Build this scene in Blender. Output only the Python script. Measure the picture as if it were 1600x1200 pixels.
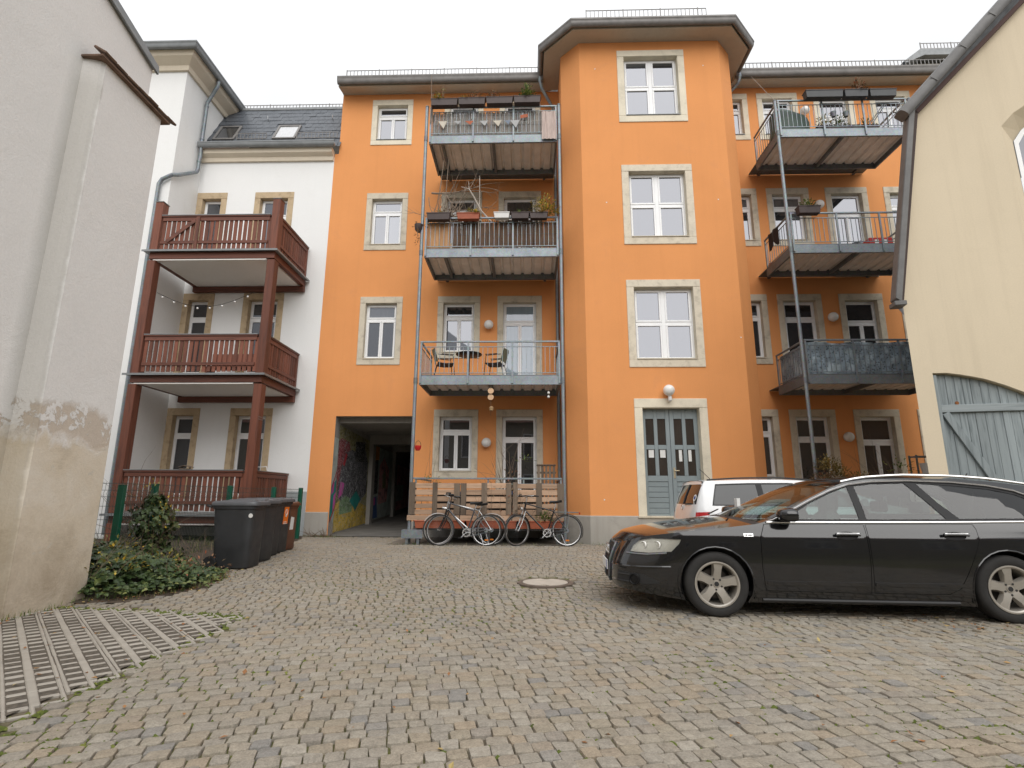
import bpy, bmesh, math, random
import numpy as np
from mathutils import Vector, Matrix
from mathutils.geometry import delaunay_2d_cdt

SC = bpy.context.scene
for o in list(SC.objects):
    bpy.data.objects.remove(o)
COL = SC.collection
R = math.radians
rnd = random.Random(7)

# ------------------------------------------------------------------ camera, sky, light, exposure
cam_d = bpy.data.cameras.new('camera')
cam_d.sensor_width = 36.0
cam_d.lens = 36.0 * 838.94 / 1600.0
cam_d.clip_end = 600
cam = bpy.data.objects.new('camera', cam_d)
COL.objects.link(cam)
CAM_H = 1.05
_t, _y, _r = 0.209335, -0.0307137, 0.00478309
_A = Matrix(((math.cos(_y), -math.sin(_y), 0), (math.sin(_y), math.cos(_y), 0), (0, 0, 1)))
_B = Matrix(((1, 0, 0), (0, 0, -1), (0, 1, 0)))
_P = Matrix(((1, 0, 0), (0, math.cos(_t), math.sin(_t)), (0, -math.sin(_t), math.cos(_t))))
_Q = Matrix(((math.cos(_r), -math.sin(_r), 0), (math.sin(_r), math.cos(_r), 0), (0, 0, 1)))
_M = _Q @ _P @ _B @ _A
_F = Matrix(((1, 0, 0), (0, -1, 0), (0, 0, -1)))
cam.matrix_world = Matrix.Translation((0, 0, CAM_H)) @ (_F @ _M).transposed().to_4x4()
SC.camera = cam

SUN_EL, SUN_AZ = 40.0, 166.0          # degrees; azimuth clockwise from +Y
world = bpy.data.worlds.new('World')
SC.world = world
world.use_nodes = True
wn, wl = world.node_tree.nodes, world.node_tree.links
wn.clear()
w_out = wn.new('ShaderNodeOutputWorld')
w_sky = wn.new('ShaderNodeTexSky')
w_sky.sky_type = 'NISHITA'
w_sky.sun_disc = False
w_sky.sun_elevation = R(SUN_EL)
w_sky.sun_rotation = R(SUN_AZ)
w_bg1 = wn.new('ShaderNodeBackground')
w_bg1.inputs['Strength'].default_value = 0.05
wl.new(w_sky.outputs['Color'], w_bg1.inputs['Color'])
# closed cloud cover: brighter overhead than at the horizon, as an overcast sky is
w_tc = wn.new('ShaderNodeTexCoord')
w_sep = wn.new('ShaderNodeSeparateXYZ')
wl.new(w_tc.outputs['Generated'], w_sep.inputs[0])
w_mr = wn.new('ShaderNodeMapRange')
w_mr.inputs['From Min'].default_value = 0.0
w_mr.inputs['From Max'].default_value = 1.0
w_mr.inputs['To Min'].default_value = 0.67
w_mr.inputs['To Max'].default_value = 1.12
w_sq = wn.new('ShaderNodeMath'); w_sq.operation = 'POWER'; w_sq.inputs[1].default_value = 2.0; w_sq.use_clamp = True
wl.new(w_sep.outputs['Z'], w_sq.inputs[0]); wl.new(w_sq.outputs[0], w_mr.inputs['Value'])
w_no = wn.new('ShaderNodeTexNoise')
w_no.inputs['Scale'].default_value = 2.2
w_no.inputs['Detail'].default_value = 4
wl.new(w_tc.outputs['Generated'], w_no.inputs['Vector'])
w_mr2 = wn.new('ShaderNodeMapRange')
w_mr2.inputs['From Min'].default_value = 0.3
w_mr2.inputs['From Max'].default_value = 0.7
w_mr2.inputs['To Min'].default_value = 0.86
w_mr2.inputs['To Max'].default_value = 1.05
wl.new(w_no.outputs['Fac'], w_mr2.inputs['Value'])
w_mul = wn.new('ShaderNodeMath'); w_mul.operation = 'MULTIPLY'
wl.new(w_mr.outputs[0], w_mul.inputs[0]); wl.new(w_mr2.outputs[0], w_mul.inputs[1])
w_bg2 = wn.new('ShaderNodeBackground')
w_bg2.inputs['Color'].default_value = (0.975, 0.985, 1.0, 1)
wl.new(w_mul.outputs[0], w_bg2.inputs['Strength'])
w_mix = wn.new('ShaderNodeMixShader')
w_mix.inputs['Fac'].default_value = 0.93
wl.new(w_bg1.outputs[0], w_mix.inputs[1]); wl.new(w_bg2.outputs[0], w_mix.inputs[2])
wl.new(w_mix.outputs[0], w_out.inputs['Surface'])

sun_d = bpy.data.lights.new('sun', 'SUN')
sun_d.energy = 1.5
sun_d.angle = R(60)
sun_d.color = (1.0, 0.97, 0.93)
sun = bpy.data.objects.new('sun', sun_d)
COL.objects.link(sun)
_sd = Vector((math.sin(R(SUN_AZ)) * math.cos(R(SUN_EL)), math.cos(R(SUN_AZ)) * math.cos(R(SUN_EL)), math.sin(R(SUN_EL))))
sun.rotation_euler = _sd.to_track_quat('Z', 'Y').to_euler()
sun.location = (0, -20, 40)

SC.view_settings.view_transform = 'Standard'
SC.view_settings.look = 'None'
SC.view_settings.exposure = 0.50
SC.view_settings.gamma = 1.0
SC.view_settings.use_curve_mapping = False
SC.render.engine = 'CYCLES'
SC.cycles.max_bounces = 8
SC.cycles.diffuse_bounces = 4
SC.cycles.glossy_bounces = 4
SC.cycles.transparent_max_bounces = 12

def ground_z(x, y):
    """the yard falls gently towards the photographer"""
    t = min(max((10.5 - y) / 5.0, 0.0), 1.0)
    t = t * t * (3 - 2 * t)
    return -0.14 * t

# ------------------------------------------------------------------ materials
class NT:
    def __init__(self, name):
        self.m = bpy.data.materials.new(name)
        self.m.use_nodes = True
        self.n = self.m.node_tree.nodes
        self.l = self.m.node_tree.links
        self.b = self.n['Principled BSDF']
        self.out = self.n['Material Output']
        self._c = None
    def coord(self, rand=True, scale=(1, 1, 1), kind='Object'):
        tc = self.n.new('ShaderNodeTexCoord')
        src = tc.outputs[kind]
        if rand:
            oi = self.n.new('ShaderNodeObjectInfo')
            mu = self.n.new('ShaderNodeMath'); mu.operation = 'MULTIPLY'; mu.inputs[1].default_value = 53.0
            self.l.new(oi.outputs['Random'], mu.inputs[0])
            ad = self.n.new('ShaderNodeVectorMath'); ad.operation = 'ADD'
            self.l.new(src, ad.inputs[0]); self.l.new(mu.outputs[0], ad.inputs[1])
            src = ad.outputs[0]
        mp = self.n.new('ShaderNodeMapping')
        mp.inputs['Scale'].default_value = scale
        self.l.new(src, mp.inputs['Vector'])
        return mp.outputs[0]
    def noise(self, vec, scale, detail=4, rough=0.55, dist=0.0):
        t = self.n.new('ShaderNodeTexNoise')
        t.inputs['Scale'].default_value = scale
        t.inputs['Detail'].default_value = detail
        t.inputs['Roughness'].default_value = rough
        t.inputs['Distortion'].default_value = dist
        self.l.new(vec, t.inputs['Vector'])
        return t.outputs['Fac']
    def ramp(self, fac, stops):
        r = self.n.new('ShaderNodeValToRGB')
        e = r.color_ramp.elements
        while len(e) > len(stops): e.remove(e[-1])
        while len(e) < len(stops): e.new(0.5)
        for k, (p, c) in enumerate(stops):
            e[k].position = p
            e[k].color = (c[0], c[1], c[2], 1) if isinstance(c, (tuple, list)) else (c, c, c, 1)
        self.l.new(fac, r.inputs['Fac'])
        return r.outputs['Color']
    def mix(self, fac, a, b, mode='MIX'):
        x = self.n.new('ShaderNodeMix'); x.data_type = 'RGBA'; x.blend_type = mode
        def put(sock, v):
            if hasattr(v, 'node'): self.l.new(v, sock)
            elif isinstance(v, (int, float)): sock.default_value = v
            else: sock.default_value = (v[0], v[1], v[2], 1)
        if hasattr(fac, 'node'): self.l.new(fac, x.inputs['Factor'])
        else: x.inputs['Factor'].default_value = fac
        put(x.inputs[6], a); put(x.inputs[7], b)
        return x.outputs[2]
    def math(self, op, a, b=0.0):
        x = self.n.new('ShaderNodeMath'); x.operation = op
        for k, v in enumerate((a, b)):
            if hasattr(v, 'node'): self.l.new(v, x.inputs[k])
            else: x.inputs[k].default_value = v
        return x.outputs[0]
    def color(self, c): 
        if hasattr(c, 'node'): self.l.new(c, self.b.inputs['Base Color'])
        else: self.b.inputs['Base Color'].default_value = (c[0], c[1], c[2], 1)
    def bump(self, h, strength=0.2, dist=0.01):
        bp = self.n.new('ShaderNodeBump')
        bp.inputs['Strength'].default_value = strength
        bp.inputs['Distance'].default_value = dist
        self.l.new(h, bp.inputs['Height'])
        self.l.new(bp.outputs[0], self.b.inputs['Normal'])
    def set(self, rough=0.6, metal=0.0, spec=0.5, ior=None):
        self.b.inputs['Roughness'].default_value = rough
        self.b.inputs['Metallic'].default_value = metal
        self.b.inputs['Specular IOR Level'].default_value = spec
        if ior: self.b.inputs['IOR'].default_value = ior

def sc(c, k): return (c[0] * k, c[1] * k, c[2] * k)

def M_plain(name, c, rough=0.6, metal=0.0, var=0.12, scale=6.0, bump=0.0, bscale=60.0, spec=0.5, stretch=(1, 1, 1), rvar=0.0):
    t = NT(name)
    v = t.coord(scale=stretch)
    f = t.noise(v, scale, 5, 0.6)
    t.color(t.ramp(f, [(0.28, sc(c, 1 - var)), (0.72, sc(c, 1 + var))]))
    t.set(rough, metal, spec)
    if rvar:
        f2 = t.noise(v, scale * 2.3, 4)
        r = t.ramp(f2, [(0.3, rough - rvar), (0.7, rough + rvar)])
        t.l.new(r, t.b.inputs['Roughness'])
    if bump:
        t.bump(t.noise(v, bscale, 4), bump, 0.004)
    return t.m

def M_render(name, c, var=0.05, stain=None, stain_amt=0.0, streak=0.05, bump=0.25):
    """painted render: cloudy tone, faint rain streaks, fine grain"""
    t = NT(name)
    v = t.coord(rand=False)
    f = t.noise(v, 0.55, 6, 0.6)
    col = t.ramp(f, [(0.3, sc(c, 1 - var)), (0.7, sc(c, 1 + var))])
    vs = t.coord(rand=False, scale=(3.2, 3.2, 0.12))
    s = t.noise(vs, 1.6, 5, 0.65)
    col = t.mix(t.ramp(s, [(0.50, 0.0), (0.8, 1.0)]), col, t.mix(1.0, col, (1 - streak * 2.2, 1 - streak * 2.4, 1 - streak * 2.6), 'MULTIPLY'))
    if stain:
        n2 = t.noise(v, 1.1, 8, 0.7, 0.4)
        col = t.mix(t.math('MULTIPLY', t.ramp(n2, [(0.56, 0.0), (0.68, 1.0)]), stain_amt), col, stain)
    fine = t.noise(v, 45, 3, 0.6)
    col = t.mix(1.0, col, t.ramp(fine, [(0.3, 0.965), (0.7, 1.03)]), 'MULTIPLY')
    t.color(col)
    t.set(0.92, 0, 0.2)
    h = t.math('ADD', t.noise(v, 90, 3, 0.6), t.math('MULTIPLY', t.noise(v, 2.2, 3), 2.5))
    t.bump(h, bump, 0.006)
    return t.m

def M_stone(name, c, c2, scale=5.0, bump=0.3):
    t = NT(name)
    v = t.coord()
    f = t.noise(v, scale, 7, 0.65, 0.3)
    col = t.ramp(f, [(0.25, sc(c2, 0.85)), (0.48, c), (0.75, sc(c, 1.12))])
    g = t.noise(v, 70, 3, 0.7)
    col = t.mix(1.0, col, t.ramp(g, [(0.3, 0.9), (0.7, 1.06)]), 'MULTIPLY')
    t.color(col); t.set(0.88, 0, 0.25)
    t.bump(t.math('ADD', f, t.math('MULTIPLY', g, 0.4)), bump, 0.006)
    return t.m

def M_wood(name, c, dark, axis=2, rough=0.65, knots=0.5, var=0.25, gscale=18):
    """sawn or painted timber, grain along local axis; each piece its own tone"""
    t = NT(name)
    st = [1.0, 1.0, 1.0]; st[axis] = 0.06
    v = t.coord(scale=tuple(st))
    g = t.noise(v, gscale, 6, 0.65, 0.6)
    col = t.ramp(g, [(0.3, dark), (0.5, c), (0.75, sc(c, 1.15))])
    st2 = [1.0, 1.0, 1.0]; st2[axis] = 0.45
    v2 = t.coord(scale=tuple(st2))
    k = t.noise(v2, 7, 2, 0.5)
    col = t.mix(t.math('MULTIPLY', t.ramp(k, [(0.70, 0.0), (0.76, 1.0)]), knots), col, sc(dark, 0.6))
    oi = t.n.new('ShaderNodeObjectInfo')
    col = t.mix(1.0, col, t.ramp(oi.outputs['Random'], [(0.0, 1 - var), (0.5, 1.0), (1.0, 1 + var)]), 'MULTIPLY')
    t.color(col); t.set(rough, 0, 0.35)
    t.bump(g, 0.25, 0.003)
    return t.m

def M_galv(name, c, rough=0.5, metal=0.55):
    t = NT(name)
    v = t.coord()
    vo = t.n.new('ShaderNodeTexVoronoi'); vo.inputs['Scale'].default_value = 38
    t.l.new(v, vo.inputs['Vector'])
    f = t.noise(v, 3.0, 6, 0.7)
    col = t.ramp(f, [(0.3, sc(c, 0.78)), (0.7, sc(c, 1.15))])
    col = t.mix(0.18, col, vo.outputs['Color'], 'SOFT_LIGHT')
    t.color(col); t.set(rough, metal, 0.5)
    return t.m

def M_glass_pane(name, dark=(0.03, 0.033, 0.036), ior=2.35, light=(0.13, 0.14, 0.15), rough=0.015, wav=0.02):
    """window pane with an unlit room behind it; some have pale curtains"""
    t = NT(name)
    oi = t.n.new('ShaderNodeObjectInfo')
    v = t.coord(scale=(1, 1, 1))
    f = t.noise(t.coord(scale=(9, 9, 0.4)), 1.5, 3)
    base = t.ramp(oi.outputs['Random'], [(0.0, dark), (0.7, dark), (0.98, light)])
    col = t.mix(1.0, base, t.ramp(f, [(0.3, 0.9), (0.7, 1.08)]), 'MULTIPLY')
    t.color(col); t.set(rough, 0, 0.5, ior)
    t.b.inputs['Specular Tint'].default_value = (0.90, 0.92, 1.0, 1)
    t.bump(t.noise(v, 1.6, 2), wav, 0.02)
    return t.m

def M_clear(name, tint=(0.75, 0.85, 0.82), gloss=0.12):
    """car glass: see-through with a fresnel reflection"""
    t = NT(name)
    t.n.remove(t.b)
    tr = t.n.new('ShaderNodeBsdfTransparent'); tr.inputs['Color'].default_value = (*tint, 1)
    gl = t.n.new('ShaderNodeBsdfGlossy'); gl.inputs['Roughness'].default_value = 0.01
    fr = t.n.new('ShaderNodeFresnel'); fr.inputs['IOR'].default_value = 1.55
    ad = t.n.new('ShaderNodeMath'); ad.operation = 'ADD'; ad.inputs[1].default_value = gloss; ad.use_clamp = True
    t.l.new(fr.outputs[0], ad.inputs[0])
    mx = t.n.new('ShaderNodeMixShader')
    t.l.new(ad.outputs[0], mx.inputs[0]); t.l.new(tr.outputs[0], mx.inputs[1]); t.l.new(gl.outputs[0], mx.inputs[2])
    t.l.new(mx.outputs[0], t.out.inputs['Surface'])
    return t.m

def M_paint(name, c, flake=0.0, rough=0.18, dirt=(0.12, 0.105, 0.09), dirt_amt=0.5):
    """car paint with clear coat and road dust low on the body"""
    t = NT(name)
    v = t.coord(rand=False)
    n = t.noise(v, 2.2, 6, 0.7)
    sp = t.n.new('ShaderNodeSeparateXYZ'); t.l.new(v, sp.inputs[0])
    mr = t.n.new('ShaderNodeMapRange')
    mr.inputs['From Min'].default_value = 0.75; mr.inputs['From Max'].default_value = 0.15
    t.l.new(sp.outputs['Z'], mr.inputs['Value'])
    d = t.math('MULTIPLY', t.math('MULTIPLY', mr.outputs[0], t.ramp(n, [(0.35, 0.1), (0.7, 1.0)])), dirt_amt)
    speck = t.ramp(t.noise(v, 60, 2, 0.5), [(0.70, 0.0), (0.74, 1.0)])
    d = t.math('ADD', d, t.math('MULTIPLY', speck, t.math('MULTIPLY', mr.outputs[0], 0.35)))
    t.color(t.mix(d, c, dirt)); t.set(rough, flake, 0.5)
    t.l.new(t.math('ADD', t.math('MULTIPLY', d, 0.55), rough), t.b.inputs['Roughness'])
    t.b.inputs['Coat Weight'].default_value = 0.6
    t.b.inputs['Coat Roughness'].default_value = 0.05
    return t.m

def M_leaf(name, c1, c2, c3=None, rough=0.5, trans=0.2):
    t = NT(name)
    at = t.n.new('ShaderNodeAttribute'); at.attribute_name = 'tone'
    stops = [(0.0, c1), (0.6, c2)] + ([(0.92, c3)] if c3 else [])
    t.color(t.ramp(at.outputs['Fac'], stops)); t.set(rough, 0, 0.3)
    return t.m

# ------------------------------------------------------------------ mesh builder
class MB:
    def __init__(self):
        self.v, self.f, self.mi, self.tone = [], [], [], []
        self.cur = 0
    def add(self, vs, fs, tone=None):
        o = len(self.v)
        self.v.extend([tuple(p) for p in vs])
        for f in fs:
            self.f.append(tuple(i + o for i in f)); self.mi.append(self.cur)
            self.tone.append(0.5 if tone is None else tone)
        return self
    def box(self, x0, x1, y0, y1, z0, z1, M=None):
        vs = [Vector((x, y, z)) for z in (z0, z1) for y in (y0, y1) for x in (x0, x1)]
        if M is not None: vs = [M @ p for p in vs]
        fs = [(0, 2, 3, 1), (4, 5, 7, 6), (0, 1, 5, 4), (2, 6, 7, 3), (0, 4, 6, 2), (1, 3, 7, 5)]
        return self.add(vs, fs)
    def bar(self, a, b, w, h, up=(0, 0, 1)):
        """rectangular bar from a to b: w across, h along up"""
        a, b = Vector(a), Vector(b)
        d = (b - a)
        L = d.length
        if L < 1e-6: return self
        d.normalize()
        u = Vector(up)
        s = d.cross(u)
        if s.length < 1e-4: s = d.cross(Vector((0, 1, 0)))
        s.normalize(); u = s.cross(d)
        vs = []
        for p in (a, b):
            for i, j in ((-1, -1), (1, -1), (1, 1), (-1, 1)):
                vs.append(p + s * (i * w / 2) + u * (j * h / 2))
        return self.add(vs, [(0, 1, 2, 3), (7, 6, 5, 4), (0, 4, 5, 1), (1, 5, 6, 2), (2, 6, 7, 3), (3, 7, 4, 0)])
    def tube(self, pts, r, n=8, cap=True, closed=False):
        pts = [Vector(p) for p in pts]
        N = len(pts)
        rs = r if isinstance(r, (list, tuple)) else [r] * N
        prev = None
        vs = []
        for i, p in enumerate(pts):
            if closed: d = pts[(i + 1) % N] - pts[i - 1]
            elif i == 0: d = pts[1] - p
            elif i == N - 1: d = p - pts[i - 1]
            else: d = (pts[i + 1] - p).normalized() + (p - pts[i - 1]).normalized()
            d.normalize()
            if prev is None:
                a = Vector((0, 0, 1)) if abs(d.z) < 0.9 else Vector((1, 0, 0))
                s = d.cross(a).normalized()
            else:
                s = (prev - d * prev.dot(d))
                if s.length < 1e-5: s = d.cross(Vector((0.3, 0.5, 0.8)))
                s.normalize()
            prev = s
            u = d.cross(s)
            for k in range(n):
                a = 2 * math.pi * k / n
                vs.append(p + (s * math.cos(a) + u * math.sin(a)) * rs[i])
        fs = []
        for i in range(N if closed else N - 1):
            j = (i + 1) % N
            for k in range(n):
                k2 = (k + 1) % n
                fs.append((i * n + k, i * n + k2, j * n + k2, j * n + k))
        if cap and not closed:
            fs.append(tuple(range(n))[::-1]); fs.append(tuple((N - 1) * n + k for k in range(n)))
        return self.add(vs, fs)
    def lathe(self, prof, n=24, M=None, cap=True):
        """prof: (r, z) pairs turned about local z"""
        vs = []
        for r, z in prof:
            for k in range(n):
                a = 2 * math.pi * k / n
                p = Vector((r * math.cos(a), r * math.sin(a), z))
                vs.append(M @ p if M is not None else p)
        fs = []
        for i in range(len(prof) - 1):
            for k in range(n):
                k2 = (k + 1) % n
                fs.append((i * n + k, i * n + k2, (i + 1) * n + k2, (i + 1) * n + k))
        if cap and prof[0][0] > 1e-5: fs.append(tuple(range(n))[::-1])
        if cap and prof[-1][0] > 1e-5: fs.append(tuple((len(prof) - 1) * n + k for k in range(n)))
        return self.add(vs, fs)
    def prism(self, poly, a, b, M=None):
        """poly in local (x,z), extruded along local y from a to b"""
        n = len(poly)
        vs = [Vector((x, a, z)) for x, z in poly] + [Vector((x, b, z)) for x, z in poly]
        if M is not None: vs = [M @ p for p in vs]
        fs = [tuple(range(n)), tuple(range(2 * n - 1, n - 1, -1))]
        for i in range(n):
            j = (i + 1) % n
            fs.append((i, i + n, j + n, j))
        return self.add(vs, fs)
    def sphere(self, c, r, n=12, m=8, sq=(1, 1, 1)):
        prof = []
        vs = [Vector((c[0], c[1], c[2] - r * sq[2]))]
        for i in range(1, m):
            a = math.pi * i / m
            for k in range(n):
                b = 2 * math.pi * k / n
                vs.append(Vector((c[0] + r * sq[0] * math.sin(a) * math.cos(b), c[1] + r * sq[1] * math.sin(a) * math.sin(b), c[2] - r * sq[2] * math.cos(a))))
        vs.append(Vector((c[0], c[1], c[2] + r * sq[2])))
        fs = []
        for k in range(n):
            fs.append((0, 1 + (k + 1) % n, 1 + k))
            fs.append((len(vs) - 1, len(vs) - 1 - n + k, len(vs) - 1 - n + (k + 1) % n))
        for i in range(m - 2):
            for k in range(n):
                a = 1 + i * n + k; b = 1 + i * n + (k + 1) % n
                fs.append((a, b, b + n, a + n))
        return self.add(vs, fs)
    def quad(self, a, b, c, d): return self.add([a, b, c, d], [(0, 1, 2, 3)])
    def mesh(self, name, fix=True):
        me = bpy.data.meshes.new(name)
        me.from_pydata(self.v, [], self.f)
        if fix:
            bm = bmesh.new(); bm.from_mesh(me)
            bmesh.ops.recalc_face_normals(bm, faces=bm.faces)
            bm.to_mesh(me); bm.free()
        if any(self.mi):
            me.polygons.foreach_set('material_index', self.mi)
        return me
    def build(self, name, mats, parent=None, bevel=0.0, smooth=False, angle=40, origin=None, seg=1, fix=True, tone=False):
        if origin is not None:
            ox = Vector(origin)
            self.v = [tuple(Vector(p) - ox) for p in self.v]
        me = self.mesh(name, fix)
        if tone:
            a = me.attributes.new('tone', 'FLOAT', 'FACE')
            a.data.foreach_set('value', self.tone)
        for m in (mats if isinstance(mats, (list, tuple)) else [mats]):
            me.materials.append(m)
        o = bpy.data.objects.new(name, me)
        COL.objects.link(o)
        if origin is not None: o.location = origin
        if parent is not None: o.parent = parent
        finish(o, bevel, smooth, angle, seg)
        return o

def finish(o, bevel=0.0, smooth=False, angle=40, seg=1):
    me = o.data
    if smooth:
        me.polygons.foreach_set('use_smooth', [True] * len(me.polygons))
        me.set_sharp_from_angle(angle=R(angle))
    if bevel:
        b = o.modifiers.new('bevel', 'BEVEL')
        b.width = bevel; b.segments = seg; b.limit_method = 'ANGLE'; b.angle_limit = R(35)
    return o

def thing(name, label, cat, loc=(0, 0, 0), rot=(0, 0, 0), group=None):
    o = bpy.data.objects.new(name, None)
    o.empty_display_size = 0.2
    COL.objects.link(o)
    o.location = loc; o.rotation_euler = rot
    o['label'] = label; o['category'] = cat
    if group: o['group'] = group
    return o

def tag(o, label, cat, group=None):
    o['label'] = label; o['category'] = cat
    if group: o['group'] = group
    return o

def put(o, parent, loc, rot=None, scale=None, name=None):
    """linked copy of a part"""
    c = o.copy(); COL.objects.link(c); c.parent = parent
    c.location = loc
    if rot is not None: c.rotation_euler = rot
    if scale is not None: c.scale = scale
    return c

def copy_tree(o, parent=None):
    c = o.copy(); COL.objects.link(c)
    if parent is not None: c.parent = parent
    for ch in list(o.children): copy_tree(ch, c)
    return c

def struct(o):
    o['kind'] = 'structure'; return o
# ------------------------------------------------------------------ palette
m_orange = M_render('orange_render', (0.75, 0.322, 0.120), 0.05, (0.66, 0.292, 0.128), 0.35, 0.02)
m_white_r = M_render('white_render', (0.80, 0.80, 0.79), 0.02, (0.68, 0.67, 0.64), 0.2, 0.008)
m_cream = M_render('cream_render', (0.67, 0.575, 0.43), 0.04, (0.58, 0.49, 0.36), 0.25, 0.04, 0.15)
m_plinth = M_render('grey_plinth_render', (0.38, 0.36, 0.325), 0.10, (0.22, 0.20, 0.17), 0.5, 0.08)
m_bluegrey = M_render('bluegrey_plinth_render', (0.40, 0.43, 0.44), 0.05, (0.3, 0.31, 0.31), 0.3, 0.04)
m_cornice = M_render('cornice_paint', (0.50, 0.46, 0.395), 0.05, (0.38, 0.345, 0.295), 0.3, 0.05)
m_cornice_w = M_render('beige_cornice_paint', (0.70, 0.62, 0.50), 0.04, (0.58, 0.51, 0.41), 0.2, 0.02)
m_sandstone = M_stone('sandstone_pale', (0.68, 0.61, 0.49), (0.55, 0.485, 0.38))
m_sandstone_old = M_stone('sandstone_weathered', (0.60, 0.54, 0.43), (0.43, 0.375, 0.295), 3.5, 0.35)
m_sandstone_br = M_stone('sandstone_brown', (0.50, 0.385, 0.25), (0.36, 0.265, 0.165))
m_surround_paint = M_stone('surround_paint', (0.74, 0.675, 0.54), (0.66, 0.60, 0.475), 2.0, 0.1)
m_pvc = M_plain('white_window_frame', (0.84, 0.845, 0.85), 0.35, 0, 0.03, 3)
m_pane = M_glass_pane('window_glass')
m_pane_dk = M_glass_pane('window_glass_dark_room', (0.03, 0.03, 0.03), 1.95, (0.05, 0.05, 0.05))
m_pane_curtain = M_glass_pane('window_glass_pale_curtain', (0.22, 0.28, 0.32), 1.9, (0.30, 0.36, 0.4))
m_pane_white = M_glass_pane('window_glass_white', (0.55, 0.56, 0.57), 1.8, (0.6, 0.6, 0.6))  # near-white base colour for one skylight pane
m_zinc = M_plain('zinc_sheet', (0.22, 0.23, 0.235), 0.5, 0.25, 0.16, 4, 0, rvar=0.1)
m_zinc_dk = M_plain('zinc_sheet_dark', (0.20, 0.19, 0.182), 0.5, 0.25, 0.2, 5)
m_galv = M_galv('galvanised_steel', (0.24, 0.27, 0.29), 0.5, 0.5)
m_galv_dk = M_galv('galvanised_steel_dull', (0.17, 0.185, 0.195), 0.55, 0.45)
m_black_steel = M_plain('black_steel', (0.02, 0.02, 0.022), 0.5, 0.3, 0.2)
m_dark = M_plain('dark_interior', (0.012, 0.012, 0.012), 0.9, 0, 0.2)
m_slate = M_plain('slate', (0.085, 0.095, 0.11), 0.45, 0, 0.35, 5, 0.25, 40, rvar=0.12)
m_rooftile = M_plain('clay_roof_tile', (0.22, 0.10, 0.065), 0.8, 0, 0.25, 5, 0.3)
m_oldtile = M_plain('old_brown_tile', (0.16, 0.10, 0.07), 0.9, 0, 0.4, 7, 0.4)
m_brick_r = M_plain('red_chimney_brick', (0.30, 0.115, 0.07), 0.85, 0, 0.2, 8, 0.3)
m_redwood = M_wood('red_brown_stained_wood', (0.172, 0.060, 0.036), (0.085, 0.036, 0.025), 2, 0.55, 0.25, 0.3)
m_redwood_h = M_wood('red_brown_stained_rail', (0.15, 0.054, 0.034), (0.075, 0.032, 0.023), 0, 0.5, 0.2, 0.15)
m_redwood_y = M_wood('red_brown_stained_side_rail', (0.15, 0.054, 0.034), (0.075, 0.032, 0.023), 1, 0.5, 0.2, 0.15)
m_doorgreen = M_plain('grey_blue_door_paint', (0.24, 0.285, 0.30), 0.45, 0, 0.06, 3)
m_glass_door = M_plain('brown_door_glass', (0.045, 0.036, 0.030), 0.12, 0, 0.15, 2)
m_paper = M_plain('white_paper', (0.75, 0.75, 0.73), 0.8, 0, 0.04)
m_brass = M_plain('brushed_brass', (0.55, 0.47, 0.32), 0.35, 0.9, 0.05)
m_globe = M_plain('opal_glass_globe', (0.80, 0.79, 0.76), 0.25, 0, 0.03)
m_steel = M_plain('stainless_steel', (0.55, 0.55, 0.55), 0.3, 0.9, 0.05)
m_concrete = M_plain('concrete', (0.36, 0.34, 0.31), 0.9, 0, 0.16, 3, 0.3, 50)
m_soffit = M_render('white_soffit', (0.82, 0.80, 0.77), 0.04, (0.7, 0.67, 0.62), 0.3, 0.0)

def wallgrid(mb, u0, u1, z0, z1, holes, y=0.0):
    us = sorted({u0, u1, *[h[0] for h in holes], *[h[1] for h in holes]})
    zs = sorted({z0, z1, *[h[2] for h in holes], *[h[3] for h in holes]})
    us = [u for u in us if u0 <= u <= u1]; zs = [z for z in zs if z0 <= z <= z1]
    for i in range(len(us) - 1):
        for j in range(len(zs) - 1):
            cu, cz = (us[i] + us[i + 1]) / 2, (zs[j] + zs[j + 1]) / 2
            if any(h[0] < cu < h[1] and h[2] < cz < h[3] for h in holes): continue
            mb.quad((us[i], y, zs[j]), (us[i + 1], y, zs[j]), (us[i + 1], y, zs[j + 1]), (us[i], y, zs[j + 1]))

def ring(mb, u0, u1, z0, z1, w, y0, y1, wt=None, wb=None):
    """rectangular frame, pieces butted end to end"""
    wt = w if wt is None else wt; wb = w if wb is None else wb
    mb.box(u0, u1, y0, y1, z1 - wt, z1)
    mb.box(u0, u1, y0, y1, z0, z0 + wb)
    mb.box(u0, u0 + w, y0, y1, z0 + wb, z1 - wt)
    mb.box(u1 - w, u1, y0, y1, z0 + wb, z1 - wt)

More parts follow.
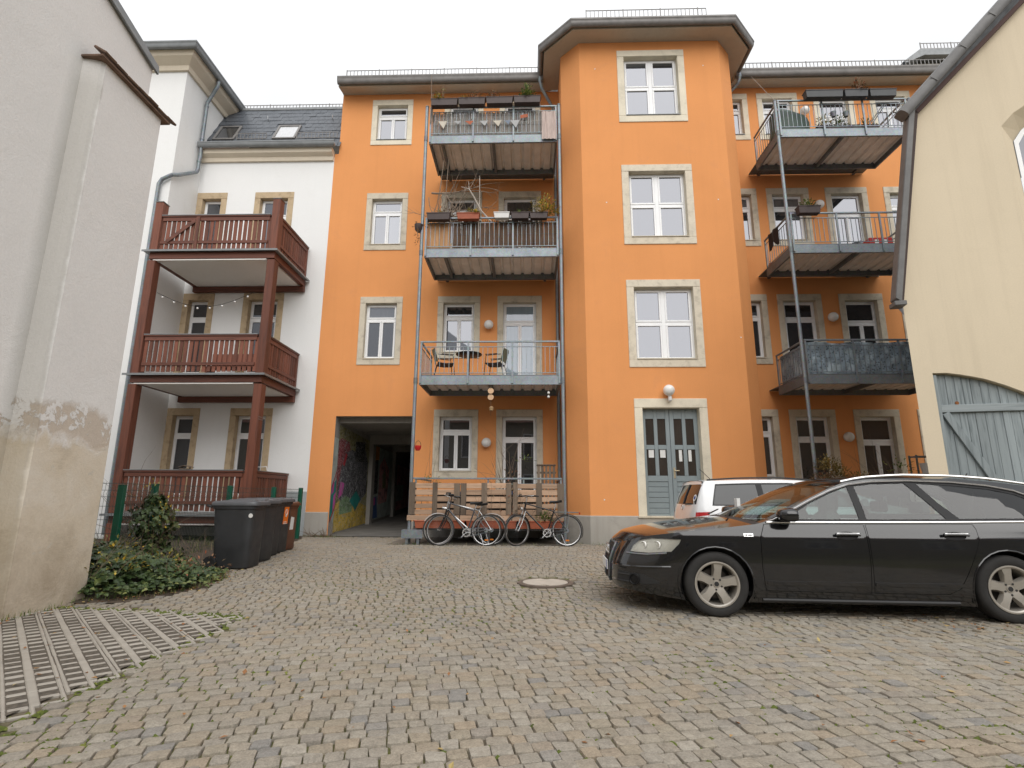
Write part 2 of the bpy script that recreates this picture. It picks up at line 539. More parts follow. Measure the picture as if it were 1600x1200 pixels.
def window(parent, u0, u1, z0, z1, y=0.0, jw=0.17, top=0.2, bot=0.17, style='tl2', depth=0.13, stone=None, glass=None, glass2=None, name='window', label=None, tr=0.73, sill=True, fr=None):
    """stone surround (sub-part), recessed white frame (the window's own mesh), panes and sill (sub-parts)"""
    stone = stone or m_sandstone; glass = glass or m_pane; glass2 = glass2 or glass
    uc, zb = (u0 + u1) / 2, z0
    W, H = u1 - u0, z1 - z0
    a0, a1, b0, b1 = -W / 2 + jw, W / 2 - jw, bot, H - top
    mb = MB()
    yd = depth
    ring(mb, a0, a1, b0, b1, 0.045, yd, yd + 0.07)
    i0, i1, k0, k1 = a0 + 0.045, a1 - 0.045, b0 + 0.045, b1 - 0.045
    panes = []
    def sash(p0, p1, q0, q1, g, w=0.05, wb=None):
        ring(mb, p0, p1, q0, q1, w, yd - 0.018, yd + 0.05, wb=wb)
        panes.append((p0 + w, p1 - w, q0 + (wb or w), q1 - w, g))
    um = (i0 + i1) / 2
    if style in ('tl2', 'door2', 'tl1'):
        zt = k0 + (k1 - k0) * tr
        mb.box(i0, i1, yd - 0.005, yd + 0.07, zt - 0.035, zt + 0.035)
        sash(i0, i1, zt + 0.035, k1, glass2, 0.045)
        if style == 'tl1': sash(i0, i1, k0, zt - 0.035, glass, 0.055)
        else:
            sash(i0, um - 0.002, k0, zt - 0.035, glass, 0.05, 0.06)
            sash(um + 0.002, i1, k0, zt - 0.035, glass, 0.05, 0.06)
    elif style == 'cross':
        zt = k0 + (k1 - k0) * 0.52
        mb.box(i0, um - 0.05, yd - 0.005, yd + 0.07, zt - 0.03, zt + 0.03)
        mb.box(um + 0.05, i1, yd - 0.005, yd + 0.07, zt - 0.03, zt + 0.03)
        mb.box(um - 0.05, um + 0.05, yd - 0.012, yd + 0.07, k0, k1)
        for (p0, p1) in ((i0, um - 0.05), (um + 0.05, i1)):
            sash(p0, p1, zt + 0.03, k1, glass2, 0.05); sash(p0, p1, k0, zt - 0.03, glass, 0.05)
    w = mb.build(name, fr or m_pvc, parent, bevel=0.006)
    w.location = (uc, y, zb)
    if label: w['label'] = label
    for (p0, p1, q0, q1, g) in panes:
        pb = MB().box(-(p1 - p0) / 2, (p1 - p0) / 2, 0, 0.012, 0, q1 - q0)
        p = pb.build('pane', g, w); p.location = ((p0 + p1) / 2, yd + 0.014, q0)
    s = MB()
    D = depth + 0.10
    g = 0.002
    s.box(-W / 2, W / 2, -0.022, D, H - top, H)
    s.box(-W / 2, -W / 2 + jw, -0.02, D, (bot + g) if bot > 0.02 else 0, H - top - g)
    s.box(W / 2 - jw, W / 2, -0.02, D, (bot + g) if bot > 0.02 else 0, H - top - g)
    if bot > 0.02: s.box(-W / 2, W / 2, -0.024, D, 0, bot)
    s.build('surround', stone, w, bevel=0.008)
    if sill and bot > 0.02:
        MB().box(a0 + 0.01, a1 - 0.01, -0.045, yd - 0.02, bot + 0.003, bot + 0.028).build('sill', m_sandstone_old if stone is not m_surround_paint else m_zinc, w, bevel=0.005)
    return w, (u0, u1, z0, z1)

def sweep(mb, path, prof, closed=False):
    """prof (out, z) swept along a plan polyline; out is measured to the right of travel"""
    n = len(path); P = [Vector((p[0], p[1], 0)) for p in path]
    rows = []
    for i in range(n):
        if i == 0: d1 = d2 = (P[1] - P[0]).normalized()
        elif i == n - 1: d1 = d2 = (P[-1] - P[-2]).normalized()
        else: d1 = (P[i] - P[i - 1]).normalized(); d2 = (P[i + 1] - P[i]).normalized()
        n1 = Vector((d1.y, -d1.x, 0)); n2 = Vector((d2.y, -d2.x, 0))
        m = (n1 + n2).normalized(); k = 1.0 / max(m.dot(n1), 0.3)
        rows.append([P[i] + m * (o * k) + Vector((0, 0, z)) for o, z in prof])
    vs = [p for r in rows for p in r]; q = len(prof)
    fs = []
    for i in range(n - 1):
        for j in range(q):
            j2 = (j + 1) % q
            fs.append((i * q + j, (i + 1) * q + j, (i + 1) * q + j2, i * q + j2))
    fs.append(tuple(range(q))[::-1]); fs.append(tuple((n - 1) * q + j for j in range(q)))
    mb.add(vs, fs)

def gutter_prof(o, z, w=0.15, h=0.14):
    pr = []
    for k in range(9):
        a = math.pi * (1 - k / 8)
        pr.append((o + w / 2 + w / 2 * math.cos(a), z + h * 0.75 - h * 0.75 * math.sin(a)))
    pr += [(o + w + 0.01, z + h * 0.8), (o + w + 0.01, z + h), (o + w - 0.006, z + h), (o + w - 0.006, z + h * 0.5), (o + 0.012, z + h * 0.5), (o + 0.012, z + h), (o, z + h)]
    return pr

def snow_guard(parent, a, b, h=0.22, pitch=0.115, mat=None):
    mb = MB()
    a, b = Vector(a), Vector(b); L = (b - a).length; n = max(2, int(L / pitch))
    mb.bar(a + Vector((0, 0, h)), b + Vector((0, 0, h)), 0.018, 0.018)
    mb.bar(a + Vector((0, 0, 0.03)), b + Vector((0, 0, 0.03)), 0.018, 0.018)
    for k in range(n + 1):
        p = a.lerp(b, k / n)
        w = 0.024 if k % 9 == 0 else 0.016
        mb.bar(p, p + Vector((0, 0, h + (0.03 if k % 9 == 0 else 0))), w, w)
    return mb.build('snow_guard', mat or m_zinc_dk, parent)

# ------------------------------------------------------------------ ORANGE HOUSE (local y = 0 on the wall face)
orange = thing('orange_house', 'orange four storey apartment house with steel balconies and a projecting stair tower', 'house', (0, 15, 0))
OL = -6.13
T = [3.50, 6.90, 10.32, 13.66]
wins = []
def ow(u0, u1, z0, z1, **k):
    w, h = window(orange, u0, u1, z0, z1, **k); wins.append(h); return w
st = {0: m_sandstone_old, 1: m_sandstone_old, 2: m_sandstone_old, 3: m_surround_paint}
ow(-5.01, -3.69, 12.01, T[3], stone=m_surround_paint)
ow(-5.00, -3.71, 8.40, T[2], stone=m_sandstone_old)
ow(-4.99, -3.72, 4.81, T[1], stone=m_sandstone_old)
deck = {0: 0.42, 1: 4.02, 2: 7.42, 3: 10.82}
for k in range(4):
    wb = {0: 1.58, 1: 5.0, 2: 8.40, 3: 12.0}[k]
    gl = {0: m_pane_dk, 1: m_pane, 2: m_pane_dk, 3: m_pane}[k]
    ow(-2.67, -1.41, wb, T[k], stone=st[k], glass=gl)
    ow(-0.90, 0.41, deck[k], T[k], stone=st[k], bot=0.05, style='door2', glass=m_pane_curtain if k == 1 else gl, tr=0.78, sill=False)
for k in range(4):
    wb = {0: 1.45, 1: 4.80, 2: 8.42, 3: 12.0}[k]
    gl = {0: m_pane_dk, 1: m_pane_dk, 2: m_pane, 3: m_pane}[k]
    ow(6.02, 6.95, wb, T[k], stone=st[k], style='tl1', glass=gl)
    ow(7.24, 8.51, {0: 0.9, 1: 4.6, 2: 8.42, 3: 12.0}[k], T[k], stone=st[k], style='tl1' if k in (0, 1) else 'tl2', glass=gl)
    ow(9.00, 10.25, deck[k], T[k], stone=st[k], bot=0.05, style='door2', glass=gl, tr=0.76, sill=False)
    ow(10.74, 12.0, wb, T[k], stone=st[k], glass=gl)
mb = MB()
gate = (-5.47, -3.20, -0.05, 3.31)
wallgrid(mb, -6.0, 13.5, -0.2, 13.87, wins + [gate, (0.98, 5.93, -0.2, 13.87)])
mb.quad((OL, 0, -0.2), (-6.0, 0, -0.2), (-6.0, 0, 11.72), (OL, 0, 11.72))
mb.quad((OL, 0, 11.72), (-6.0, 0, 11.72), (-6.0, 1.0, 11.72), (OL, 1.0, 11.72))
mb.quad((-6.0, 0, 11.72), (-6.0, 0, 13.87), (-6.0, 12.5, 13.87), (-6.0, 12.5, 11.72))
mb.quad((13.5, 0, -0.2), (13.5, 0, 13.87), (13.5, 12.5, 13.87), (13.5, 12.5, -0.2))
mb.quad((-6.0, 12.5, -0.2), (-6.0, 12.5, 13.87), (13.5, 12.5, 13.87), (13.5, 12.5, -0.2))
mb.build('wall', m_orange, orange, fix=False)
# stair tower
TY = -1.8
tw = []
for (a, b) in ((11.30, 13.64), (7.62, 9.97), (4.28, 6.62)):
    w, h = window(orange, 2.55, 4.45, a, b, y=TY, style='cross', stone=m_surround_paint if a > 11 else m_sandstone, jw=0.19, top=0.2, bot=0.2, glass=m_pane, depth=0.16)
    tw.append(h)
door_h = (2.62, 4.41, 0.62, 3.48)
mb = MB()
wallgrid(mb, 1.48, 5.45, -0.2, 13.93, tw + [door_h], TY)
for a, b in (((0.98, 0), (0.98, TY + 0.5)), ((0.98, TY + 0.5), (1.48, TY)), ((5.45, TY), (5.93, TY + 0.5)), ((5.93, TY + 0.5), (5.93, 0))):
    mb.quad((a[0], a[1], -0.2), (b[0], b[1], -0.2), (b[0], b[1], 13.93), (a[0], a[1], 13.93))
mb.build('stair_tower', m_orange, orange, fix=False)
# plinth, 2 cm proud
for path, top in (([(0.98, 0), (0.98, TY + 0.5), (1.48, TY), (2.60, TY)], 0.65), ([(4.43, TY), (5.45, TY), (5.93, TY + 0.5), (5.93, 0)], 0.65), ([(OL, 0), (-5.49, 0)], 0.65), ([(-3.18, 0), (0.955, 0)], 0.42), ([(5.955, 0), (13.5, 0)], 0.42)):
    mb = MB(); sweep(mb, path, [(0.0, -0.2), (0.022, -0.2), (0.022, top - 0.02), (0.0, top)]); mb.build('plinth', m_plinth, orange)
MB().box(2.60, 4.43, TY - 0.022, TY + 0.1, -0.2, 0.60).build('plinth', m_plinth, orange)
# front door in the tower: two leaves, each with four tall lights and boarded panel
D0 = orange
mb = MB()
W = door_h[1] - door_h[0]; H = door_h[3] - door_h[2]
mb.box(-W / 2, W / 2, -0.022, 0.3, H - 0.23, H)
mb.box(-W / 2, -W / 2 + 0.2, -0.02, 0.3, 0, H - 0.232); mb.box(W / 2 - 0.2, W / 2, -0.02, 0.3, 0, H - 0.232)
ds = mb.build('door_surround', m_surround_paint, orange, bevel=0.008); ds.location = ((door_h[0] + door_h[1]) / 2, TY, door_h[2])
fw = W - 0.4
for s, nm in ((-1, 'a'), (1, 'b')):
    l0, l1 = (-fw / 2, -0.004) if s < 0 else (0.004, fw / 2)
    zt = H - 0.235
    lw = l1 - l0
    mb = MB()
    st_w, mid = 0.10, 0.09
    c = (lw - 2 * st_w - mid) / 2
    y0, y1 = 0.19, 0.245
    xs = [l0, l0 + st_w, l0 + st_w + c, l0 + st_w + c + mid, l1 - st_w, l1]
    zs = [0.0, 0.08, 0.84, 0.98, 1.62, 1.73, 2.38, zt]
    for i in (0, 2, 4): mb.box(xs[i], xs[i + 1], y0, y1, 0 if i != 2 else zs[3], zt)
    for (q0, q1) in ((zs[0], zs[1]), (zs[2], zs[3])): mb.box(xs[1], xs[4], y0 + 0.002, y1, q0, q1)
    for (q0, q1) in ((zs[4], zs[5]), (zs[6], zs[7])):
        mb.box(xs[1], xs[2], y0 + 0.002, y1, q0, q1); mb.box(xs[3], xs[4], y0 + 0.002, y1, q0, q1)
    d = mb.build('door_leaf', m_doorgreen, orange, bevel=0.006); d.location = ((door_h[0] + door_h[1]) / 2, TY, door_h[2])
    for (p0, p1) in ((xs[1], xs[2]), (xs[3], xs[4])):
        for (q0, q1) in ((zs[3], zs[4]), (zs[5], zs[6])):
            MB().box(p0, p1, y0 + 0.028, y0 + 0.036, q0, q1).build('pane', m_glass_door, d)
    nb = 6
    for k in range(nb):
        q0 = zs[1] + (zs[2] - zs[1]) * k / nb; q1 = zs[1] + (zs[2] - zs[1]) * (k + 1) / nb
        MB().box(xs[1], xs[4], y0 + 0.018, y1, q0 + 0.004, q1 - 0.004).build('board', m_doorgreen, d, bevel=0.005)
    for i, p in enumerate(((xs[1] + 0.05, 1.42), (xs[3] + 0.04, 1.42)) if s < 0 else ((xs[1] + 0.09, 1.33), (xs[3] + 0.03, 1.33))):
        w_ = 0.13 if s < 0 else 0.075; h_ = 0.19 if s < 0 else 0.28
        MB().box(p[0], p[0] + w_, y0 + 0.018, y0 + 0.022, p[1], p[1] + h_).build('paper_notice', m_paper, d)
    if s > 0:
        mb = MB(); mb.box(l0 + 0.03, l0 + 0.075, y0 - 0.012, y0, 0.92, 1.18)
        mb.tube([(l0 + 0.05, y0, 1.1), (l0 + 0.05, y0 - 0.05, 1.1), (l0 + 0.16, y0 - 0.05, 1.1)], 0.011)
        mb.build('handle', m_brass, d, smooth=True)
MB().box(2.83, 4.20, TY + 0.24, TY + 0.3, 0.6, 3.24).build('door_backing', m_dark, orange)
mb = MB(); mb.box(2.60, 4.43, TY - 0.06, TY + 0.25, 0.60, 0.65); mb.build('door_sill', m_sandstone_old, orange, bevel=0.01)
mb = MB(); mb.box(2.75, 4.3, TY - 0.42, TY - 0.024, -0.2, 0.42); mb.box(2.7, 4.35, TY - 0.76, TY - 0.425, -0.2, 0.2)
mb.build('door_step', m_sandstone_old, orange, bevel=0.015)
# eaves: boxed cornice, gutter, roof, snow guards
eave = [(OL, 0.0), (0.98, 0.0)], [(5.93, 0.0), (13.5, 0.0)]
cp = [(0.0, 13.87), (0.10, 13.87), (0.40, 13.80), (0.47, 13.80), (0.47, 13.96), (0.0, 13.96)]
tpath = [(0.98, 0.0), (0.98, TY + 0.5), (1.48, TY), (5.45, TY), (5.93, TY + 0.5), (5.93, 0.0)]
mb = MB()
sweep(mb, [(-6.0, 0), (0.50, 0)], cp); sweep(mb, [(6.41, 0), (13.5, 0)], cp)
sweep(mb, tpath, [(0.0, 13.93), (0.10, 13.93), (0.42, 13.90), (0.50, 13.90), (0.50, 14.04), (0.0, 14.04)])
mb.build('cornice', m_cornice, orange)
mb = MB()
sweep(mb, [(-6.0, 0), (0.48, 0)], gutter_prof(0.475, 13.80, 0.16, 0.24))
mb.build('gutter', m_zinc_dk, orange, smooth=True)
mb = MB(); sweep(mb, [(6.43, 0), (13.5, 0)], gutter_prof(0.475, 13.80, 0.16, 0.24)); mb.build('gutter', m_zinc_dk, orange, smooth=True)
mb = MB(); sweep(mb, tpath, gutter_prof(0.505, 13.90, 0.16, 0.22)); mb.build('gutter', m_zinc_dk, orange, smooth=True)
mb = MB()
for (a, b) in ((-6.05, 0.98), (5.93, 13.5)):
    mb.quad((a, -0.5, 13.97), (b, -0.5, 13.97), (b, 4.6, 16.4), (a, 4.6, 16.4))
mb.quad((0.98, -0.5, 13.97), (5.93, -0.5, 13.97), (5.93, 4.6, 16.4), (0.98, 4.6, 16.4))
tw_out = [(0.45, 0.3), (0.45, -1.5), (1.28, -2.33), (5.65, -2.33), (6.46, -1.5), (6.46, 0.3)]
for i in range(5):
    a, b = tw_out[i], tw_out[i + 1]
    mb.add([(a[0], a[1], 14.06), (b[0], b[1], 14.06), (3.45, 0.6, 15.3)], [(0, 1, 2)])
mb.build('roof', m_slate, orange, fix=False)
snow_guard(orange, (-5.75, -0.50, 14.04), (0.35, -0.50, 14.04), 0.30)
snow_guard(orange, (6.55, -0.50, 14.04), (13.4, -0.50, 14.04), 0.30)
snow_guard(orange, (1.65, -2.30, 14.12), (5.0, -2.30, 14.12), 0.40)
# dormer on the right-hand roof
mb = MB(); mb.box(13.6, 16.2, 1.6, 4.5, 14.6, 16.1); dm = mb.build('dormer', m_cornice, orange)
mb = MB(); mb.prism([(13.05, 15.95), (13.7, 16.45), (16.6, 16.45), (16.6, 16.2), (13.8, 16.2), (13.15, 15.9)], 1.3, 4.6); mb.build('dormer_roof', m_zinc, dm)
snow_guard(dm, (13.75, 1.35, 16.46), (15.5, 1.35, 16.46), 0.25)
mb = MB(); mb.prism([(11.6, 15.2), (13.2, 15.75), (13.4, 15.6), (11.8, 15.05)], 1.3, 3.5); mb.build('dormer_roof', m_slate, dm)
for x, z in ((1.92, 13.05), (4.98, 13.1), (2.12, 8.85), (5.1, 8.9), (5.38, 5.05), (1.82, 1.02), (4.9, 1.3)):
    MB().lathe([(0.018, 0.006), (0.0, 0.010)], 8, Matrix.Translation((x, TY, z)) @ Matrix.Rotation(R(90), 4, 'X')).build('wall_plug', m_paper, orange)
# rain pipes
mb = MB()
mb.tube([(0.40, -0.55, 13.92), (0.40, -0.55, 13.72), (0.44, -0.52, 13.55), (0.80, -0.14, 13.15), (0.86, -0.09, 13.0), (0.86, -0.09, 0.1)], 0.05, 10)
mb.lathe([(0.09, 0.1), (0.085, 0.0), (0.05, -0.1)], 10, Matrix.Translation((0.40, -0.55, 13.82)))
for z in (11.4, 8.2, 4.9, 1.8): mb.lathe([(0.058, 0), (0.058, 0.05)], 10, Matrix.Translation((0.86, -0.09, z)))
mb.build('downpipe', m_galv, orange, smooth=True)
mb = MB()
mb.tube([(6.52, -0.55, 13.92), (6.52, -0.55, 13.72), (6.48, -0.5, 13.6), (6.10, -0.12, 13.3), (6.02, -0.08, 13.1), (6.02, -0.08, 0.1)], 0.05, 10)
mb.lathe([(0.09, 0.1), (0.085, 0.0), (0.05, -0.1)], 10, Matrix.Translation((6.52, -0.55, 13.82)))
mb.build('downpipe', m_galv, orange, smooth=True)
# ---- the carriage passage and its painted wall
def floor_z(y): return 0.004 + 0.045 * y
mb = MB()
P0, P1, PY = -5.47, -3.2, 11.0
mb.quad((P0, 0, -0.1), (P0, PY, -0.1), (P0, PY, 3.31), (P0, 0, 3.31))
mb.quad((P1, 0.002, -0.1), (P1, PY, -0.1), (P1, PY, 3.31), (P1, 0.002, 3.31))
mb.quad((P0, PY, -0.1), (P1, PY, -0.1), (P1, PY, 3.31), (P0, PY, 3.31))
mb.quad((P0, 0.35, 3.16), (P1, 0.35, 3.16), (P1, PY, 3.16), (P0, PY, 3.16))
mb.quad((P0, 0.35, 3.16), (P1, 0.35, 3.16), (P1, 0.35, 3.31), (P0, 0.35, 3.31))
mb.quad((P0, 0, 3.31), (P1, 0, 3.31), (P1, 0.35, 3.31), (P0, 0.35, 3.31))
m_pass = M_render('passage_render', (0.34, 0.325, 0.30), 0.15, (0.1, 0.09, 0.08), 0.5, 0.1)
pas = mb.build('passage', m_pass, orange, fix=False)
mb = MB()
for y in (3.4, 6.6):
    MB().box(P0 + 0.01, P1 - 0.01, y, y + 0.35, 2.85, 3.155).build('ceiling_beam', m_pass, pas)
    MB().box(P0 + 0.002, P0 + 0.14, y, y + 0.35, -0.1, 2.845).build('wall_pier', m_pass, pas)
mb = MB(); mb.box(P0 + 0.3, P1 - 0.3, PY - 0.09, PY - 0.02, 0.45, 2.7); mb.build('far_door', m_dark, pas)
def paint(c, n):
    if n in ('pale', 'teal', 'magenta', 'red', 'blue', 'amber', 'white'): return M_plain('mural_' + n, c, 0.7, 0, 0.3, 4)
    t = NT('mural_' + n); v = t.coord()
    f = t.noise(v, 2.4, 5, 0.6, 1.2); g = t.noise(v, 5.0, 3, 0.5, 2.0)
    col = t.ramp(f, [(0.32, sc(c, 0.35)), (0.46, c), (0.60, sc(c, 1.35)), (0.72, tuple(min(0.6, x * 0.5 + 0.2) for x in c))])
    col = t.mix(t.ramp(g, [(0.475, 0.0), (0.495, 1.0), (0.505, 1.0), (0.525, 0.0)]), col, (0.42, 0.42, 0.42))
    col = t.mix(t.ramp(g, [(0.60, 0.0), (0.625, 1.0), (0.66, 0.0)]), col, (0.012, 0.012, 0.014))
    t.color(col); t.set(0.7); return t.m
mur = dict(yellow=(0.544, 0.374, 0.051), green=(0.170, 0.272, 0.136), charcoal=(0.076, 0.076, 0.085), maroon=(0.221, 0.034, 0.043), teal=(0.02, 0.22, 0.19), magenta=(0.510, 0.102, 0.340), white=(0.42, 0.42, 0.42), blue=(0.06, 0.12, 0.30), amber=(0.612, 0.289, 0.051), pink=(0.578, 0.289, 0.289), olive=(0.221, 0.204, 0.085), red=(0.40, 0.03, 0.04), pale=(0.42, 0.47, 0.44), black=(0.012, 0.012, 0.012))
mur = {k: paint(v, k) for k, v in mur.items()}
lay = [0]
def patch(col, pts, x=None):
    """flat paint on the passage's left wall: pts are (y, z)"""
    lay[0] += 1
    xx = (P0 if x is None else x) + 0.003 + 0.0012 * lay[0]
    MB().add([(xx, a, b) for a, b in pts], [tuple(range(len(pts)))]).build('mural_patch', mur[col], pas, fix=False)
def blob(y, z, ry, rz, n=14, j=0.25, seed=1):
    r_ = random.Random(seed)
    return [(y + ry * math.cos(2 * math.pi * k / n) * (1 + r_.uniform(-j, j)), z + rz * math.sin(2 * math.pi * k / n) * (1 + r_.uniform(-j, j))) for k in range(n)]
patch('pale', [(0.0, 0.6), (0.36, 0.3), (0.36, 2.7), (0.0, 2.72)])
patch('olive', [(0.36, 0.1), (3.4, 0.2), (3.4, 2.95), (0.36, 3.1)])
patch('yellow', [(0.36, 0.08), (3.4, 0.2), (3.4, 0.75), (2.3, 0.95), (1.5, 0.8), (0.9, 1.0), (0.36, 0.85)])
patch('green', [(0.75, 0.55), (1.9, 0.62), (1.9, 1.15), (0.75, 1.1)])
patch('maroon', [(0.36, 1.2), (0.8, 1.4), (1.5, 2.2), (1.3, 2.7), (0.6, 2.75), (0.36, 2.65)])
patch('charcoal', [(0.45, 1.15), (0.7, 1.9), (1.0, 2.35), (1.6, 2.5), (2.2, 2.4), (2.9, 2.65), (3.3, 2.2), (3.3, 1.2), (2.6, 0.9), (2.2, 0.6), (1.8, 1.0), (1.2, 1.1), (0.8, 0.95)])
patch('black', [(1.9, 2.15), (2.9, 2.2), (2.9, 2.85), (1.9, 2.78)])
patch('magenta', [(0.6, 1.0), (0.95, 1.15), (1.05, 1.45), (0.7, 1.5)])
patch('teal', [(1.6, 0.95), (2.2, 0.66), (2.7, 1.0), (2.2, 1.25)])
patch('red', [(0.8, 2.0), (1.0, 2.35), (1.15, 2.3), (0.95, 1.95)])
for k, (y_, z_, a_, s_) in enumerate([(0.75, 1.6, 0.3, 3), (1.05, 1.95, 0.32, 5), (1.5, 1.5, 0.4, 8), (2.1, 1.75, 0.35, 9), (2.6, 1.4, 0.38, 12), (1.35, 2.2, 0.25, 15)]):
    r_ = random.Random(s_); pts = [(y_, z_)]
    for q in range(5): pts.append((pts[-1][0] + r_.uniform(-0.14, 0.22), pts[-1][1] - a_ * 0.28))
    patch('white', [(p[0], p[1]) for p in pts] + [(p[0] + 0.035, p[1] - 0.01) for p in pts[::-1]])
patch('teal', [(0.0, 0.45), (0.34, 0.85), (0.34, 1.55), (0.0, 1.35)])
patch('magenta', [(0.0, 1.12), (0.17, 1.2), (0.17, 1.6), (0.0, 1.35)])
patch('magenta', [(0.17, 0.66), (0.34, 0.85), (0.34, 1.2), (0.17, 1.1)])
patch('red', [(0.0, 1.35), (0.34, 1.86), (0.36, 1.82), (0.02, 1.28)])
patch('red', [(0.0, 0.45), (0.36, 0.85), (0.36, 0.78), (0.0, 0.36)])
patch('pale', [(3.75, 0.25), (6.6, 0.4), (6.6, 2.8), (3.75, 2.85)])
patch('black', [(3.8, 1.1), (4.6, 1.2), (4.5, 2.5), (3.9, 2.4)])
patch('amber', [(3.8, 2.3), (4.6, 2.4), (4.6, 2.85), (3.8, 2.85)])
patch('pink', [(4.7, 0.8), (5.9, 0.9), (6.1, 2.1), (5.3, 2.5), (4.7, 2.2)])
patch('blue', [(3.8, 0.3), (4.7, 0.35), (4.5, 1.1), (3.8, 1.0)])
patch('magenta', [(4.0, 0.75), (4.35, 0.8), (4.3, 1.05), (4.0, 1.0)])
patch('olive', blob(5.4, 1.7, 0.25, 0.35, 12, 0.3, 4))
patch('pink', [(7.0, 0.5), (10.5, 0.7), (10.5, 2.3), (7.0, 2.4)])
patch('pale', [(7.3, 0.9), (8.6, 0.95), (8.6, 1.6), (7.3, 1.55)])
m_pfloor = M_plain('passage_floor_concrete', (0.17, 0.16, 0.145), 0.85, 0, 0.25, 2, 0.3, 30)
mb = MB(); mb.quad((P0, 0.0, 0.012), (P1, 0.0, 0.012), (P1, PY, floor_z(PY)), (P0, PY, floor_z(PY))); mb.build('passage_floor', m_pfloor, pas, fix=False)

# ------------------------------------------------------------------ WHITE HOUSE
white = thing('white_house', 'white rendered house with slate mansard roof and wooden balconies beside orange house', 'house', (-8.3, 15, 0))
ox = 8.3
ww = []
for k, z in enumerate((3.54, 7.04, 10.40)):
    g = (m_pane_dk, m_pane_dk, m_pane)[k]
    for (a, b, s_) in ((-10.385, -9.43, 'tl1'), (-8.54, -7.31, 'tl1')):
        w, h = window(white, a + ox, b + ox, z - 2.55, z, stone=m_sandstone_br, style=s_, jw=0.18, top=0.21, bot=0.05, tr=0.76, glass=g, sill=False, depth=0.15)
        ww.append(h)
mb = MB()
wallgrid(mb, -10.4 + ox, OL + ox, -0.2, 11.6, ww)
WY = 13.78 - 15
mb.quad((-10.4 + ox, WY, -0.2), (-10.4 + ox, 0, -0.2), (-10.4 + ox, 0, 13.8), (-10.4 + ox, WY, 13.8))
mb.quad((-10.4 + ox, 0, 11.6), (-10.4 + ox, 4, 11.6), (-10.4 + ox, 4, 13.8), (-10.4 + ox, 0, 13.8))
mb.quad((-16 + ox, WY, -0.2), (-10.4 + ox, WY, -0.2), (-10.4 + ox, WY, 13.8), (-16 + ox, WY, 13.8))
mb.quad((-16 + ox, WY, -0.2), (-16 + ox, WY, 13.8), (-16 + ox, 7, 13.8), (-16 + ox, 7, -0.2))
mb.build('wall', m_white_r, white, fix=False)
mb = MB(); mb.box(-7.2 + ox, OL + ox - 0.004, -0.02, 0.05, -0.2, 1.2); mb.build('plinth', m_bluegrey, white)
mb = MB()
sweep(mb, [(-10.4 + ox, 0), (OL + ox - 0.01, 0)], [(0, 11.46), (0.07, 11.46), (0.09, 11.58), (0.22, 11.66), (0.24, 11.80), (0, 11.80)])
wpath = [(-16 + ox, WY), (-10.4 + ox, WY), (-10.4 + ox, 1.6)]
sweep(mb, wpath, [(0, 13.76), (0.07, 13.76), (0.10, 13.90), (0.32, 14.06), (0.38, 14.2), (0, 14.2)])
mb.build('cornice', m_cornice_w, white)
mb = MB(); sweep(mb, [(-10.36 + ox, 0), (OL + ox + 0.1, 0)], gutter_prof(0.25, 11.78, 0.15, 0.17)); mb.build('gutter', m_zinc, white, smooth=True)
mb = MB(); sweep(mb, wpath, gutter_prof(0.385, 14.16, 0.14, 0.22)); mb.build('gutter', m_zinc, white, smooth=True)
mb = MB()
mb.add([(-16 + ox, WY - 0.4, 14.36), (-10.0 + ox, WY - 0.4, 14.36), (-10.0 + ox, 3.5, 14.36), (-16 + ox, 3.5, 14.36), (-12.5 + ox, 1.2, 14.9), (-16 + ox, 1.2, 14.9)], [(0, 1, 4, 5), (1, 2, 4), (2, 3, 5, 4)])
mb.build('wing_roof', m_zinc_dk, white, fix=False)
# mansard: boarding with slates hung on it one by one
A0, A1 = Vector((0, -0.12, 11.92)), Vector((0, 1.02, 14.18))
sl = (A1 - A0); SL = sl.length; sd = sl.normalized(); sn = Vector((0, -sd.z, sd.y))
mb = MB(); mb.quad((-10.4 + ox, A0.y, A0.z), (-5.95 + ox, A0.y, A0.z), (-5.95 + ox, A1.y, A1.z), (-10.4 + ox, A1.y, A1.z))
mans = mb.build('mansard_roof', m_slate, white, fix=False)
sw, rows = 0.245, 10
rh = SL / rows
sb = MB(); sb.add([(-0.5, -0.5, 0), (0.5, -0.5, 0), (0.5, 0.5, 0), (-0.5, 0.5, 0), (-0.46, -0.56, 0), (0.46, -0.56, 0), (-0.5, -0.5, 1), (0.5, -0.5, 1), (0.5, 0.5, 1), (-0.5, 0.5, 1), (-0.46, -0.56, 1), (0.46, -0.56, 1)],
    [(6, 10, 11, 7, 8, 9), (0, 6, 9, 3), (1, 2, 8, 7), (0, 4, 10, 6), (4, 5, 11, 10), (5, 1, 7, 11)])
proto = sb.build('slate', m_slate, mans)
rot = Matrix(((1, 0, 0), (0, sd.y, sn.y), (0, sd.z, sn.z)))
first = True
sky_l = [(-10.22, -9.50), (-8.26, -7.50)]
sky_z = (12.33, 13.12)
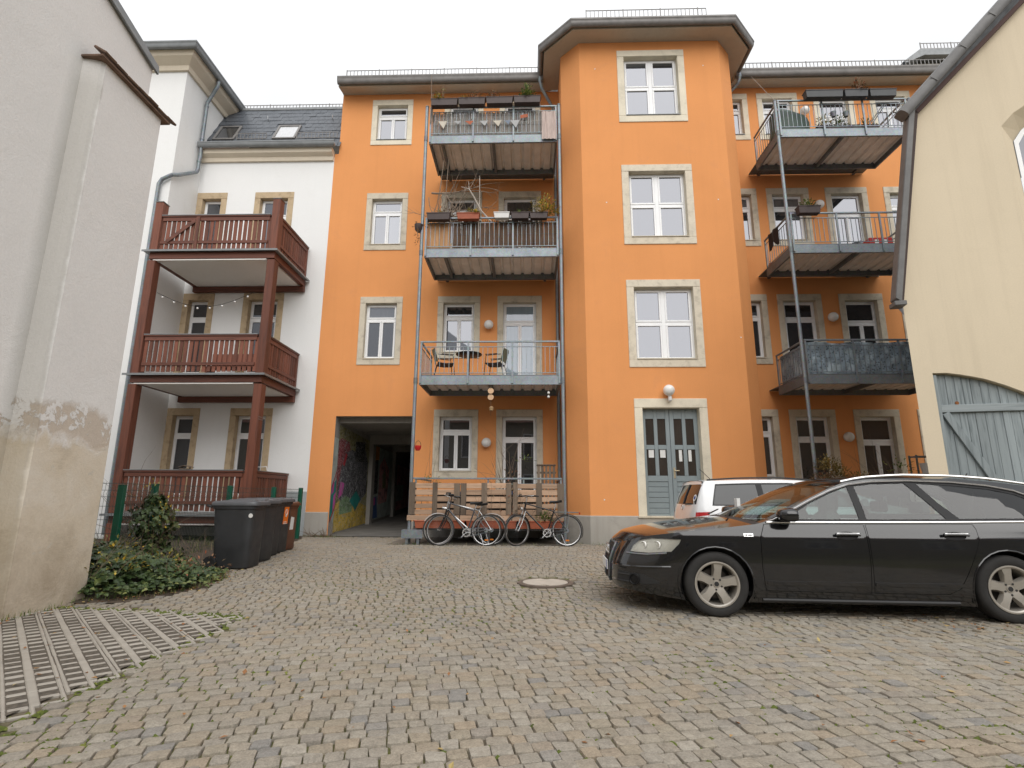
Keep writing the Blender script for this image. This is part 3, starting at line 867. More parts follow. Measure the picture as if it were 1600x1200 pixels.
for r_i in range(rows):
    off = sw / 2 if r_i % 2 else 0
    x = -10.4 + off
    while x < -6.05:
        w = sw * rnd.uniform(0.9, 1.05)
        cx = x + w / 2
        c = A0 + sd * (rh * (r_i + 0.5)) + sn * rnd.uniform(0.002, 0.009)
        if any(a - 0.03 < cx < b + 0.03 and sky_z[0] - 0.05 < c.z < sky_z[1] + 0.05 for a, b in sky_l):
            x += w + 0.005; continue
        if cx + w / 2 > -6.0: break
        tilt = Matrix.Rotation(R(-1.6 + rnd.uniform(-0.5, 0.5)), 3, 'X') @ Matrix.Rotation(R(rnd.uniform(-1, 1)), 3, 'Z')
        e = (rot @ tilt).to_euler()
        loc = (cx + ox, c.y, c.z); scl = (w, rh * 1.02, 0.008)
        if first: proto.location, proto.rotation_euler, proto.scale = loc, e, scl; first = False
        else: put(proto, mans, loc, e, scl)
        x += w + 0.005
for (a, b) in sky_l:
    t0 = (sky_z[0] - A0.z) / sd.z; t1 = (sky_z[1] - A0.z) / sd.z
    Mx = Matrix.Translation((ox, A0.y, A0.z)) @ rot.to_4x4()
    mb = MB()
    for bx in ((a, a + 0.07, t0, t1), (b - 0.07, b, t0, t1), (a + 0.07, b - 0.07, t0, t0 + 0.07), (a + 0.07, b - 0.07, t1 - 0.07, t1)):
        mb.box(bx[0], bx[1], bx[2], bx[3], -0.03, 0.06, Mx)
    s_ = mb.build('skylight', m_zinc_dk, white, bevel=0.006)
    MB().box(a + 0.07, b - 0.07, t0 + 0.07, t1 - 0.07, 0.0, 0.03, Mx).build('pane', m_pane_dk if a < -9 else m_pane_white, s_)
    s_['label'] = 'roof window with grey sash in the slates'
mb = MB(); mb.box(-10.2 + ox, -5.95 + ox, 0.98, 1.16, 14.16, 14.28); mb.build('ridge_gutter', m_zinc, white, bevel=0.02)
mb = MB(); mb.quad((-10.4 + ox, 1.1, 14.2), (-5.95 + ox, 1.1, 14.2), (-5.95 + ox, 6, 15.3), (-10.4 + ox, 6, 15.3)); mb.build('upper_roof', m_zinc_dk, white, fix=False)
snow_guard(white, (-10.05 + ox, 1.1, 14.26), (-6.1 + ox, 1.1, 14.26), 0.2)
snow_guard(white, (-9.35 + ox, -0.02, 12.28), (-8.4 + ox, -0.02, 12.28), 0.22)
snow_guard(white, (-7.4 + ox, -0.02, 12.28), (-6.1 + ox, -0.02, 12.28), 0.22)
for x in (-8.75, -6.55):
    mb = MB(); p = A0 + sd * 1.75
    mb.tube([(x + ox, p.y, p.z), (x + ox, p.y - 0.09, p.z + 0.02), (x + ox, p.y - 0.11, p.z + 0.12)], 0.013, 6); mb.build('roof_hook', m_steel, white)
mb = MB(); mb.box(-7.2 + ox, -6.35 + ox, 1.9, 2.5, 14.2, 15.0); mb.build('chimney', m_brick_r, white)
mb = MB()
xx = -10.4 + ox
mb.tube([(xx + 0.42, -0.35, 14.2), (xx + 0.42, -0.35, 14.02), (xx + 0.30, -0.3, 13.85), (xx + 0.09, -0.27, 13.45), (xx + 0.09, -0.27, 11.05), (xx + 0.09, -0.33, 10.92), (xx + 0.09, -1.1, 10.32), (xx + 0.07, WY - 0.08, 10.2), (xx - 0.2, WY - 0.09, 10.05), (xx - 0.28, WY - 0.09, 9.9), (xx - 0.28, WY - 0.09, 0.1)], 0.055, 10)
for z in (13.3, 12.1, 11.3): mb.lathe([(0.064, 0), (0.064, 0.05)], 10, Matrix.Translation((xx + 0.09, -0.27, z)))
mb.build('downpipe', m_galv, white, smooth=True)
mb = MB(); mb.tube([(-10.28 + ox, -0.3, 11.78), (-10.28 + ox, -0.28, 11.5), (xx + 0.1, -0.27, 11.35)], 0.05, 8); mb.build('downpipe', m_galv, white, smooth=True)
# ------------------------------------------------------------------ 2-D patches with holes
def in_poly(x, y, P):
    c = False; n = len(P); j = n - 1
    for i in range(n):
        if ((P[i][1] > y) != (P[j][1] > y)) and (x < (P[j][0] - P[i][0]) * (y - P[i][1]) / (P[j][1] - P[i][1]) + P[i][0]): c = not c
        j = i
    return c
def resample(P, step, closed=True):
    out = []; n = len(P)
    for i in range(n if closed else n - 1):
        a, b = Vector(P[i]), Vector(P[(i + 1) % n]); L = (b - a).length; k = max(1, int(round(L / step)))
        for q in range(k): out.append(tuple(a.lerp(b, q / k)))
    if not closed: out.append(tuple(P[-1]))
    return out
def patch2d(outer, holes=(), step=0.1, inner=True):
    """triangulated flat region with holes and inner points; returns points and triangles"""
    O = resample(outer, step); Hs = [resample(h, step) for h in holes]
    pts, edges = [], []
    for loop in [O] + Hs:
        s = len(pts); pts += [Vector(p) for p in loop]
        edges += [(s + i, s + (i + 1) % len(loop)) for i in range(len(loop))]
    if inner:
        xs = [p[0] for p in O]; ys = [p[1] for p in O]
        y = min(ys) + step / 2; r_ = 0
        while y < max(ys):
            x = min(xs) + step * (0.5 if r_ % 2 else 0.25)
            while x < max(xs):
                if in_poly(x, y, O) and not any(in_poly(x, y, h) for h in Hs):
                    if min((Vector((x, y)) - p).length for p in pts[:sum(len(l) for l in [O] + Hs)]) > step * 0.45: pts.append(Vector((x, y)))
                x += step
            y += step * 0.87; r_ += 1
    v, e, f, *_ = delaunay_2d_cdt(pts, edges, [], 0, 1e-6)
    tris = []
    for t in f:
        cx = sum(v[i].x for i in t) / 3; cy = sum(v[i].y for i in t) / 3
        if in_poly(cx, cy, O) and not any(in_poly(cx, cy, h) for h in Hs): tris.append(tuple(t))
    return [(p.x, p.y) for p in v], tris, O, Hs

# ------------------------------------------------------------------ CREAM HOUSE on the right
m_gatewood = M_wood('grey_weathered_gate_paint', (0.265, 0.30, 0.31), (0.135, 0.16, 0.17), 2, 0.75, 0.55, 0.14)
m_gatewood_x = M_wood('grey_weathered_gate_rail', (0.30, 0.335, 0.345), (0.17, 0.195, 0.205), 0, 0.75, 0.6, 0.1)
m_rust = M_plain('rust', (0.25, 0.095, 0.03), 0.9, 0.1, 0.35, 12)
m_zinc_edge = M_plain('weathered_zinc_edge', (0.125, 0.122, 0.12), 0.55, 0.1, 0.2, 5)
cream = thing('cream_house', 'cream rendered house end with grey boarded gate behind black car', 'house', (6.47, 8.6, 0), (0, 0, R(-11.8)))
gate_poly = [(0.021, -0.3), (0.021, 3.045), (0.22, 3.04), (0.395, 3.005), (0.56, 2.965), (0.728, 2.915), (0.97, 2.81), (1.198, 2.69), (1.45, 2.52), (1.7, 2.31), (1.95, 2.05), (2.1, 1.86), (2.1, -0.3)]
win_poly = [(1.62, 4.5), (1.62, 7.28), (1.82, 7.50), (2.08, 7.66), (2.42, 7.73), (2.76, 7.66), (3.02, 7.50), (3.22, 7.28), (3.22, 4.5)]
wall_poly = [(-0.245, -0.4), (-0.245, 4.36), (0.36, 7.66), (3.0, 10.35), (6.0, 10.35), (6.0, -0.4)]
pts, tris, _, _ = patch2d(wall_poly, [gate_poly, win_poly], 0.5)
mb = MB(); mb.add([(p[0], 0, p[1]) for p in pts], tris)
ex = Vector((0.62, 1.0, 0)) * 6
for a, b in (((-0.245, -0.4), (-0.245, 4.36)),):
    mb.quad((a[0], 0, a[1]), (b[0], 0, b[1]), (b[0] + ex.x, ex.y, b[1]), (a[0] + ex.x, ex.y, a[1]))
for poly, d in ((gate_poly, 0.30),):
    for i in range(len(poly)):
        a, b = poly[i], poly[(i + 1) % len(poly)]
        mb.quad((a[0], 0, a[1]), (b[0], 0, b[1]), (b[0], d, b[1]), (a[0], d, a[1]))
win_in = [(2.42 + (x - 2.42) * 0.66, 4.5 + 0.2 + (z - 4.5) * 0.865) for x, z in win_poly]
for i in range(len(win_poly)):
    j = (i + 1) % len(win_poly); a, b, c_, d_ = win_poly[i], win_poly[j], win_in[j], win_in[i]
    mb.quad((a[0], 0, a[1]), (b[0], 0, b[1]), (c_[0], 0.24, c_[1]), (d_[0], 0.24, d_[1]))
mb.build('wall', m_cream, cream, fix=False)
# roof edges
mb = MB()
mb.prism([(-0.40, 4.30), (-0.315, 4.22), (0.345, 7.78), (0.26, 7.84)], -0.16, 0.06)
mb.box(-0.43, -0.25, -0.17, 0.05, 4.17, 4.25)
mb.build('verge_flashing', m_zinc_edge, cream, bevel=0.01)
mb = MB(); mb.prism([(-0.315, 4.26), (-0.262, 4.26), (0.40, 7.72), (0.35, 7.76)], -0.10, 0.0); mb.build('verge_board', M_plain('dark_brown_board', (0.06, 0.04, 0.035), 0.8), cream)
mb = MB()
d = Vector((1.86, 0, 1.99)).normalized(); s_ = Vector((-d.z, 0, d.x))
base = Vector((0.12, 0, 7.66)); L = 3.9
ring_p = [(0.02, -0.22), (0.05, -0.245), (0.12, -0.25), (0.18, -0.23), (0.205, -0.17), (0.21, -0.02), (0.18, 0.0), (0.04, 0.0), (0.02, -0.1)]
vs = [base + d * l + s_ * (o - 0.12) + Vector((0, y, 0)) for l in (0, L) for o, y in ring_p]
n = len(ring_p); mb.add(vs, [tuple(range(n)), tuple(range(2 * n - 1, n - 1, -1))] + [(i, (i + 1) % n, n + (i + 1) % n, n + i) for i in range(n)])
for l in (0.75, 1.5, 2.25, 3.0):
    mb.bar(base + d * l + s_ * -0.01 + Vector((0, -0.254, 0)), base + d * (l + 0.015) + s_ * -0.01 + Vector((0, -0.254, 0)), 0.008, 0.14, s_)
mb.build('verge_gutter', m_zinc_edge, cream, smooth=True)
mb = MB(); mb.bar(Vector((0.36, -0.05, 7.70)), Vector((3.06, -0.05, 10.42)), 0.10, 0.07, s_); mb.build('verge_board', M_plain('dark_red_board', (0.07, 0.035, 0.03), 0.8), cream)
mb = MB()
for a, b in (((-0.36, 4.3), (0.30, 7.82)), ((0.25, 7.83), (3.0, 10.6))):
    mb.quad((a[0], 0.07, a[1]), (b[0], 0.07, b[1]), (b[0] + ex.x, ex.y, b[1]), (a[0] + ex.x, ex.y, a[1]))
mb.build('roof', m_slate, cream, fix=False)
# arched window
yd = 0.22
win_poly = win_in
inn = [(2.42 + (x - 2.42) * 0.88, z - (0.06 if z > 6.2 else -0.06)) for x, z in win_poly]
mb = MB(); vs = [(x, y, z) for y in (yd, yd + 0.07) for P in (win_poly, inn) for x, z in P]
q = len(win_poly); fs = []
for i in range(q):
    j = (i + 1) % q
    fs += [(i, j, q + j, q + i), (q + i, q + j, 3 * q + j, 3 * q + i)]
mb.add(vs, fs)
mb.box(2.37, 2.47, yd - 0.01, yd + 0.06, 4.8, 7.4)
for (a, b) in ((1.95, 2.37), (2.47, 2.9)): mb.box(a, b, yd - 0.01, yd + 0.06, 6.38, 6.46)
w = mb.build('window', m_pvc, cream, fix=True)
MB().prism(inn, yd + 0.03, yd + 0.04).build('pane', m_pane_dk, w)
# gate of single boards, rails and brace
gate_o = MB().box(0.026, 0.085, 0.03, 0.12, -0.15, 3.02).build('gate', m_gatewood, cream, bevel=0.004)
gate_o['label'] = 'weathered grey boarded gate with diagonal brace under an arch'
def arch_z(u):
    for i in range(1, len(gate_poly) - 2):
        a, b = gate_poly[i], gate_poly[i + 1]
        if a[0] <= u <= b[0] and b[0] > a[0]: return a[1] + (b[1] - a[1]) * (u - a[0]) / (b[0] - a[0])
    return 1.86
u = 0.09
while u < 2.05:
    w = rnd.uniform(0.10, 0.145); u1 = min(u + w, 2.09); y0 = 0.085 + rnd.uniform(-0.004, 0.004)
    mb = MB(); q = [(u + 0.002, -0.15), (u1 - 0.002, -0.15), (u1 - 0.002, arch_z(u1) - 0.012), (u + 0.002, arch_z(u) - 0.012)]
    mb.prism(q, y0, y0 + 0.028)
    mb.build('board', m_gatewood, gate_o, bevel=0.004); u = u1
for z0, z1 in ((2.41, 2.53), (1.17, 1.31), (0.1, 0.24)):
    MB().box(0.088, 2.09, 0.045, 0.080, z0, z1).build('rail', m_gatewood_x, gate_o, bevel=0.005)
MB().bar((0.14, 0.06, 2.40), (0.66, 0.06, 1.315), 0.035, 0.105, (1, 0, 0.5)).build('brace', m_gatewood, gate_o, bevel=0.005)
MB().bar((1.0, 0.06, 1.16), (0.2, 0.06, 0.25), 0.035, 0.105, (1, 0, -0.5)).build('brace', m_gatewood, gate_o, bevel=0.005)
for (a, b) in ((0.33, 2.56), (0.60, 1.335)):
    MB().lathe([(0.03, 0), (0.028, 0.006), (0.0, 0.009)], 8, Matrix.Translation((a, 0.083, b)) @ Matrix.Rotation(R(90), 4, 'X')).build('nail_plate', m_rust, gate_o)

# ------------------------------------------------------------------ GREY HOUSE WALL on the left
t = NT('grey_dirty_shaded_render')
v = t.coord(rand=False)
sp = t.n.new('ShaderNodeSeparateXYZ'); t.l.new(v, sp.inputs[0])
n1 = t.noise(v, 1.3, 7, 0.65, 0.3); n2 = t.noise(v, 3.2, 8, 0.7, 0.5); n3 = t.noise(v, 0.5, 4)
z1 = t.math('ADD', sp.outputs['Z'], t.math('MULTIPLY', t.math('SUBTRACT', n2, 0.5), 0.9))
up = t.ramp(n3, [(0.3, (0.735, 0.722, 0.708)), (0.7, (0.80, 0.787, 0.773))])
low = t.ramp(n1, [(0.3, (0.50, 0.425, 0.325)), (0.5, (0.66, 0.58, 0.465)), (0.72, (0.73, 0.67, 0.58))])
f = t.ramp(t.math('MULTIPLY', t.math('ADD', z1, 0.5), 0.25), [(0.515, 1.0), (0.56, 0.0)])
col = t.mix(f, up, low)
# flaked band where the paint has come off
z2 = t.math('ADD', sp.outputs['Z'], t.math('MULTIPLY', t.math('SUBTRACT', n1, 0.5), 0.5))
b1 = t.ramp(t.math('MULTIPLY', z2, 0.25), [(0.405, 0.0), (0.43, 1.0), (0.50, 1.0), (0.525, 0.0)])
pf = t.math('MULTIPLY', b1, t.ramp(n2, [(0.465, 0.0), (0.49, 1.0)]))
col = t.mix(t.math('MULTIPLY', pf, 0.72), col, (0.50, 0.405, 0.305))
z3 = t.ramp(t.math('MULTIPLY', t.math('ADD', z1, 0.3), 0.4), [(0.1, 1.0), (0.42, 0.0)])
n4 = t.noise(v, 2.0, 9, 0.75, 0.6)
col = t.mix(t.math('MULTIPLY', z3, t.ramp(n4, [(0.4, 0.15), (0.65, 0.9)])), col, (0.37, 0.30, 0.22))
ps = t.math('MULTIPLY', t.ramp(n2, [(0.63, 0.0), (0.66, 1.0)]), f)
col = t.mix(t.math('MULTIPLY', ps, 0.7), col, (0.58, 0.54, 0.47))
sy = t.math('ADD', sp.outputs['Y'], t.math('MULTIPLY', t.math('SUBTRACT', n1, 0.5), 0.12))  # buttress near face darkened: shade put into the colour, with some dirt
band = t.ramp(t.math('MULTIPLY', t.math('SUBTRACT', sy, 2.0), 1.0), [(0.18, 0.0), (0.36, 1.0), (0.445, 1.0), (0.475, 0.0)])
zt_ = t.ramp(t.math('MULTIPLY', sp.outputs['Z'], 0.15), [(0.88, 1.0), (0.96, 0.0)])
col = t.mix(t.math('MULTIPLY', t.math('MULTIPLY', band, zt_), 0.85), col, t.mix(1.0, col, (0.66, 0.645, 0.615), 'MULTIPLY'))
col = t.mix(1.0, col, t.ramp(t.noise(v, 40, 3), [(0.3, 0.96), (0.7, 1.03)]), 'MULTIPLY')
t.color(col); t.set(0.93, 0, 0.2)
t.bump(t.math('ADD', t.math('ADD', t.math('MULTIPLY', f, -0.3), t.math('MULTIPLY', pf, -0.6)), t.math('ADD', t.math('MULTIPLY', n4, 1.0), t.math('MULTIPLY', t.noise(v, 60, 3), 0.25))), 0.5, 0.02)
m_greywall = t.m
greyh = thing('grey_house_wall', 'grey rendered house wall with stained flaking foot and tiled buttress', 'house', (-5.36, 3.0, 0))
gx = 5.36; gy = -3.0
PX, PYa, PYb = -5.15, 5.43, 6.48
def topz(y): return 7.07 + (6.43 - y) * 0.29
mb = MB()
Ya, Yb = -6.0, 6.42
mb.add([(0, Ya + gy, -0.4), (0, Yb + gy, -0.4), (0, Yb + gy, topz(Yb)), (0, Ya + gy, topz(Ya)), (-7, Yb + gy, -0.4), (-7, Yb + gy, topz(Yb)), (-7, Ya + gy, -0.4), (-7, Ya + gy, topz(Ya))], [(0, 1, 2, 3), (1, 4, 5, 2), (0, 3, 7, 6)])
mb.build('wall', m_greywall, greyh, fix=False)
mb = MB()
px = PX + gx
def rp(y, x): return (x, y + gy)
plan = [(0.0, PYa - 0.06), (px - 0.10, PYa - 0.035), (px - 0.03, PYa - 0.01), (px, PYa + 0.03), (px, PYb - 0.02), (px - 0.02, PYb), (-0.05, PYb)]
for z0, z1 in ((-0.4, 3.0), (3.0, 6.22)):
    for i in range(len(plan) - 1):
        a, b = plan[i], plan[i + 1]
        mb.quad((a[0], a[1] + gy, z0), (b[0], b[1] + gy, z0), (b[0], b[1] + gy, z1), (a[0], a[1] + gy, z1))
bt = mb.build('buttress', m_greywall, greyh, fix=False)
k = 0; y = PYa - 0.10
MB().box(-0.02, px + 0.06, PYa - 0.10 + gy, PYb + 0.08 + gy, 6.22, 6.245).build('coping_bed', m_oldtile, bt)
while y < PYb + 0.06:
    w = 0.19
    Mx = Matrix.Translation((px + 0.075, y + w / 2 + gy, 6.249 + rnd.uniform(0, 0.025))) @ Matrix.Rotation(R(30 + rnd.uniform(-4, 4)), 4, 'Y') @ Matrix.Rotation(R(rnd.uniform(-3, 3)), 4, 'Z')
    MB().box(-0.19, 0.0, -w / 2 + 0.004, w / 2 - 0.004, 0, 0.03, Mx).build('tile', m_oldtile, bt, bevel=0.006); y += w
mb = MB()
vs = []
for y in (Ya, Yb + 0.05):
    z = topz(y)
    vs += [(-0.5, y + gy, z + 0.12), (0.05, y + gy, z + 0.05), (0.06, y + gy, z - 0.08), (0.03, y + gy, z - 0.08), (0.02, y + gy, z + 0.0), (-0.5, y + gy, z + 0.0)]
mb.add(vs, [tuple(range(6)), tuple(range(11, 5, -1))] + [(i, (i + 1) % 6, 6 + (i + 1) % 6, 6 + i) for i in range(6)])
mb.build('roof_edge_flashing', m_zinc, greyh)

# ------------------------------------------------------------------ GROUND
t = NT('joint_dirt_and_moss')
v = t.coord(rand=False)
n1 = t.noise(v, 0.9, 6, 0.65); n2 = t.noise(v, 14, 4)
dirt = t.ramp(n2, [(0.3, (0.11, 0.09, 0.064)), (0.7, (0.19, 0.16, 0.115))])
moss = t.ramp(n2, [(0.3, (0.085, 0.10, 0.022)), (0.7, (0.17, 0.185, 0.045))])
t.color(t.mix(t.ramp(n1, [(0.44, 0.0), (0.60, 0.9)]), dirt, moss)); t.set(0.95, 0, 0.2)
t.bump(t.noise(v, 60, 4), 0.6, 0.02)
m_joint = t.m
xs = [-60, -30, -16] + [-12 + 0.75 * i for i in range(36)] + [20, 40, 60]
ys = [-60, -20, -6, 0] + [0.5 * i for i in range(1, 34)] + [22, 40, 90]
mb = MB(); n = len(xs)
mb.v = [(x, y, ground_z(x, y) - 0.014) for y in ys for x in xs]
for j in range(len(ys) - 1):
    for i in range(n - 1): mb.f.append((j * n + i, j * n + i + 1, (j + 1) * n + i + 1, (j + 1) * n + i)); mb.mi.append(0); mb.tone.append(0)
ground = struct(mb.build('ground', m_joint, fix=False, smooth=True))

def M_cobble(name, per_object):
    t = NT(name)
    v = t.coord(rand=True)
    if per_object:
        oi = t.n.new('ShaderNodeObjectInfo'); fac = oi.outputs['Random']
    else:
        at = t.n.new('ShaderNodeAttribute'); at.attribute_name = 'tone'; fac = at.outputs['Fac']
    base = t.ramp(fac, [(0.0, (0.310, 0.275, 0.222)), (0.2, (0.286, 0.261, 0.222)), (0.36, (0.319, 0.272, 0.207)), (0.5, (0.298, 0.270, 0.225)), (0.62, (0.339, 0.308, 0.258)), (0.75, (0.290, 0.255, 0.197)), (0.90, (0.326, 0.268, 0.199)), (0.985, (0.241, 0.229, 0.210))])
    g = t.noise(v, 26, 6, 0.75)
    gr = t.noise(v, 95, 3, 0.75)
    col = t.mix(1.0, base, t.ramp(g, [(0.28, 0.70), (0.5, 1.0), (0.75, 1.22)]), 'MULTIPLY')
    col = t.mix(1.0, col, t.ramp(gr, [(0.3, 0.74), (0.7, 1.22)]), 'MULTIPLY')
    big = t.noise(t.coord(rand=False, kind='Object') if not per_object else v, 0.55, 4)
    col = t.mix(1.0, col, t.ramp(big, [(0.3, 0.9), (0.7, 1.08)]), 'MULTIPLY')
    t.color(col); t.set(0.72, 0, 0.35)
    t.l.new(t.ramp(g, [(0.3, 0.55), (0.7, 0.85)]), t.b.inputs['Roughness'])
    t.bump(t.math('ADD', g, t.math('MULTIPLY', gr, 0.5)), 0.55, 0.008)
    return t.m
m_cob = M_cobble('granite_cobbles', False)
m_cob1 = M_cobble('granite_cobble', True)
pave = [(-5.2, 6.10), (-4.84, 6.05), (-4.17, 5.98), (-3.5, 5.87), (-2.98, 5.76), (-2.86, 5.3), (-2.84, 4.3), (-2.80, 3.6), (-2.76, 3.1), (-2.7, 2.3), (-5.2, 2.3)]
soilp = [(-5.2, 6.2), (-4.55, 6.35), (-4.15, 7.2), (-4.35, 8.0), (-4.75, 8.35), (-5.15, 8.5), (-5.3, 11.6), (-5.75, 13.9), (-6.1, 14.9), (-16, 14.9), (-16, 6.2)]
gang = R(45); gc, gs = math.cos(gang), math.sin(gang)
def cell_in(i, j):
    cx, cy = (i + 0.5) * 0.15, (j + 0.5) * 0.15
    X, Y = -3.6 + cx * gc - cy * gs, 4.3 + cx * gs + cy * gc
    return Y > 2.4 and in_poly(X, Y, pave)
def on_slab(x, y):
    dx, dy = x + 3.6, y - 4.3
    return cell_in(math.floor((dx * gc + dy * gs) / 0.15), math.floor((-dx * gs + dy * gc) / 0.15))
MHX, MHY, MHR = 0.23, 7.79, 0.36
def blocked(x, y, m=0.05):
    if in_poly(x, y, soilp) or any(on_slab(x + a, y + b) for a, b in ((-0.05, 0), (0.05, 0), (0, 0.04), (0, -0.04))): return True
    if (x - MHX) ** 2 + (y - MHY) ** 2 < (MHR + 0.07) ** 2: return True
    if x < -5.14 and y < 6.6: return True
    if y > 12.62 and -3.25 < x < 0.95: return True
    if y > 14.93 or (y > 13.10 and 1.4 < x < 5.5) or (y > 12.9 and 0.95 < x < 5.95 and y > 13.6 - min(max(x - 0.95, 0), max(5.95 - x, 0)) - 0.1): return True
    if (x - 6.47) * math.cos(R(11.8)) - (y - 8.6) * math.sin(R(11.8)) > -0.3 and (x - 6.47) * math.sin(R(11.8)) + (y - 8.6) * math.cos(R(11.8)) > 0 and y < 10: return True
    return False
def cobble_ring(w, d, r_):
    """plan outline of one worn stone: eight points, uneven"""
    c = min(w, d) * r_.uniform(0.05, 0.15); out = []
    for sx, sy in ((-1, -1), (1, -1), (1, 1), (-1, 1)):
        jx, jy = r_.uniform(-0.006, 0.003), r_.uniform(-0.006, 0.003)
        x, y = sx * (w / 2 + jx), sy * (d / 2 + jy)
        if sx * sy > 0: out += [(x, y - sy * c), (x - sx * c, y)]
        else: out += [(x - sx * c, y), (x, y - sy * c)]
    return out
def cobble(mb, cx, cy, cz, w, d, ang, r_, tone, fine):
    ring_ = cobble_ring(w, d, r_)
    if not fine: ring_ = ring_[::1] if r_.random() < 0.0 else [((ring_[i][0] + ring_[i + 1][0]) / 2, (ring_[i][1] + ring_[i + 1][1]) / 2) for i in range(0, 8, 2)]
    n = len(ring_); ca, sa = math.cos(ang), math.sin(ang)
    tx, ty = r_.uniform(-0.03, 0.03), r_.uniform(-0.03, 0.03)
    lev = [(1.0, -0.035), (0.99, -0.004), (0.955, 0.003), (0.70, 0.006)] if fine else [(1.03, -0.03), (1.0, -0.004), (0.93, 0.004)]
    vs = []
    for k, z in lev:
        for x, y in ring_:
            x_, y_ = x * k, y * k
            zz = z + (x_ * tx + y_ * ty if z > -0.03 else 0) + (r_.uniform(-0.002, 0.002) if fine else 0)
            vs.append((cx + x_ * ca - y_ * sa, cy + x_ * sa + y_ * ca, cz + zz))
    fs = []
    for l in range(len(lev) - 1):
        for i in range(n): fs.append((l * n + i, l * n + (i + 1) % n, (l + 1) * n + (i + 1) % n, (l + 1) * n + i))
    fs.append(tuple((len(lev) - 1) * n + i for i in range(n)))
    mb.add(vs, fs, tone)
r_ = random.Random(11)
stones = []
th = R(13)
v_ = -2.2
row = 0
while v_ < 18.5:
    d = r_.uniform(0.092, 0.116)
    u = -8 + r_.uniform(0, 0.2)
    ph = r_.uniform(0, 6.28)
    while u < 15:
        w = r_.uniform(0.085, 0.130)
        uc = u + w / 2
        bow = 0.12 * math.sin(uc * 0.55 + 0.4) + 0.03 * math.sin(uc * 1.7 + v_ * 0.8) - 0.010 * uc * uc
        x = uc * math.cos(th) - (v_ + d / 2) * math.sin(th); y = uc * math.sin(th) + (v_ + d / 2 + bow) * math.cos(th)
        sl = 0.066 * math.cos(uc * 0.55 + 0.4) + 0.051 * math.cos(uc * 1.7 + v_ * 0.8) - 0.02 * uc
        u += w
        if y < 2.3 or y > 15 or abs(x - 0.2) > 1.12 * y + 1.2 or x < -7.5 or x > 10.5 or blocked(x, y): continue
        stones.append((x, y, w - 0.001, d - 0.001, th + sl + r_.uniform(-0.05, 0.05), r_.gauss(0, 0.0035), r_.random()))
    v_ += d; row += 1
stones.sort(key=lambda s: s[1] + abs(s[0]) * 0.05)
paving = MB()
vis = [s for s in stones if abs(s[0]) < s[1] * 1.0 and s[1] > 2.62]
single = set(id(s) for s in vis[:300])
for s in stones:
    if id(s) in single: continue
    x, y, w, d, a, dz, tn = s
    cobble(paving, x, y, ground_z(x, y) + dz, w, d, a, r_, tn, y < 5.2)
cs = struct(paving.build('courtyard_paving', m_cob, fix=False, tone=True, smooth=True, angle=32))
pv = cs
# rename: the joined stones are one part of the paving, the 300 nearest are single parts
cob_mass = cs
base_o = bpy.data.objects.new('cobbled_yard', None); COL.objects.link(base_o); base_o['kind'] = 'structure'
del cob_mass['kind']; cob_mass.name = 'cobblestone_field'; cob_mass['kind'] = 'stuff'; cob_mass.parent = base_o
protos = []
for k in range(14):
    mb = MB(); rr = random.Random(100 + k); cobble(mb, 0, 0, 0, 0.108, 0.104, 0, rr, 0, True)
    me = mb.mesh('cobblestone', False); me.materials.append(m_cob1)
    me.polygons.foreach_set('use_smooth', [True] * len(me.polygons)); me.set_sharp_from_angle(angle=R(32)); protos.append(me)
for s in stones:
    if id(s) not in single: continue
    x, y, w, d, a, dz, tn = s
    o = bpy.data.objects.new('cobblestone', protos[r_.randrange(14)]); COL.objects.link(o); o.parent = base_o
    o.location = (x, y, ground_z(x, y) + dz); o.rotation_euler = (0, 0, a + (math.pi if r_.random() < 0.5 else 0)); o.scale = (w / 0.108, d / 0.104, 1)

# grid pavers: every slab with its slots
m_grid = M_plain('grid_paver_concrete', (0.37, 0.34, 0.295), 0.92, 0, 0.14, 4, 0.5, 70)
gp = bpy.data.objects.new('grid_paving', None); COL.objects.link(gp); gp['kind'] = 'structure'
PC = 0.150
def grid_mesh(n):
    mb = MB(); S = n * PC; h = 0.026; h2 = 0.021
    for k in range(n + 1):
        a_, b_ = k * PC - h, k * PC + h
        mb.box(max(a_, 0.001), min(b_, S - 0.001), 0.001, S - 0.001, -0.07, 0.0)
    for i in range(n):
        for k in range(n + 1):
            a_, b_ = k * PC - h2, k * PC + h2
            mb.box(i * PC + h, (i + 1) * PC - h, max(a_, 0.001), min(b_, S - 0.001), -0.07, -0.0012)
    me = mb.mesh('paving_slab'); me.materials.append(m_grid); return me
g2, g1 = grid_mesh(2), grid_mesh(1)
def place_slab(me, i, j, n):
    lx, ly = i * PC, j * PC
    x, y = -3.6 + lx * gc - ly * gs, 4.3 + lx * gs + ly * gc
    o = bpy.data.objects.new('paving_slab', me); COL.objects.link(o); o.parent = gp
    o.location = (x, y, ground_z(x, y) + 0.005 + 0.003 * math.sin(i * 0.9 + j * 0.6))
    o.rotation_euler = (R(0.3 * math.sin(j * 1.3)), R(0.3 * math.sin(i * 1.7)), gang)
    bv = o.modifiers.new('bevel', 'BEVEL'); bv.width = 0.007; bv.segments = 1; bv.limit_method = 'ANGLE'
for i in range(-30, 40, 2):
    for j in range(-30, 40, 2):
        c4 = [(a_, b_) for a_ in (0, 1) for b_ in (0, 1) if cell_in(i + a_, j + b_)]
        if len(c4) == 4: place_slab(g2, i, j, 2)
        else:
            for a_, b_ in c4: place_slab(g1, i + a_, j + b_, 1)
pts, tris, _, _ = patch2d([(-5.15, 2.3), (-2.9, 2.3), (-2.86, 5.6), (-5.1, 6.05)], [], 0.3)
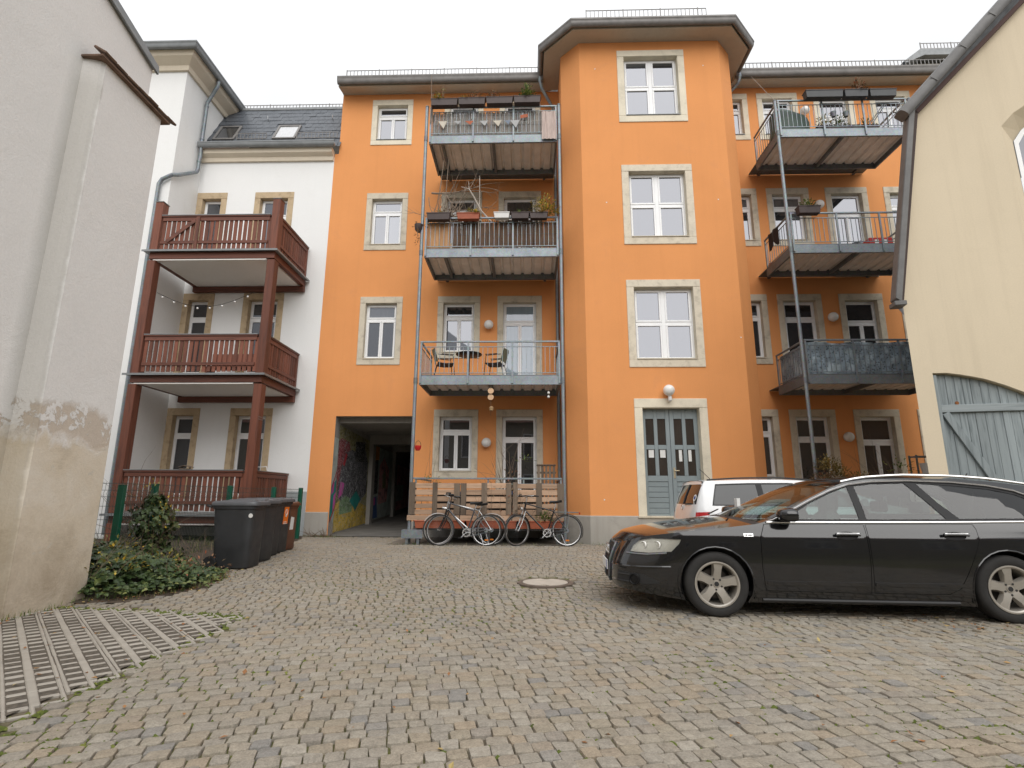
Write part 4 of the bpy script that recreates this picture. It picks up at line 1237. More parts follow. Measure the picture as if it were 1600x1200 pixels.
mb = MB(); mb.add([(x, y, ground_z(x, y) - 0.001) for x, y in pts], tris)
struct(mb.build('grit', M_plain('dark_grit', (0.10, 0.085, 0.067), 0.95, 0, 0.5, 30, 0.9, 90), fix=False))
# bare soil and leaf mould beside the fence
m_soil = M_plain('dark_soil', (0.075, 0.055, 0.038), 0.95, 0, 0.4, 9, 0.8, 40)
pts, tris, _, _ = patch2d(soilp, [], 0.45)
mb = MB(); mb.add([(x, y, ground_z(x, y) - 0.004 + (0.02 * math.sin(x * 5.1) * math.cos(y * 4.3) + 0.015 if x < -4.8 else 0)) for x, y in pts], tris)
struct(mb.build('soil', m_soil, fix=False, smooth=True))
pts, tris, _, _ = patch2d([(-3.25, 12.62), (0.95, 12.62), (0.95, 15.0), (-3.25, 15.0)], [], 0.4)
mb = MB(); mb.add([(x, y, ground_z(x, y) + 0.006) for x, y in pts], tris)
struct(mb.build('gravel_bed', M_plain('pale_gravel', (0.17, 0.148, 0.12), 0.95, 0, 0.45, 40, 0.8, 60), fix=False))
# manhole cover
mh = thing('manhole_cover', 'round pale manhole cover set in the cobbles before the black car', 'manhole cover', (MHX, MHY, ground_z(MHX, MHY) - 0.003))
mb = MB(); mb.lathe([(MHR + 0.03, -0.03), (MHR + 0.03, 0.004), (MHR - 0.035, 0.006), (MHR - 0.045, -0.01)], 40); mb.build('iron_ring', M_plain('rusty_cast_iron', (0.17, 0.135, 0.11), 0.75, 0.4, 0.3, 9, 0.3), mh, smooth=True)
pl = []
for k in range(40):
    a = 2 * math.pi * k / 40; r2 = MHR - 0.05
    if k in (9, 10, 29, 30): r2 -= 0.07
    pl.append((r2 * math.cos(a), r2 * math.sin(a)))
mb = MB(); mb.add([(x, y, 0.008) for x, y in pl] + [(x, y, -0.02) for x, y in pl], [tuple(range(40))] + [(i, (i + 1) % 40, 40 + (i + 1) % 40, 40 + i) for i in range(40)])
mb.build('concrete_lid', M_plain('pale_lid_concrete', (0.46, 0.41, 0.35), 0.85, 0, 0.12, 8, 0.4, 60), mh)
# ------------------------------------------------------------------ STEEL BALCONIES
m_sheet = M_plain('corrugated_sheet_underside', (0.78, 0.745, 0.70), 0.6, 0.1, 0.12, 3)
YF = 12.9
BDEPTH = 1.52
def unit_bar(name, sx, sy, sz, mat, bevel=0.0):
    me = MB().box(-sx / 2, sx / 2, -sy / 2, sy / 2, 0, sz).mesh(name); me.materials.append(mat); return me
bal_me = unit_bar('baluster', 0.013, 0.013, 0.66, m_galv)
post_me = unit_bar('railing_post', 0.045, 0.028, 1.06, m_galv)
def link(me, name, parent, loc, rot=None):
    o = bpy.data.objects.new(name, me); COL.objects.link(o); o.parent = parent; o.location = loc
    if rot: o.rotation_euler = rot
    return o
def steel_balcony(x0, x1, zb, label, joists=(0.5,), bal=True):
    w = x1 - x0
    t = thing('steel_balcony', label, 'balcony', (x0, YF, zb), group='galvanised steel balconies on the orange house')
    def B(nm, a, m=m_galv): return MB().box(*a).build(nm, m, t, bevel=0.004)
    mb = MB(); mb.box(0, w, 0, 0.012, 0, 0.22); mb.box(0, w, 0.012, 0.06, 0.0, 0.012); mb.box(0, w, 0.012, 0.06, 0.208, 0.22); mb.build('fascia_beam', m_galv, t)
    for x in (0, w - 0.05): B('side_beam', (x, x + 0.05, 0.062, BDEPTH - 0.06, 0.0, 0.22), m_galv_dk)
    B('rear_beam', (0, w, BDEPTH - 0.058, BDEPTH, 0.0, 0.22), m_galv_dk)
    for f in joists: B('joist', (w * f - 0.035, w * f + 0.035, 0.062, BDEPTH - 0.06, 0.03, 0.135), m_galv_dk)
    mb = MB(); per = 0.27; n = int((w - 0.1) / per); per = (w - 0.1) / n; pts = []
    for k in range(n):
        a = 0.05 + k * per
        pts += [(a, 0.138), (a + per * 0.62, 0.138), (a + per * 0.72, 0.185), (a + per * 0.90, 0.185)]
    pts.append((w - 0.05, 0.138))
    for i in range(len(pts) - 1):
        (xa, za), (xb, zb_) = pts[i], pts[i + 1]
        mb.quad((xa, 0.062, za), (xb, 0.062, zb_), (xb, BDEPTH - 0.06, zb_), (xa, BDEPTH - 0.06, za))
    mb.build('floor_sheet', m_sheet, t, fix=False)
    B('floor_plate', (0.002, w - 0.002, 0.01, BDEPTH + 0.56, 0.222, 0.25), m_galv_dk)
    for x in (0.3, w - 0.3): B('wall_bracket', (x - 0.04, x + 0.04, BDEPTH + 0.002, BDEPTH + 0.57, 0.18, 0.219), m_galv_dk)
    for x in (0.03, w * 0.345, w * 0.66, w - 0.03): link(post_me, 'railing_post', t, (x, -0.016, 0.03))
    for x in (0.02, w - 0.02): link(post_me, 'railing_post', t, (x, BDEPTH - 0.03, 0.03), (0, 0, R(90)))
    hz = 1.07
    B('handrail', (0, w, -0.036, 0.008, hz, hz + 0.04))
    for x in (0, w - 0.044): B('handrail', (x, x + 0.044, 0.010, BDEPTH, hz, hz + 0.04))
    for z in (0.28, 0.95):
        B('rail', (0.05, w - 0.05, -0.012, 0.004, z, z + 0.022))
        for x in (0.012, w - 0.03): B('rail', (x, x + 0.018, 0.02, BDEPTH - 0.03, z, z + 0.022))
    if bal:
        posts = (0.03, w * 0.345, w * 0.66, w - 0.03)
        for a, b in zip(posts, posts[1:]):
            n = int((b - a) / 0.115)
            for k in range(1, n): link(bal_me, 'baluster', t, (a + (b - a) * k / n, -0.004, 0.29))
        for x in (0.021, w - 0.021):
            for k in range(1, 12): link(bal_me, 'baluster', t, (x, BDEPTH * k / 12, 0.29))
    return t
CX0, CX1, RX0, RX1 = -2.70, 0.80, 6.76, 10.2
steel_balcony(CX0, CX1, 3.78, 'open steel balcony with bistro table over the pallet screened terrace')
steel_balcony(CX0, CX1, 7.165, 'steel balcony with brown willow matting and dead branches', (0.15, 0.5))
steel_balcony(CX0, CX1, 10.51, 'topmost steel balcony left of the stair tower with grey reed screen', (0.1, 0.5))
steel_balcony(RX0, RX1, 3.79, 'steel balcony wrapped in blue grey patterned screen right of the stair tower')
steel_balcony(RX0, RX1, 7.20, 'steel balcony with one brown planter right of the stair tower')
steel_balcony(RX0, RX1, 10.55, 'topmost steel balcony right of the stair tower with dark green cover')
def pole(x, label, z1=11.6):
    t = thing('steel_post', label, 'balcony post', (x, 12.86, 0), group='round posts carrying the steel balconies')
    MB().tube([(0, 0, 0.0), (0, 0, z1)], 0.043, 14).build('shaft', m_galv, t, smooth=True)
    MB().lathe([(0.048, 0), (0.046, 0.03), (0, 0.04)], 14, Matrix.Translation((0, 0, z1 + 0.001))).build('cap', m_galv_dk, t, smooth=True)
    for z in (3.8, 7.2, 10.55): MB().lathe([(0.052, 0), (0.052, 0.14)], 14, Matrix.Translation((0, 0, z))).build('clamp', m_galv_dk, t, smooth=True)
    MB().box(-0.1, 0.1, -0.1, 0.1, -0.02, 0.015).build('foot_plate', m_galv_dk, t)
pole(-2.775, 'tall round steel post beside the painted gateway')
pole(0.85, 'tall round steel post beside the left flank of the stair tower')
pole(6.69, 'tall round steel post rising from behind the white car')
pole(10.25, 'tall round steel post behind the cream house')
# ground-floor terrace
t = thing('ground_terrace', 'low steel terrace with double top rail behind the pallets', 'terrace', (CX0, YF, 0))
w = CX1 - CX0
for nm, a, m in (('floor_plate', (0, w, 0.05, 2.08, 0.36, 0.40), m_galv_dk), ('fascia_beam', (0, w, 0, 0.045, 0.31, 0.358), m_galv_dk), ('handrail', (-0.05, w, -0.03, 0.012, 1.48, 1.52), m_galv), ('rail', (0, w, -0.012, 0.006, 1.36, 1.385), m_galv)):
    MB().box(*a).build(nm, m, t, bevel=0.004)
for x in (0.03, w * 0.5, w * 0.74, w - 0.03): MB().box(x - 0.02, x + 0.02, -0.014, 0.014, 0.4, 1.48).build('railing_post', m_galv, t)
for x in (0.1, w * 0.5, w - 0.1): MB().box(x - 0.05, x + 0.05, 0.1, 0.2, -0.05, 0.36).build('leg', m_galv_dk, t)
for x in (0.0, w - 0.04): MB().box(x, x + 0.04, 0.014, 2.05, 1.48, 1.52).build('handrail', m_galv, t)
t = thing('steel_bracket', 'grey steel channel foot at the gateway end of the pallets', 'steel bracket', (-2.66, 12.62, 0))
mb = MB(); mb.box(-0.24, 0.24, 0, 0.012, 0.14, 0.33); mb.box(-0.24, 0.24, 0.014, 0.24, 0.315, 0.33); mb.build('channel', m_galv, t)
for x in (-0.12, 0.14): MB().box(x - 0.03, x + 0.03, 0.02, 0.08, -0.03, 0.312).build('leg', m_galv_dk, t)

# ------------------------------------------------------------------ things on and under the steel balconies
m_reed = M_wood('grey_reed', (0.42, 0.39, 0.36), (0.22, 0.20, 0.18), 2, 0.85, 0.3, 0.2)
m_willow = M_wood('brown_willow', (0.15, 0.095, 0.065), (0.05, 0.03, 0.022), 2, 0.85, 0.3, 0.2)
def reeds(name, label, x0, x1, z0, z1, y, mat, cat, seed):
    r_ = random.Random(seed); mb = MB(); x = x0
    t = thing(name, label, cat, (x0, y, z0))
    while x < x1:
        w_ = r_.uniform(0.008, 0.02); d = r_.uniform(-0.006, 0.006); h = (z1 - z0) + r_.uniform(-0.06, 0.03)
        mb.tube([(x - x0, d, r_.uniform(-0.01, 0.02)), (x - x0 + r_.uniform(-0.012, 0.012), d + r_.uniform(-0.005, 0.005), h)], w_ / 2, 4, cap=False)
        x += w_ * r_.uniform(0.42, 0.7)
    s = mb.build('reeds', mat, t); s['kind'] = 'stuff'
    for z in (0.12, (z1 - z0) * 0.5, (z1 - z0) - 0.12):
        MB().tube([(0, -0.014, z), (x1 - x0, -0.014, z)], 0.003, 4).build('binding_wire', m_galv_dk, t)
    return t
reeds('reed_screen', 'pale grey reed screen behind the topmost balcony railing left of the tower', CX0 + 0.1, CX1 - 0.12, 10.66, 11.50, YF + 0.05, m_reed, 'screen', 3)
reeds('willow_screen', 'dark brown willow screen behind the balcony railing', CX0 + 0.72, CX1 - 0.06, 7.44, 8.20, YF + 0.05, m_willow, 'screen', 4)
m_plyor = M_wood('orange_board', (0.50, 0.27, 0.12), (0.33, 0.16, 0.07), 2, 0.6, 0.1, 0.1)
t = thing('wood_screen', 'orange wooden panel behind the railing beside the willow screen', 'panel', (CX0 + 0.06, YF + 0.04, 7.42))
for k in range(4): MB().box(k * 0.15 + 0.002, k * 0.15 + 0.148, 0, 0.018, 0, 0.74).build('board', m_plyor, t, bevel=0.003)
MB().box(0, 0.62, 0.02, 0.04, 0.06, 0.12).build('batten', m_plyor, t)
# patterned screen on the right-hand balcony
tt = NT('blue_grey_patterned_fabric'); v = tt.coord(rand=False)
vo = tt.n.new('ShaderNodeTexVoronoi'); vo.inputs['Scale'].default_value = 17; tt.l.new(v, vo.inputs['Vector'])
n1 = tt.noise(v, 3, 5)
tt.color(tt.mix(tt.ramp(n1, [(0.5, 0.0), (0.62, 0.85)]), tt.ramp(vo.outputs['Distance'], [(0.1, (0.045, 0.06, 0.075)), (0.5, (0.23, 0.29, 0.34))]), (0.40, 0.48, 0.52))); tt.set(0.7)
tt.bump(n1, 0.5, 0.03)
t = thing('fabric_screen', 'creased blue grey patterned fabric tied behind the railing', 'screen', (RX0 + 0.06, YF + 0.05, 4.02))
r_ = random.Random(5); mb = MB(); nx, nz = 60, 12; L = RX1 - RX0 - 0.1; vs = []
for j in range(nz + 1):
    for i in range(nx + 1):
        x = L * i / nx; z = 0.82 * j / nz
        vs.append((x, 0.018 * math.sin(x * 9 + j * 0.6) + 0.012 * math.sin(x * 23 - j * 1.1) + 0.02, z + (0.02 * math.sin(x * 6) if j in (0, nz) else 0)))
mb.add(vs, [(j * (nx + 1) + i, j * (nx + 1) + i + 1, (j + 1) * (nx + 1) + i + 1, (j + 1) * (nx + 1) + i) for j in range(nz) for i in range(nx)])
mb.build('front_panel', tt.m, t, smooth=True, fix=False)
mb = MB(); vs = [(0.012 * math.sin(k * 1.7), 0.02 + 1.3 * k / 14, z) for z in (0.02, 0.80) for k in range(15)]
mb.add(vs, [(k, k + 1, 16 + k, 15 + k) for k in range(14)]); mb.build('side_panel', tt.m, t, smooth=True, fix=False)

m_box_br = M_plain('brown_plastic_planter', (0.055, 0.035, 0.032), 0.5, 0, 0.15)
m_box_gr = M_plain('dark_grey_planter', (0.05, 0.053, 0.055), 0.5, 0, 0.15)
m_terra = M_plain('terracotta_plastic', (0.36, 0.095, 0.045), 0.6, 0, 0.15)
m_wplast = M_plain('white_plastic', (0.7, 0.69, 0.67), 0.45, 0, 0.05)
m_potsoil = M_plain('potting_soil', (0.04, 0.03, 0.022), 0.95, 0, 0.3)
lf_green = M_leaf('green_leaves', (0.05, 0.085, 0.02), (0.13, 0.19, 0.05), (0.28, 0.30, 0.07))
lf_yellow = M_leaf('yellowing_leaves', (0.13, 0.14, 0.035), (0.34, 0.29, 0.07), (0.60, 0.38, 0.04))
lf_dry = M_leaf('withered_leaves', (0.11, 0.075, 0.045), (0.24, 0.17, 0.09), (0.30, 0.10, 0.05))
lf_ivy = M_leaf('ivy_leaves', (0.022, 0.042, 0.014), (0.065, 0.10, 0.035), (0.20, 0.22, 0.07), rough=0.35)
m_stem = M_plain('brown_stem', (0.16, 0.115, 0.08), 0.85, 0, 0.3)
m_twig = M_plain('bare_twig', (0.24, 0.185, 0.14), 0.85, 0, 0.35, 8)
m_twig_w = M_plain('bleached_branch', (0.42, 0.37, 0.32), 0.85, 0, 0.25, 8)
def leaf(mb, p, d, up, L, W, tone, fold=0.25):
    """one leaf: two folded halves with a tip"""
    d = d.normalized(); s = d.cross(up)
    if s.length < 1e-3: s = d.cross(Vector((1, 0, 0)))
    s.normalize(); n = s.cross(d)
    a = p; m1 = p + d * L * 0.45
    mb.add([a, m1 + s * W / 2 + n * fold * W, p + d * L, m1 - s * W / 2 + n * fold * W, m1], [(0, 1, 4), (1, 2, 4), (0, 4, 3), (4, 2, 3)], tone)
def rdir(r_, zmin=-1):
    while True:
        v = Vector((r_.uniform(-1, 1), r_.uniform(-1, 1), r_.uniform(zmin, 1)))
        if 0.05 < v.length < 1: return v.normalized()
def tuft(parent, c, rx, ry, rz, n, size, mat, seed, stems=5, name='foliage', droop=0.0):
    """small pot plant: stems and a loose cloud of leaves"""
    r_ = random.Random(seed); c = Vector(c); mb = MB()
    for k in range(n):
        v = rdir(r_, -0.2); q = r_.uniform(0.3, 1.0)
        p = c + Vector((v.x * rx * q, v.y * ry * q, abs(v.z) * rz * q + (0 if r_.random() > droop else -rz * q)))
        leaf(mb, p, (v + Vector((0, 0, r_.uniform(-0.5, 0.5)))), Vector((0, 0, 1)), size * r_.uniform(0.6, 1.3), size * r_.uniform(0.4, 0.7), r_.random())
    o = mb.build(name, mat, parent, fix=False, tone=True); o['kind'] = 'stuff'
    mb = MB()
    for k in range(stems):
        v = rdir(r_, 0.1); mb.tube([c - Vector((0, 0, 0.03)), c + Vector((v.x * rx * 0.4, v.y * ry * 0.4, rz * 0.4)), c + Vector((v.x * rx * 0.85, v.y * ry * 0.85, rz * 0.9))], [0.005, 0.004, 0.002], 4, cap=False)
    s = mb.build('stem', m_stem, parent); s['kind'] = 'stuff'
    return o
def planter(x, y, z, w, d, h, mat, label, plants=(), group=None, name='flower_box', cat='flower box'):
    """tapered trough with rim and soil"""
    t = thing(name, label, cat, (x, y, z), group=group)
    mb = MB(); b = 0.82
    O = [(-w / 2, -d / 2), (w / 2, -d / 2), (w / 2, d / 2), (-w / 2, d / 2)]
    def lv(k, zz): return [(a * (1 - (1 - k) * d / w), c * k, zz) for a, c in O]
    vs = lv(b, 0) + lv(1.0, h - 0.025) + lv(1.12, h - 0.025) + lv(1.12, h) + lv(0.95, h) + lv(0.93, h - 0.03)
    fs = [(3, 2, 1, 0)]
    for l in range(5):
        for i in range(4): fs.append((l * 4 + i, l * 4 + (i + 1) % 4, l * 4 + 4 + (i + 1) % 4, l * 4 + 4 + i))
    mb.add(vs, fs); mb.build('trough', mat, t, bevel=0.006, fix=False)
    MB().box(-w / 2 * 0.96, w / 2 * 0.96, -d / 2 * 0.9, d / 2 * 0.9, h - 0.06, h - 0.028).build('soil', m_potsoil, t)
    for k, (px_, rx, rz, n, sz, m) in enumerate(plants):
        tuft(t, (px_, 0, h - 0.02), rx * 1.25, d * 0.8, rz * 1.9, int(n * 3), sz * 1.2, m, hash((round(x * 10), k)) % 1000 + k)
    return t
g4 = 'dark brown flower boxes on the topmost rail'
P4 = [((-0.18, 0.12, 0.16, 40, 0.05, lf_yellow), (-0.05, 0.05, 0.3, 8, 0.05, lf_yellow)), ((0.1, 0.2, 0.14, 60, 0.04, lf_dry), (-0.2, 0.12, 0.07, 20, 0.04, lf_yellow)), ((-0.2, 0.16, 0.14, 50, 0.045, lf_dry),), ((0.0, 0.17, 0.24, 110, 0.055, lf_green),)]
L4 = ['brown flower box with a tall yellow bloom on the topmost railing', 'brown flower box with reddish withered plants beside the yellow bloom', 'brown flower box with a low dry clump near the middle of the topmost railing', 'brown flower box with a round green bush nearest the stair tower']
for k in range(4): planter(CX0 + 0.42 + 0.755 * k, YF - 0.14, 11.53 + 0.015 * k, 0.73, 0.19, 0.2, m_box_br, L4[k], P4[k], g4)
planter(CX0 + 0.37, YF - 0.14, 8.12, 0.6, 0.19, 0.19, m_box_br, 'brown flower box below the tangle of bare branches', ((0, 0.15, 0.08, 14, 0.04, lf_yellow),))
planter(CX0 + 1.15, YF - 0.14, 8.13, 0.58, 0.18, 0.17, m_terra, 'terracotta red flower box with trailing yellow leaves', ((0.12, 0.16, 0.10, 40, 0.05, lf_yellow), (0.2, 0.08, 0.05, 20, 0.05, lf_yellow)))
planter(CX0 + 2.02, YF - 0.14, 8.15, 0.4, 0.18, 0.16, m_wplast, 'white flower box between red and brown boxes')
planter(CX0 + 2.5, YF - 0.14, 8.13, 0.46, 0.18, 0.17, m_box_br, 'brown flower box with short green shoots beside the white box', ((0, 0.15, 0.06, 22, 0.04, lf_green),))
planter(CX0 + 2.98, YF - 0.14, 8.13, 0.46, 0.18, 0.17, m_box_br, 'brown flower box with a yellow flowering bush by the round post', ((0.15, 0.34, 0.30, 150, 0.055, lf_yellow),))
planter(RX0 + 1.18, YF - 0.14, 11.58, 0.98, 0.2, 0.21, m_box_gr, 'empty dark grey flower box on the railing right of the green cover')
planter(RX0 + 2.02, YF - 0.14, 11.58, 0.62, 0.2, 0.21, m_box_gr, 'dark grey flower box with dry grass on the top right railing', ((0.1, 0.16, 0.2, 60, 0.06, lf_dry),))
planter(RX0 + 2.72, YF - 0.14, 11.58, 0.7, 0.2, 0.21, m_box_gr, 'dark grey flower box nearest the cream roof edge')
planter(RX0 + 0.42, YF - 0.14, 8.19, 0.55, 0.2, 0.2, m_box_br, 'brown planter with green herbs alone on the right hand railing', ((0, 0.2, 0.13, 60, 0.05, lf_green),))
planter(RX0 + 1.5, YF + 0.12, 10.80, 0.9, 0.16, 0.12, m_box_br, 'floor trough with yellow green seedlings behind the topmost right railing', ((-0.2, 0.2, 0.22, 60, 0.05, lf_yellow), (0.2, 0.2, 0.22, 60, 0.05, lf_green)))
planter(RX0 + 2.3, YF + 0.12, 10.80, 0.7, 0.16, 0.12, m_box_br, 'floor trough with sparse shoots behind the topmost right railing', ((0.1, 0.2, 0.15, 30, 0.05, lf_green),))
for k, (xa, w_) in enumerate(((-2.05, 1.15), (-0.85, 1.15), (0.28, 1.0))):
    planter(xa, 12.80, 0.36, w_, 0.2, 0.18, m_terra, ('terracotta trough under the pallets behind the silver bicycle', 'terracotta trough under the pallets between the bicycles', 'terracotta trough with green leaves under the pallets by the stair tower')[k], ((0.1, 0.2, 0.12, 60, 0.06, lf_green),) if k == 2 else (), 'terracotta troughs under the pallets')
# tangle of bare branches, long canes
def branch(mb, p, d, L, r0, r_, depth, spread=0.9, kink=0.25):
    pts = [Vector(p)]; d = Vector(d).normalized(); n = max(3, int(L / 0.12)); rs = [r0]
    for i in range(n):
        d = (d + Vector((r_.uniform(-1, 1), r_.uniform(-1, 1) * 0.6, r_.uniform(-1, 1))) * kink).normalized()
        pts.append(pts[-1] + d * (L / n)); rs.append(r0 * (1 - 0.75 * (i + 1) / n))
        if depth > 0 and i > 0 and r_.random() < 0.6:
            branch(mb, pts[-1], (d + rdir(r_) * spread), L * r_.uniform(0.35, 0.65), rs[-1] * 0.8, r_, depth - 1, spread, kink)
    mb.tube(pts, rs, 5, cap=False)
r_ = random.Random(21)
t = thing('bare_branches', 'tangle of bare brown branches above the willow screen balcony', 'branches', (CX0, YF + 0.1, 8.2))
mb = MB()
branch(mb, (0.1, 0.05, 0.9), (1, 0, -0.12), 1.5, 0.028, r_, 2, 1.0, 0.16)
branch(mb, (0.2, 0.1, 0.0), (0.9, 0, 0.45), 1.7, 0.026, r_, 2, 1.0, 0.18)
branch(mb, (0.3, 0.2, 0.0), (0.2, 0, 1), 1.0, 0.018, r_, 2, 1.2, 0.25)
branch(mb, (0.15, 0.2, 0.05), (1, 0.1, 0.2), 1.3, 0.016, r_, 3, 1.2, 0.3)
branch(mb, (0.25, 0.15, 0.3), (0.8, 0, 0.1), 1.1, 0.015, r_, 2, 1.2, 0.3)
branch(mb, (0.5, 0.25, 0.2), (1, 0, -0.1), 1.0, 0.014, r_, 2, 1.2, 0.3)
branch(mb, (0.02, 0.1, 0.8), (0.05, 0, -1), 1.0, 0.012, r_, 2, 0.9, 0.3)
for q in range(16): branch(mb, (r_.uniform(0.05, 0.6), r_.uniform(0, 0.4), r_.uniform(0.0, 0.3)), (r_.uniform(-0.4, 1.2), 0, r_.uniform(0.1, 1.0)), r_.uniform(0.5, 1.0), 0.013, r_, 1, 1.1, 0.25)
mb.build('twig', m_twig, t)
mb = MB(); mb.tube([(1.75, 0.05, 0.0), (1.45, 0.03, 0.35), (1.25, 0.0, 0.75), (1.12, 0.0, 0.98), (0.9, 0.05, 1.08)], [0.026, 0.024, 0.02, 0.015, 0.008], 6); mb.tube([(1.12, 0.0, 0.98), (1.10, 0.02, 1.22)], [0.012, 0.006], 5)
mb.tube([(1.42, -0.16, -0.55), (1.40, -0.12, 0.0), (1.42, -0.08, 0.7), (1.4, -0.02, 1.35)], [0.010, 0.012, 0.010, 0.012], 5); mb.build('bleached_branch', m_twig_w, t, smooth=True)
for x, d, h in ((0.28, 0.10, 2.0), (0.46, 0.05, 2.05)): MB().tube([(x - 0.06, 0.3, -0.1), (x, 0.25, h * 0.5), (x + d, 0.2, h)], [0.013, 0.011, 0.008], 6).build('cane', m_twig, t)
t = thing('cane', 'two thin canes tied to the left end of the topmost railing', 'canes', (CX0 + 0.03, YF - 0.06, 11.1))
MB().tube([(0, 0, 0), (0.01, 0, 0.7), (-0.02, 0, 1.55)], [0.012, 0.010, 0.005], 6).build('stick', m_twig, t)
MB().tube([(0.05, 0.02, 0), (0.045, 0.02, 0.5), (0.04, 0, 0.95)], [0.011, 0.010, 0.006], 6).build('stick', m_twig, t)
t = thing('cane', 'thin leaning rod tied to the post of the topmost right balcony', 'rod', (RX0, YF - 0.08, 11.5)); MB().tube([(0, 0, 0), (-0.25, 0.05, 0.4), (-0.62, 0.05, 0.92)], [0.008, 0.007, 0.004], 5).build('stick', m_twig_w, t)
t = thing('hanging_basket', 'small dark hanging pot of withered trailers on the left post', 'hanging pot', (CX0 - 0.16, YF - 0.06, 7.85))
MB().lathe([(0.05, 0), (0.10, 0.06), (0.115, 0.2), (0.10, 0.2), (0.0, 0.17)], 12).build('pot', m_box_br, t, smooth=True)
tuft(t, (0, 0, 0.15), 0.16, 0.12, 0.14, 40, 0.05, lf_dry, 5); tuft(t, (0, -0.08, -0.15), 0.07, 0.06, 0.4, 40, 0.05, lf_dry, 6, droop=0.6)
# bunting of knitted pennants
t = thing('bunting', 'string of pale fabric pennants across the reed screen', 'bunting', (CX0 + 0.15, YF - 0.055, 11.18))
pts = [(3.2 * k / 16, 0, -0.10 * math.sin(math.pi * (k % 8) / 8) + 0.02 * (k // 8)) for k in range(17)]
MB().tube(pts, 0.004, 4).build('cord', m_wplast, t)
pc = [M_plain('pennant_cloth_' + n, c, 0.9, 0, 0.15) for n, c in (('cream', (0.55, 0.5, 0.42)), ('grey', (0.42, 0.42, 0.42)), ('rust', (0.42, 0.13, 0.07)), ('blue', (0.22, 0.26, 0.33)))]
for k, (x, w_, h, c) in enumerate(((0.22, 0.24, 0.22, 0), (0.62, 0.2, 0.08, 1), (0.95, 0.24, 0.10, 2), (1.35, 0.24, 0.14, 1), (1.72, 0.24, 0.17, 0), (2.0, 0.16, 0.12, 3), (2.2, 0.26, 0.22, 1), (2.45, 0.2, -0.12, 2))):
    MB().prism([(x - w_ / 2, -0.04), (x + w_ / 2, -0.03), (x + 0.03, -0.05 - h)] if h > 0 else [(x - w_ / 2, 0.02), (x + w_ / 2, 0.06), (x + w_ / 2, 0.16), (x - w_ / 2, 0.12)], -0.006, 0.0).build('pennant', pc[c], t)
t = thing('towel', 'pale striped cloth hanging over the topmost railing beside the tower', 'cloth', (CX1 - 0.42, YF - 0.05, 10.55))
mb = MB(); vs = [(0.40 * i / 12 + 0.03 * j / 8 * math.sin(i), -0.02 + 0.014 * math.sin(i * 1.9 + j * 0.3), 0.85 * j / 8) for j in range(9) for i in range(13)]
mb.add(vs, [(j * 13 + i, j * 13 + i + 1, j * 13 + i + 14, j * 13 + i + 13) for j in range(8) for i in range(12)]); mb.build('cloth', M_plain('pinkish_cloth', (0.50, 0.40, 0.36), 0.9, 0, 0.25, 14, stretch=(6, 1, 0.3)), t, smooth=True, fix=False)
# bistro set on the open balcony
m_chair = M_plain('sage_green_metal', (0.19, 0.21, 0.15), 0.45, 0.2, 0.08)
fl = 4.03
t = thing('bistro_table', 'round dark bistro table between two green chairs on the open balcony', 'table', (-1.56, 13.65, fl))
MB().lathe([(0.0, 0.70), (0.33, 0.70), (0.345, 0.71), (0.345, 0.725), (0.0, 0.73)], 28).build('table_top', m_black_steel, t, smooth=True)
MB().lathe([(0.03, 0.02), (0.028, 0.7)], 12).build('leg', m_black_steel, t, smooth=True)
MB().lathe([(0.22, 0), (0.21, 0.012), (0.035, 0.03)], 20).build('base', m_black_steel, t, smooth=True)
def chair(x, y, rz, label):
    t = thing('garden_chair', label, 'chair', (x, y, fl), (0, 0, rz), 'green chairs at the bistro table')
    mb = MB(); vs = []
    for i, (a, z) in enumerate(((-0.22, 0.44), (0.0, 0.42), (0.2, 0.44))): vs += [(a, -0.23, z), (a, 0.23, z)]
    mb.add(vs + [(p[0], p[1], p[2] - 0.015) for p in vs], [(0, 1, 3, 2), (2, 3, 5, 4), (6, 8, 9, 7), (8, 10, 11, 9), (0, 2, 8, 6), (2, 4, 10, 8), (1, 7, 9, 3), (3, 9, 11, 5), (0, 6, 7, 1), (4, 5, 11, 10)]); mb.build('seat', m_black_steel, t)
    mb = MB(); vs = []
    for z, a in ((0.47, 0.20), (0.62, 0.235), (0.80, 0.29)):
        for k in range(7):
            b = -0.23 + 0.46 * k / 6; vs.append((a + 0.05 * (1 - (b / 0.23) ** 2), b, z))
    vs += [(p[0] + 0.012, p[1], p[2]) for p in vs]
    fs = []
    for j in range(2):
        for k in range(6): fs += [(j * 7 + k, j * 7 + k + 1, j * 7 + k + 8, j * 7 + k + 7), (21 + j * 7 + k + 7, 21 + j * 7 + k + 8, 21 + j * 7 + k + 1, 21 + j * 7 + k)]
    fs += [(k + 14, k + 15, k + 36, k + 35) for k in range(6)] + [(k, k + 21, k + 22, k + 1) for k in range(6)] + [(0, 7, 28, 21), (7, 14, 35, 28), (6, 27, 34, 13), (13, 34, 41, 20)]
    mb.add(vs, fs); mb.build('backrest', m_chair, t, smooth=True)
    for s in (-1, 1):
        MB().tube([(-0.24, s * 0.24, 0), (-0.20, s * 0.24, 0.43), (-0.18, s * 0.25, 0.62), (0.22, s * 0.25, 0.64)], 0.010, 6).build('leg', m_black_steel, t, smooth=True)
        MB().tube([(0.30, s * 0.22, 0), (0.20, s * 0.22, 0.43), (0.30, s * 0.22, 0.8)], 0.010, 6).build('leg', m_black_steel, t, smooth=True)
        MB().box(-0.2, 0.12, s * 0.25 - 0.02, s * 0.25 + 0.02, 0.645, 0.66).build('armrest', m_black_steel, t)
chair(-2.18, 13.6, R(195), 'green metal chair with arms at the gateway end of the bistro table')
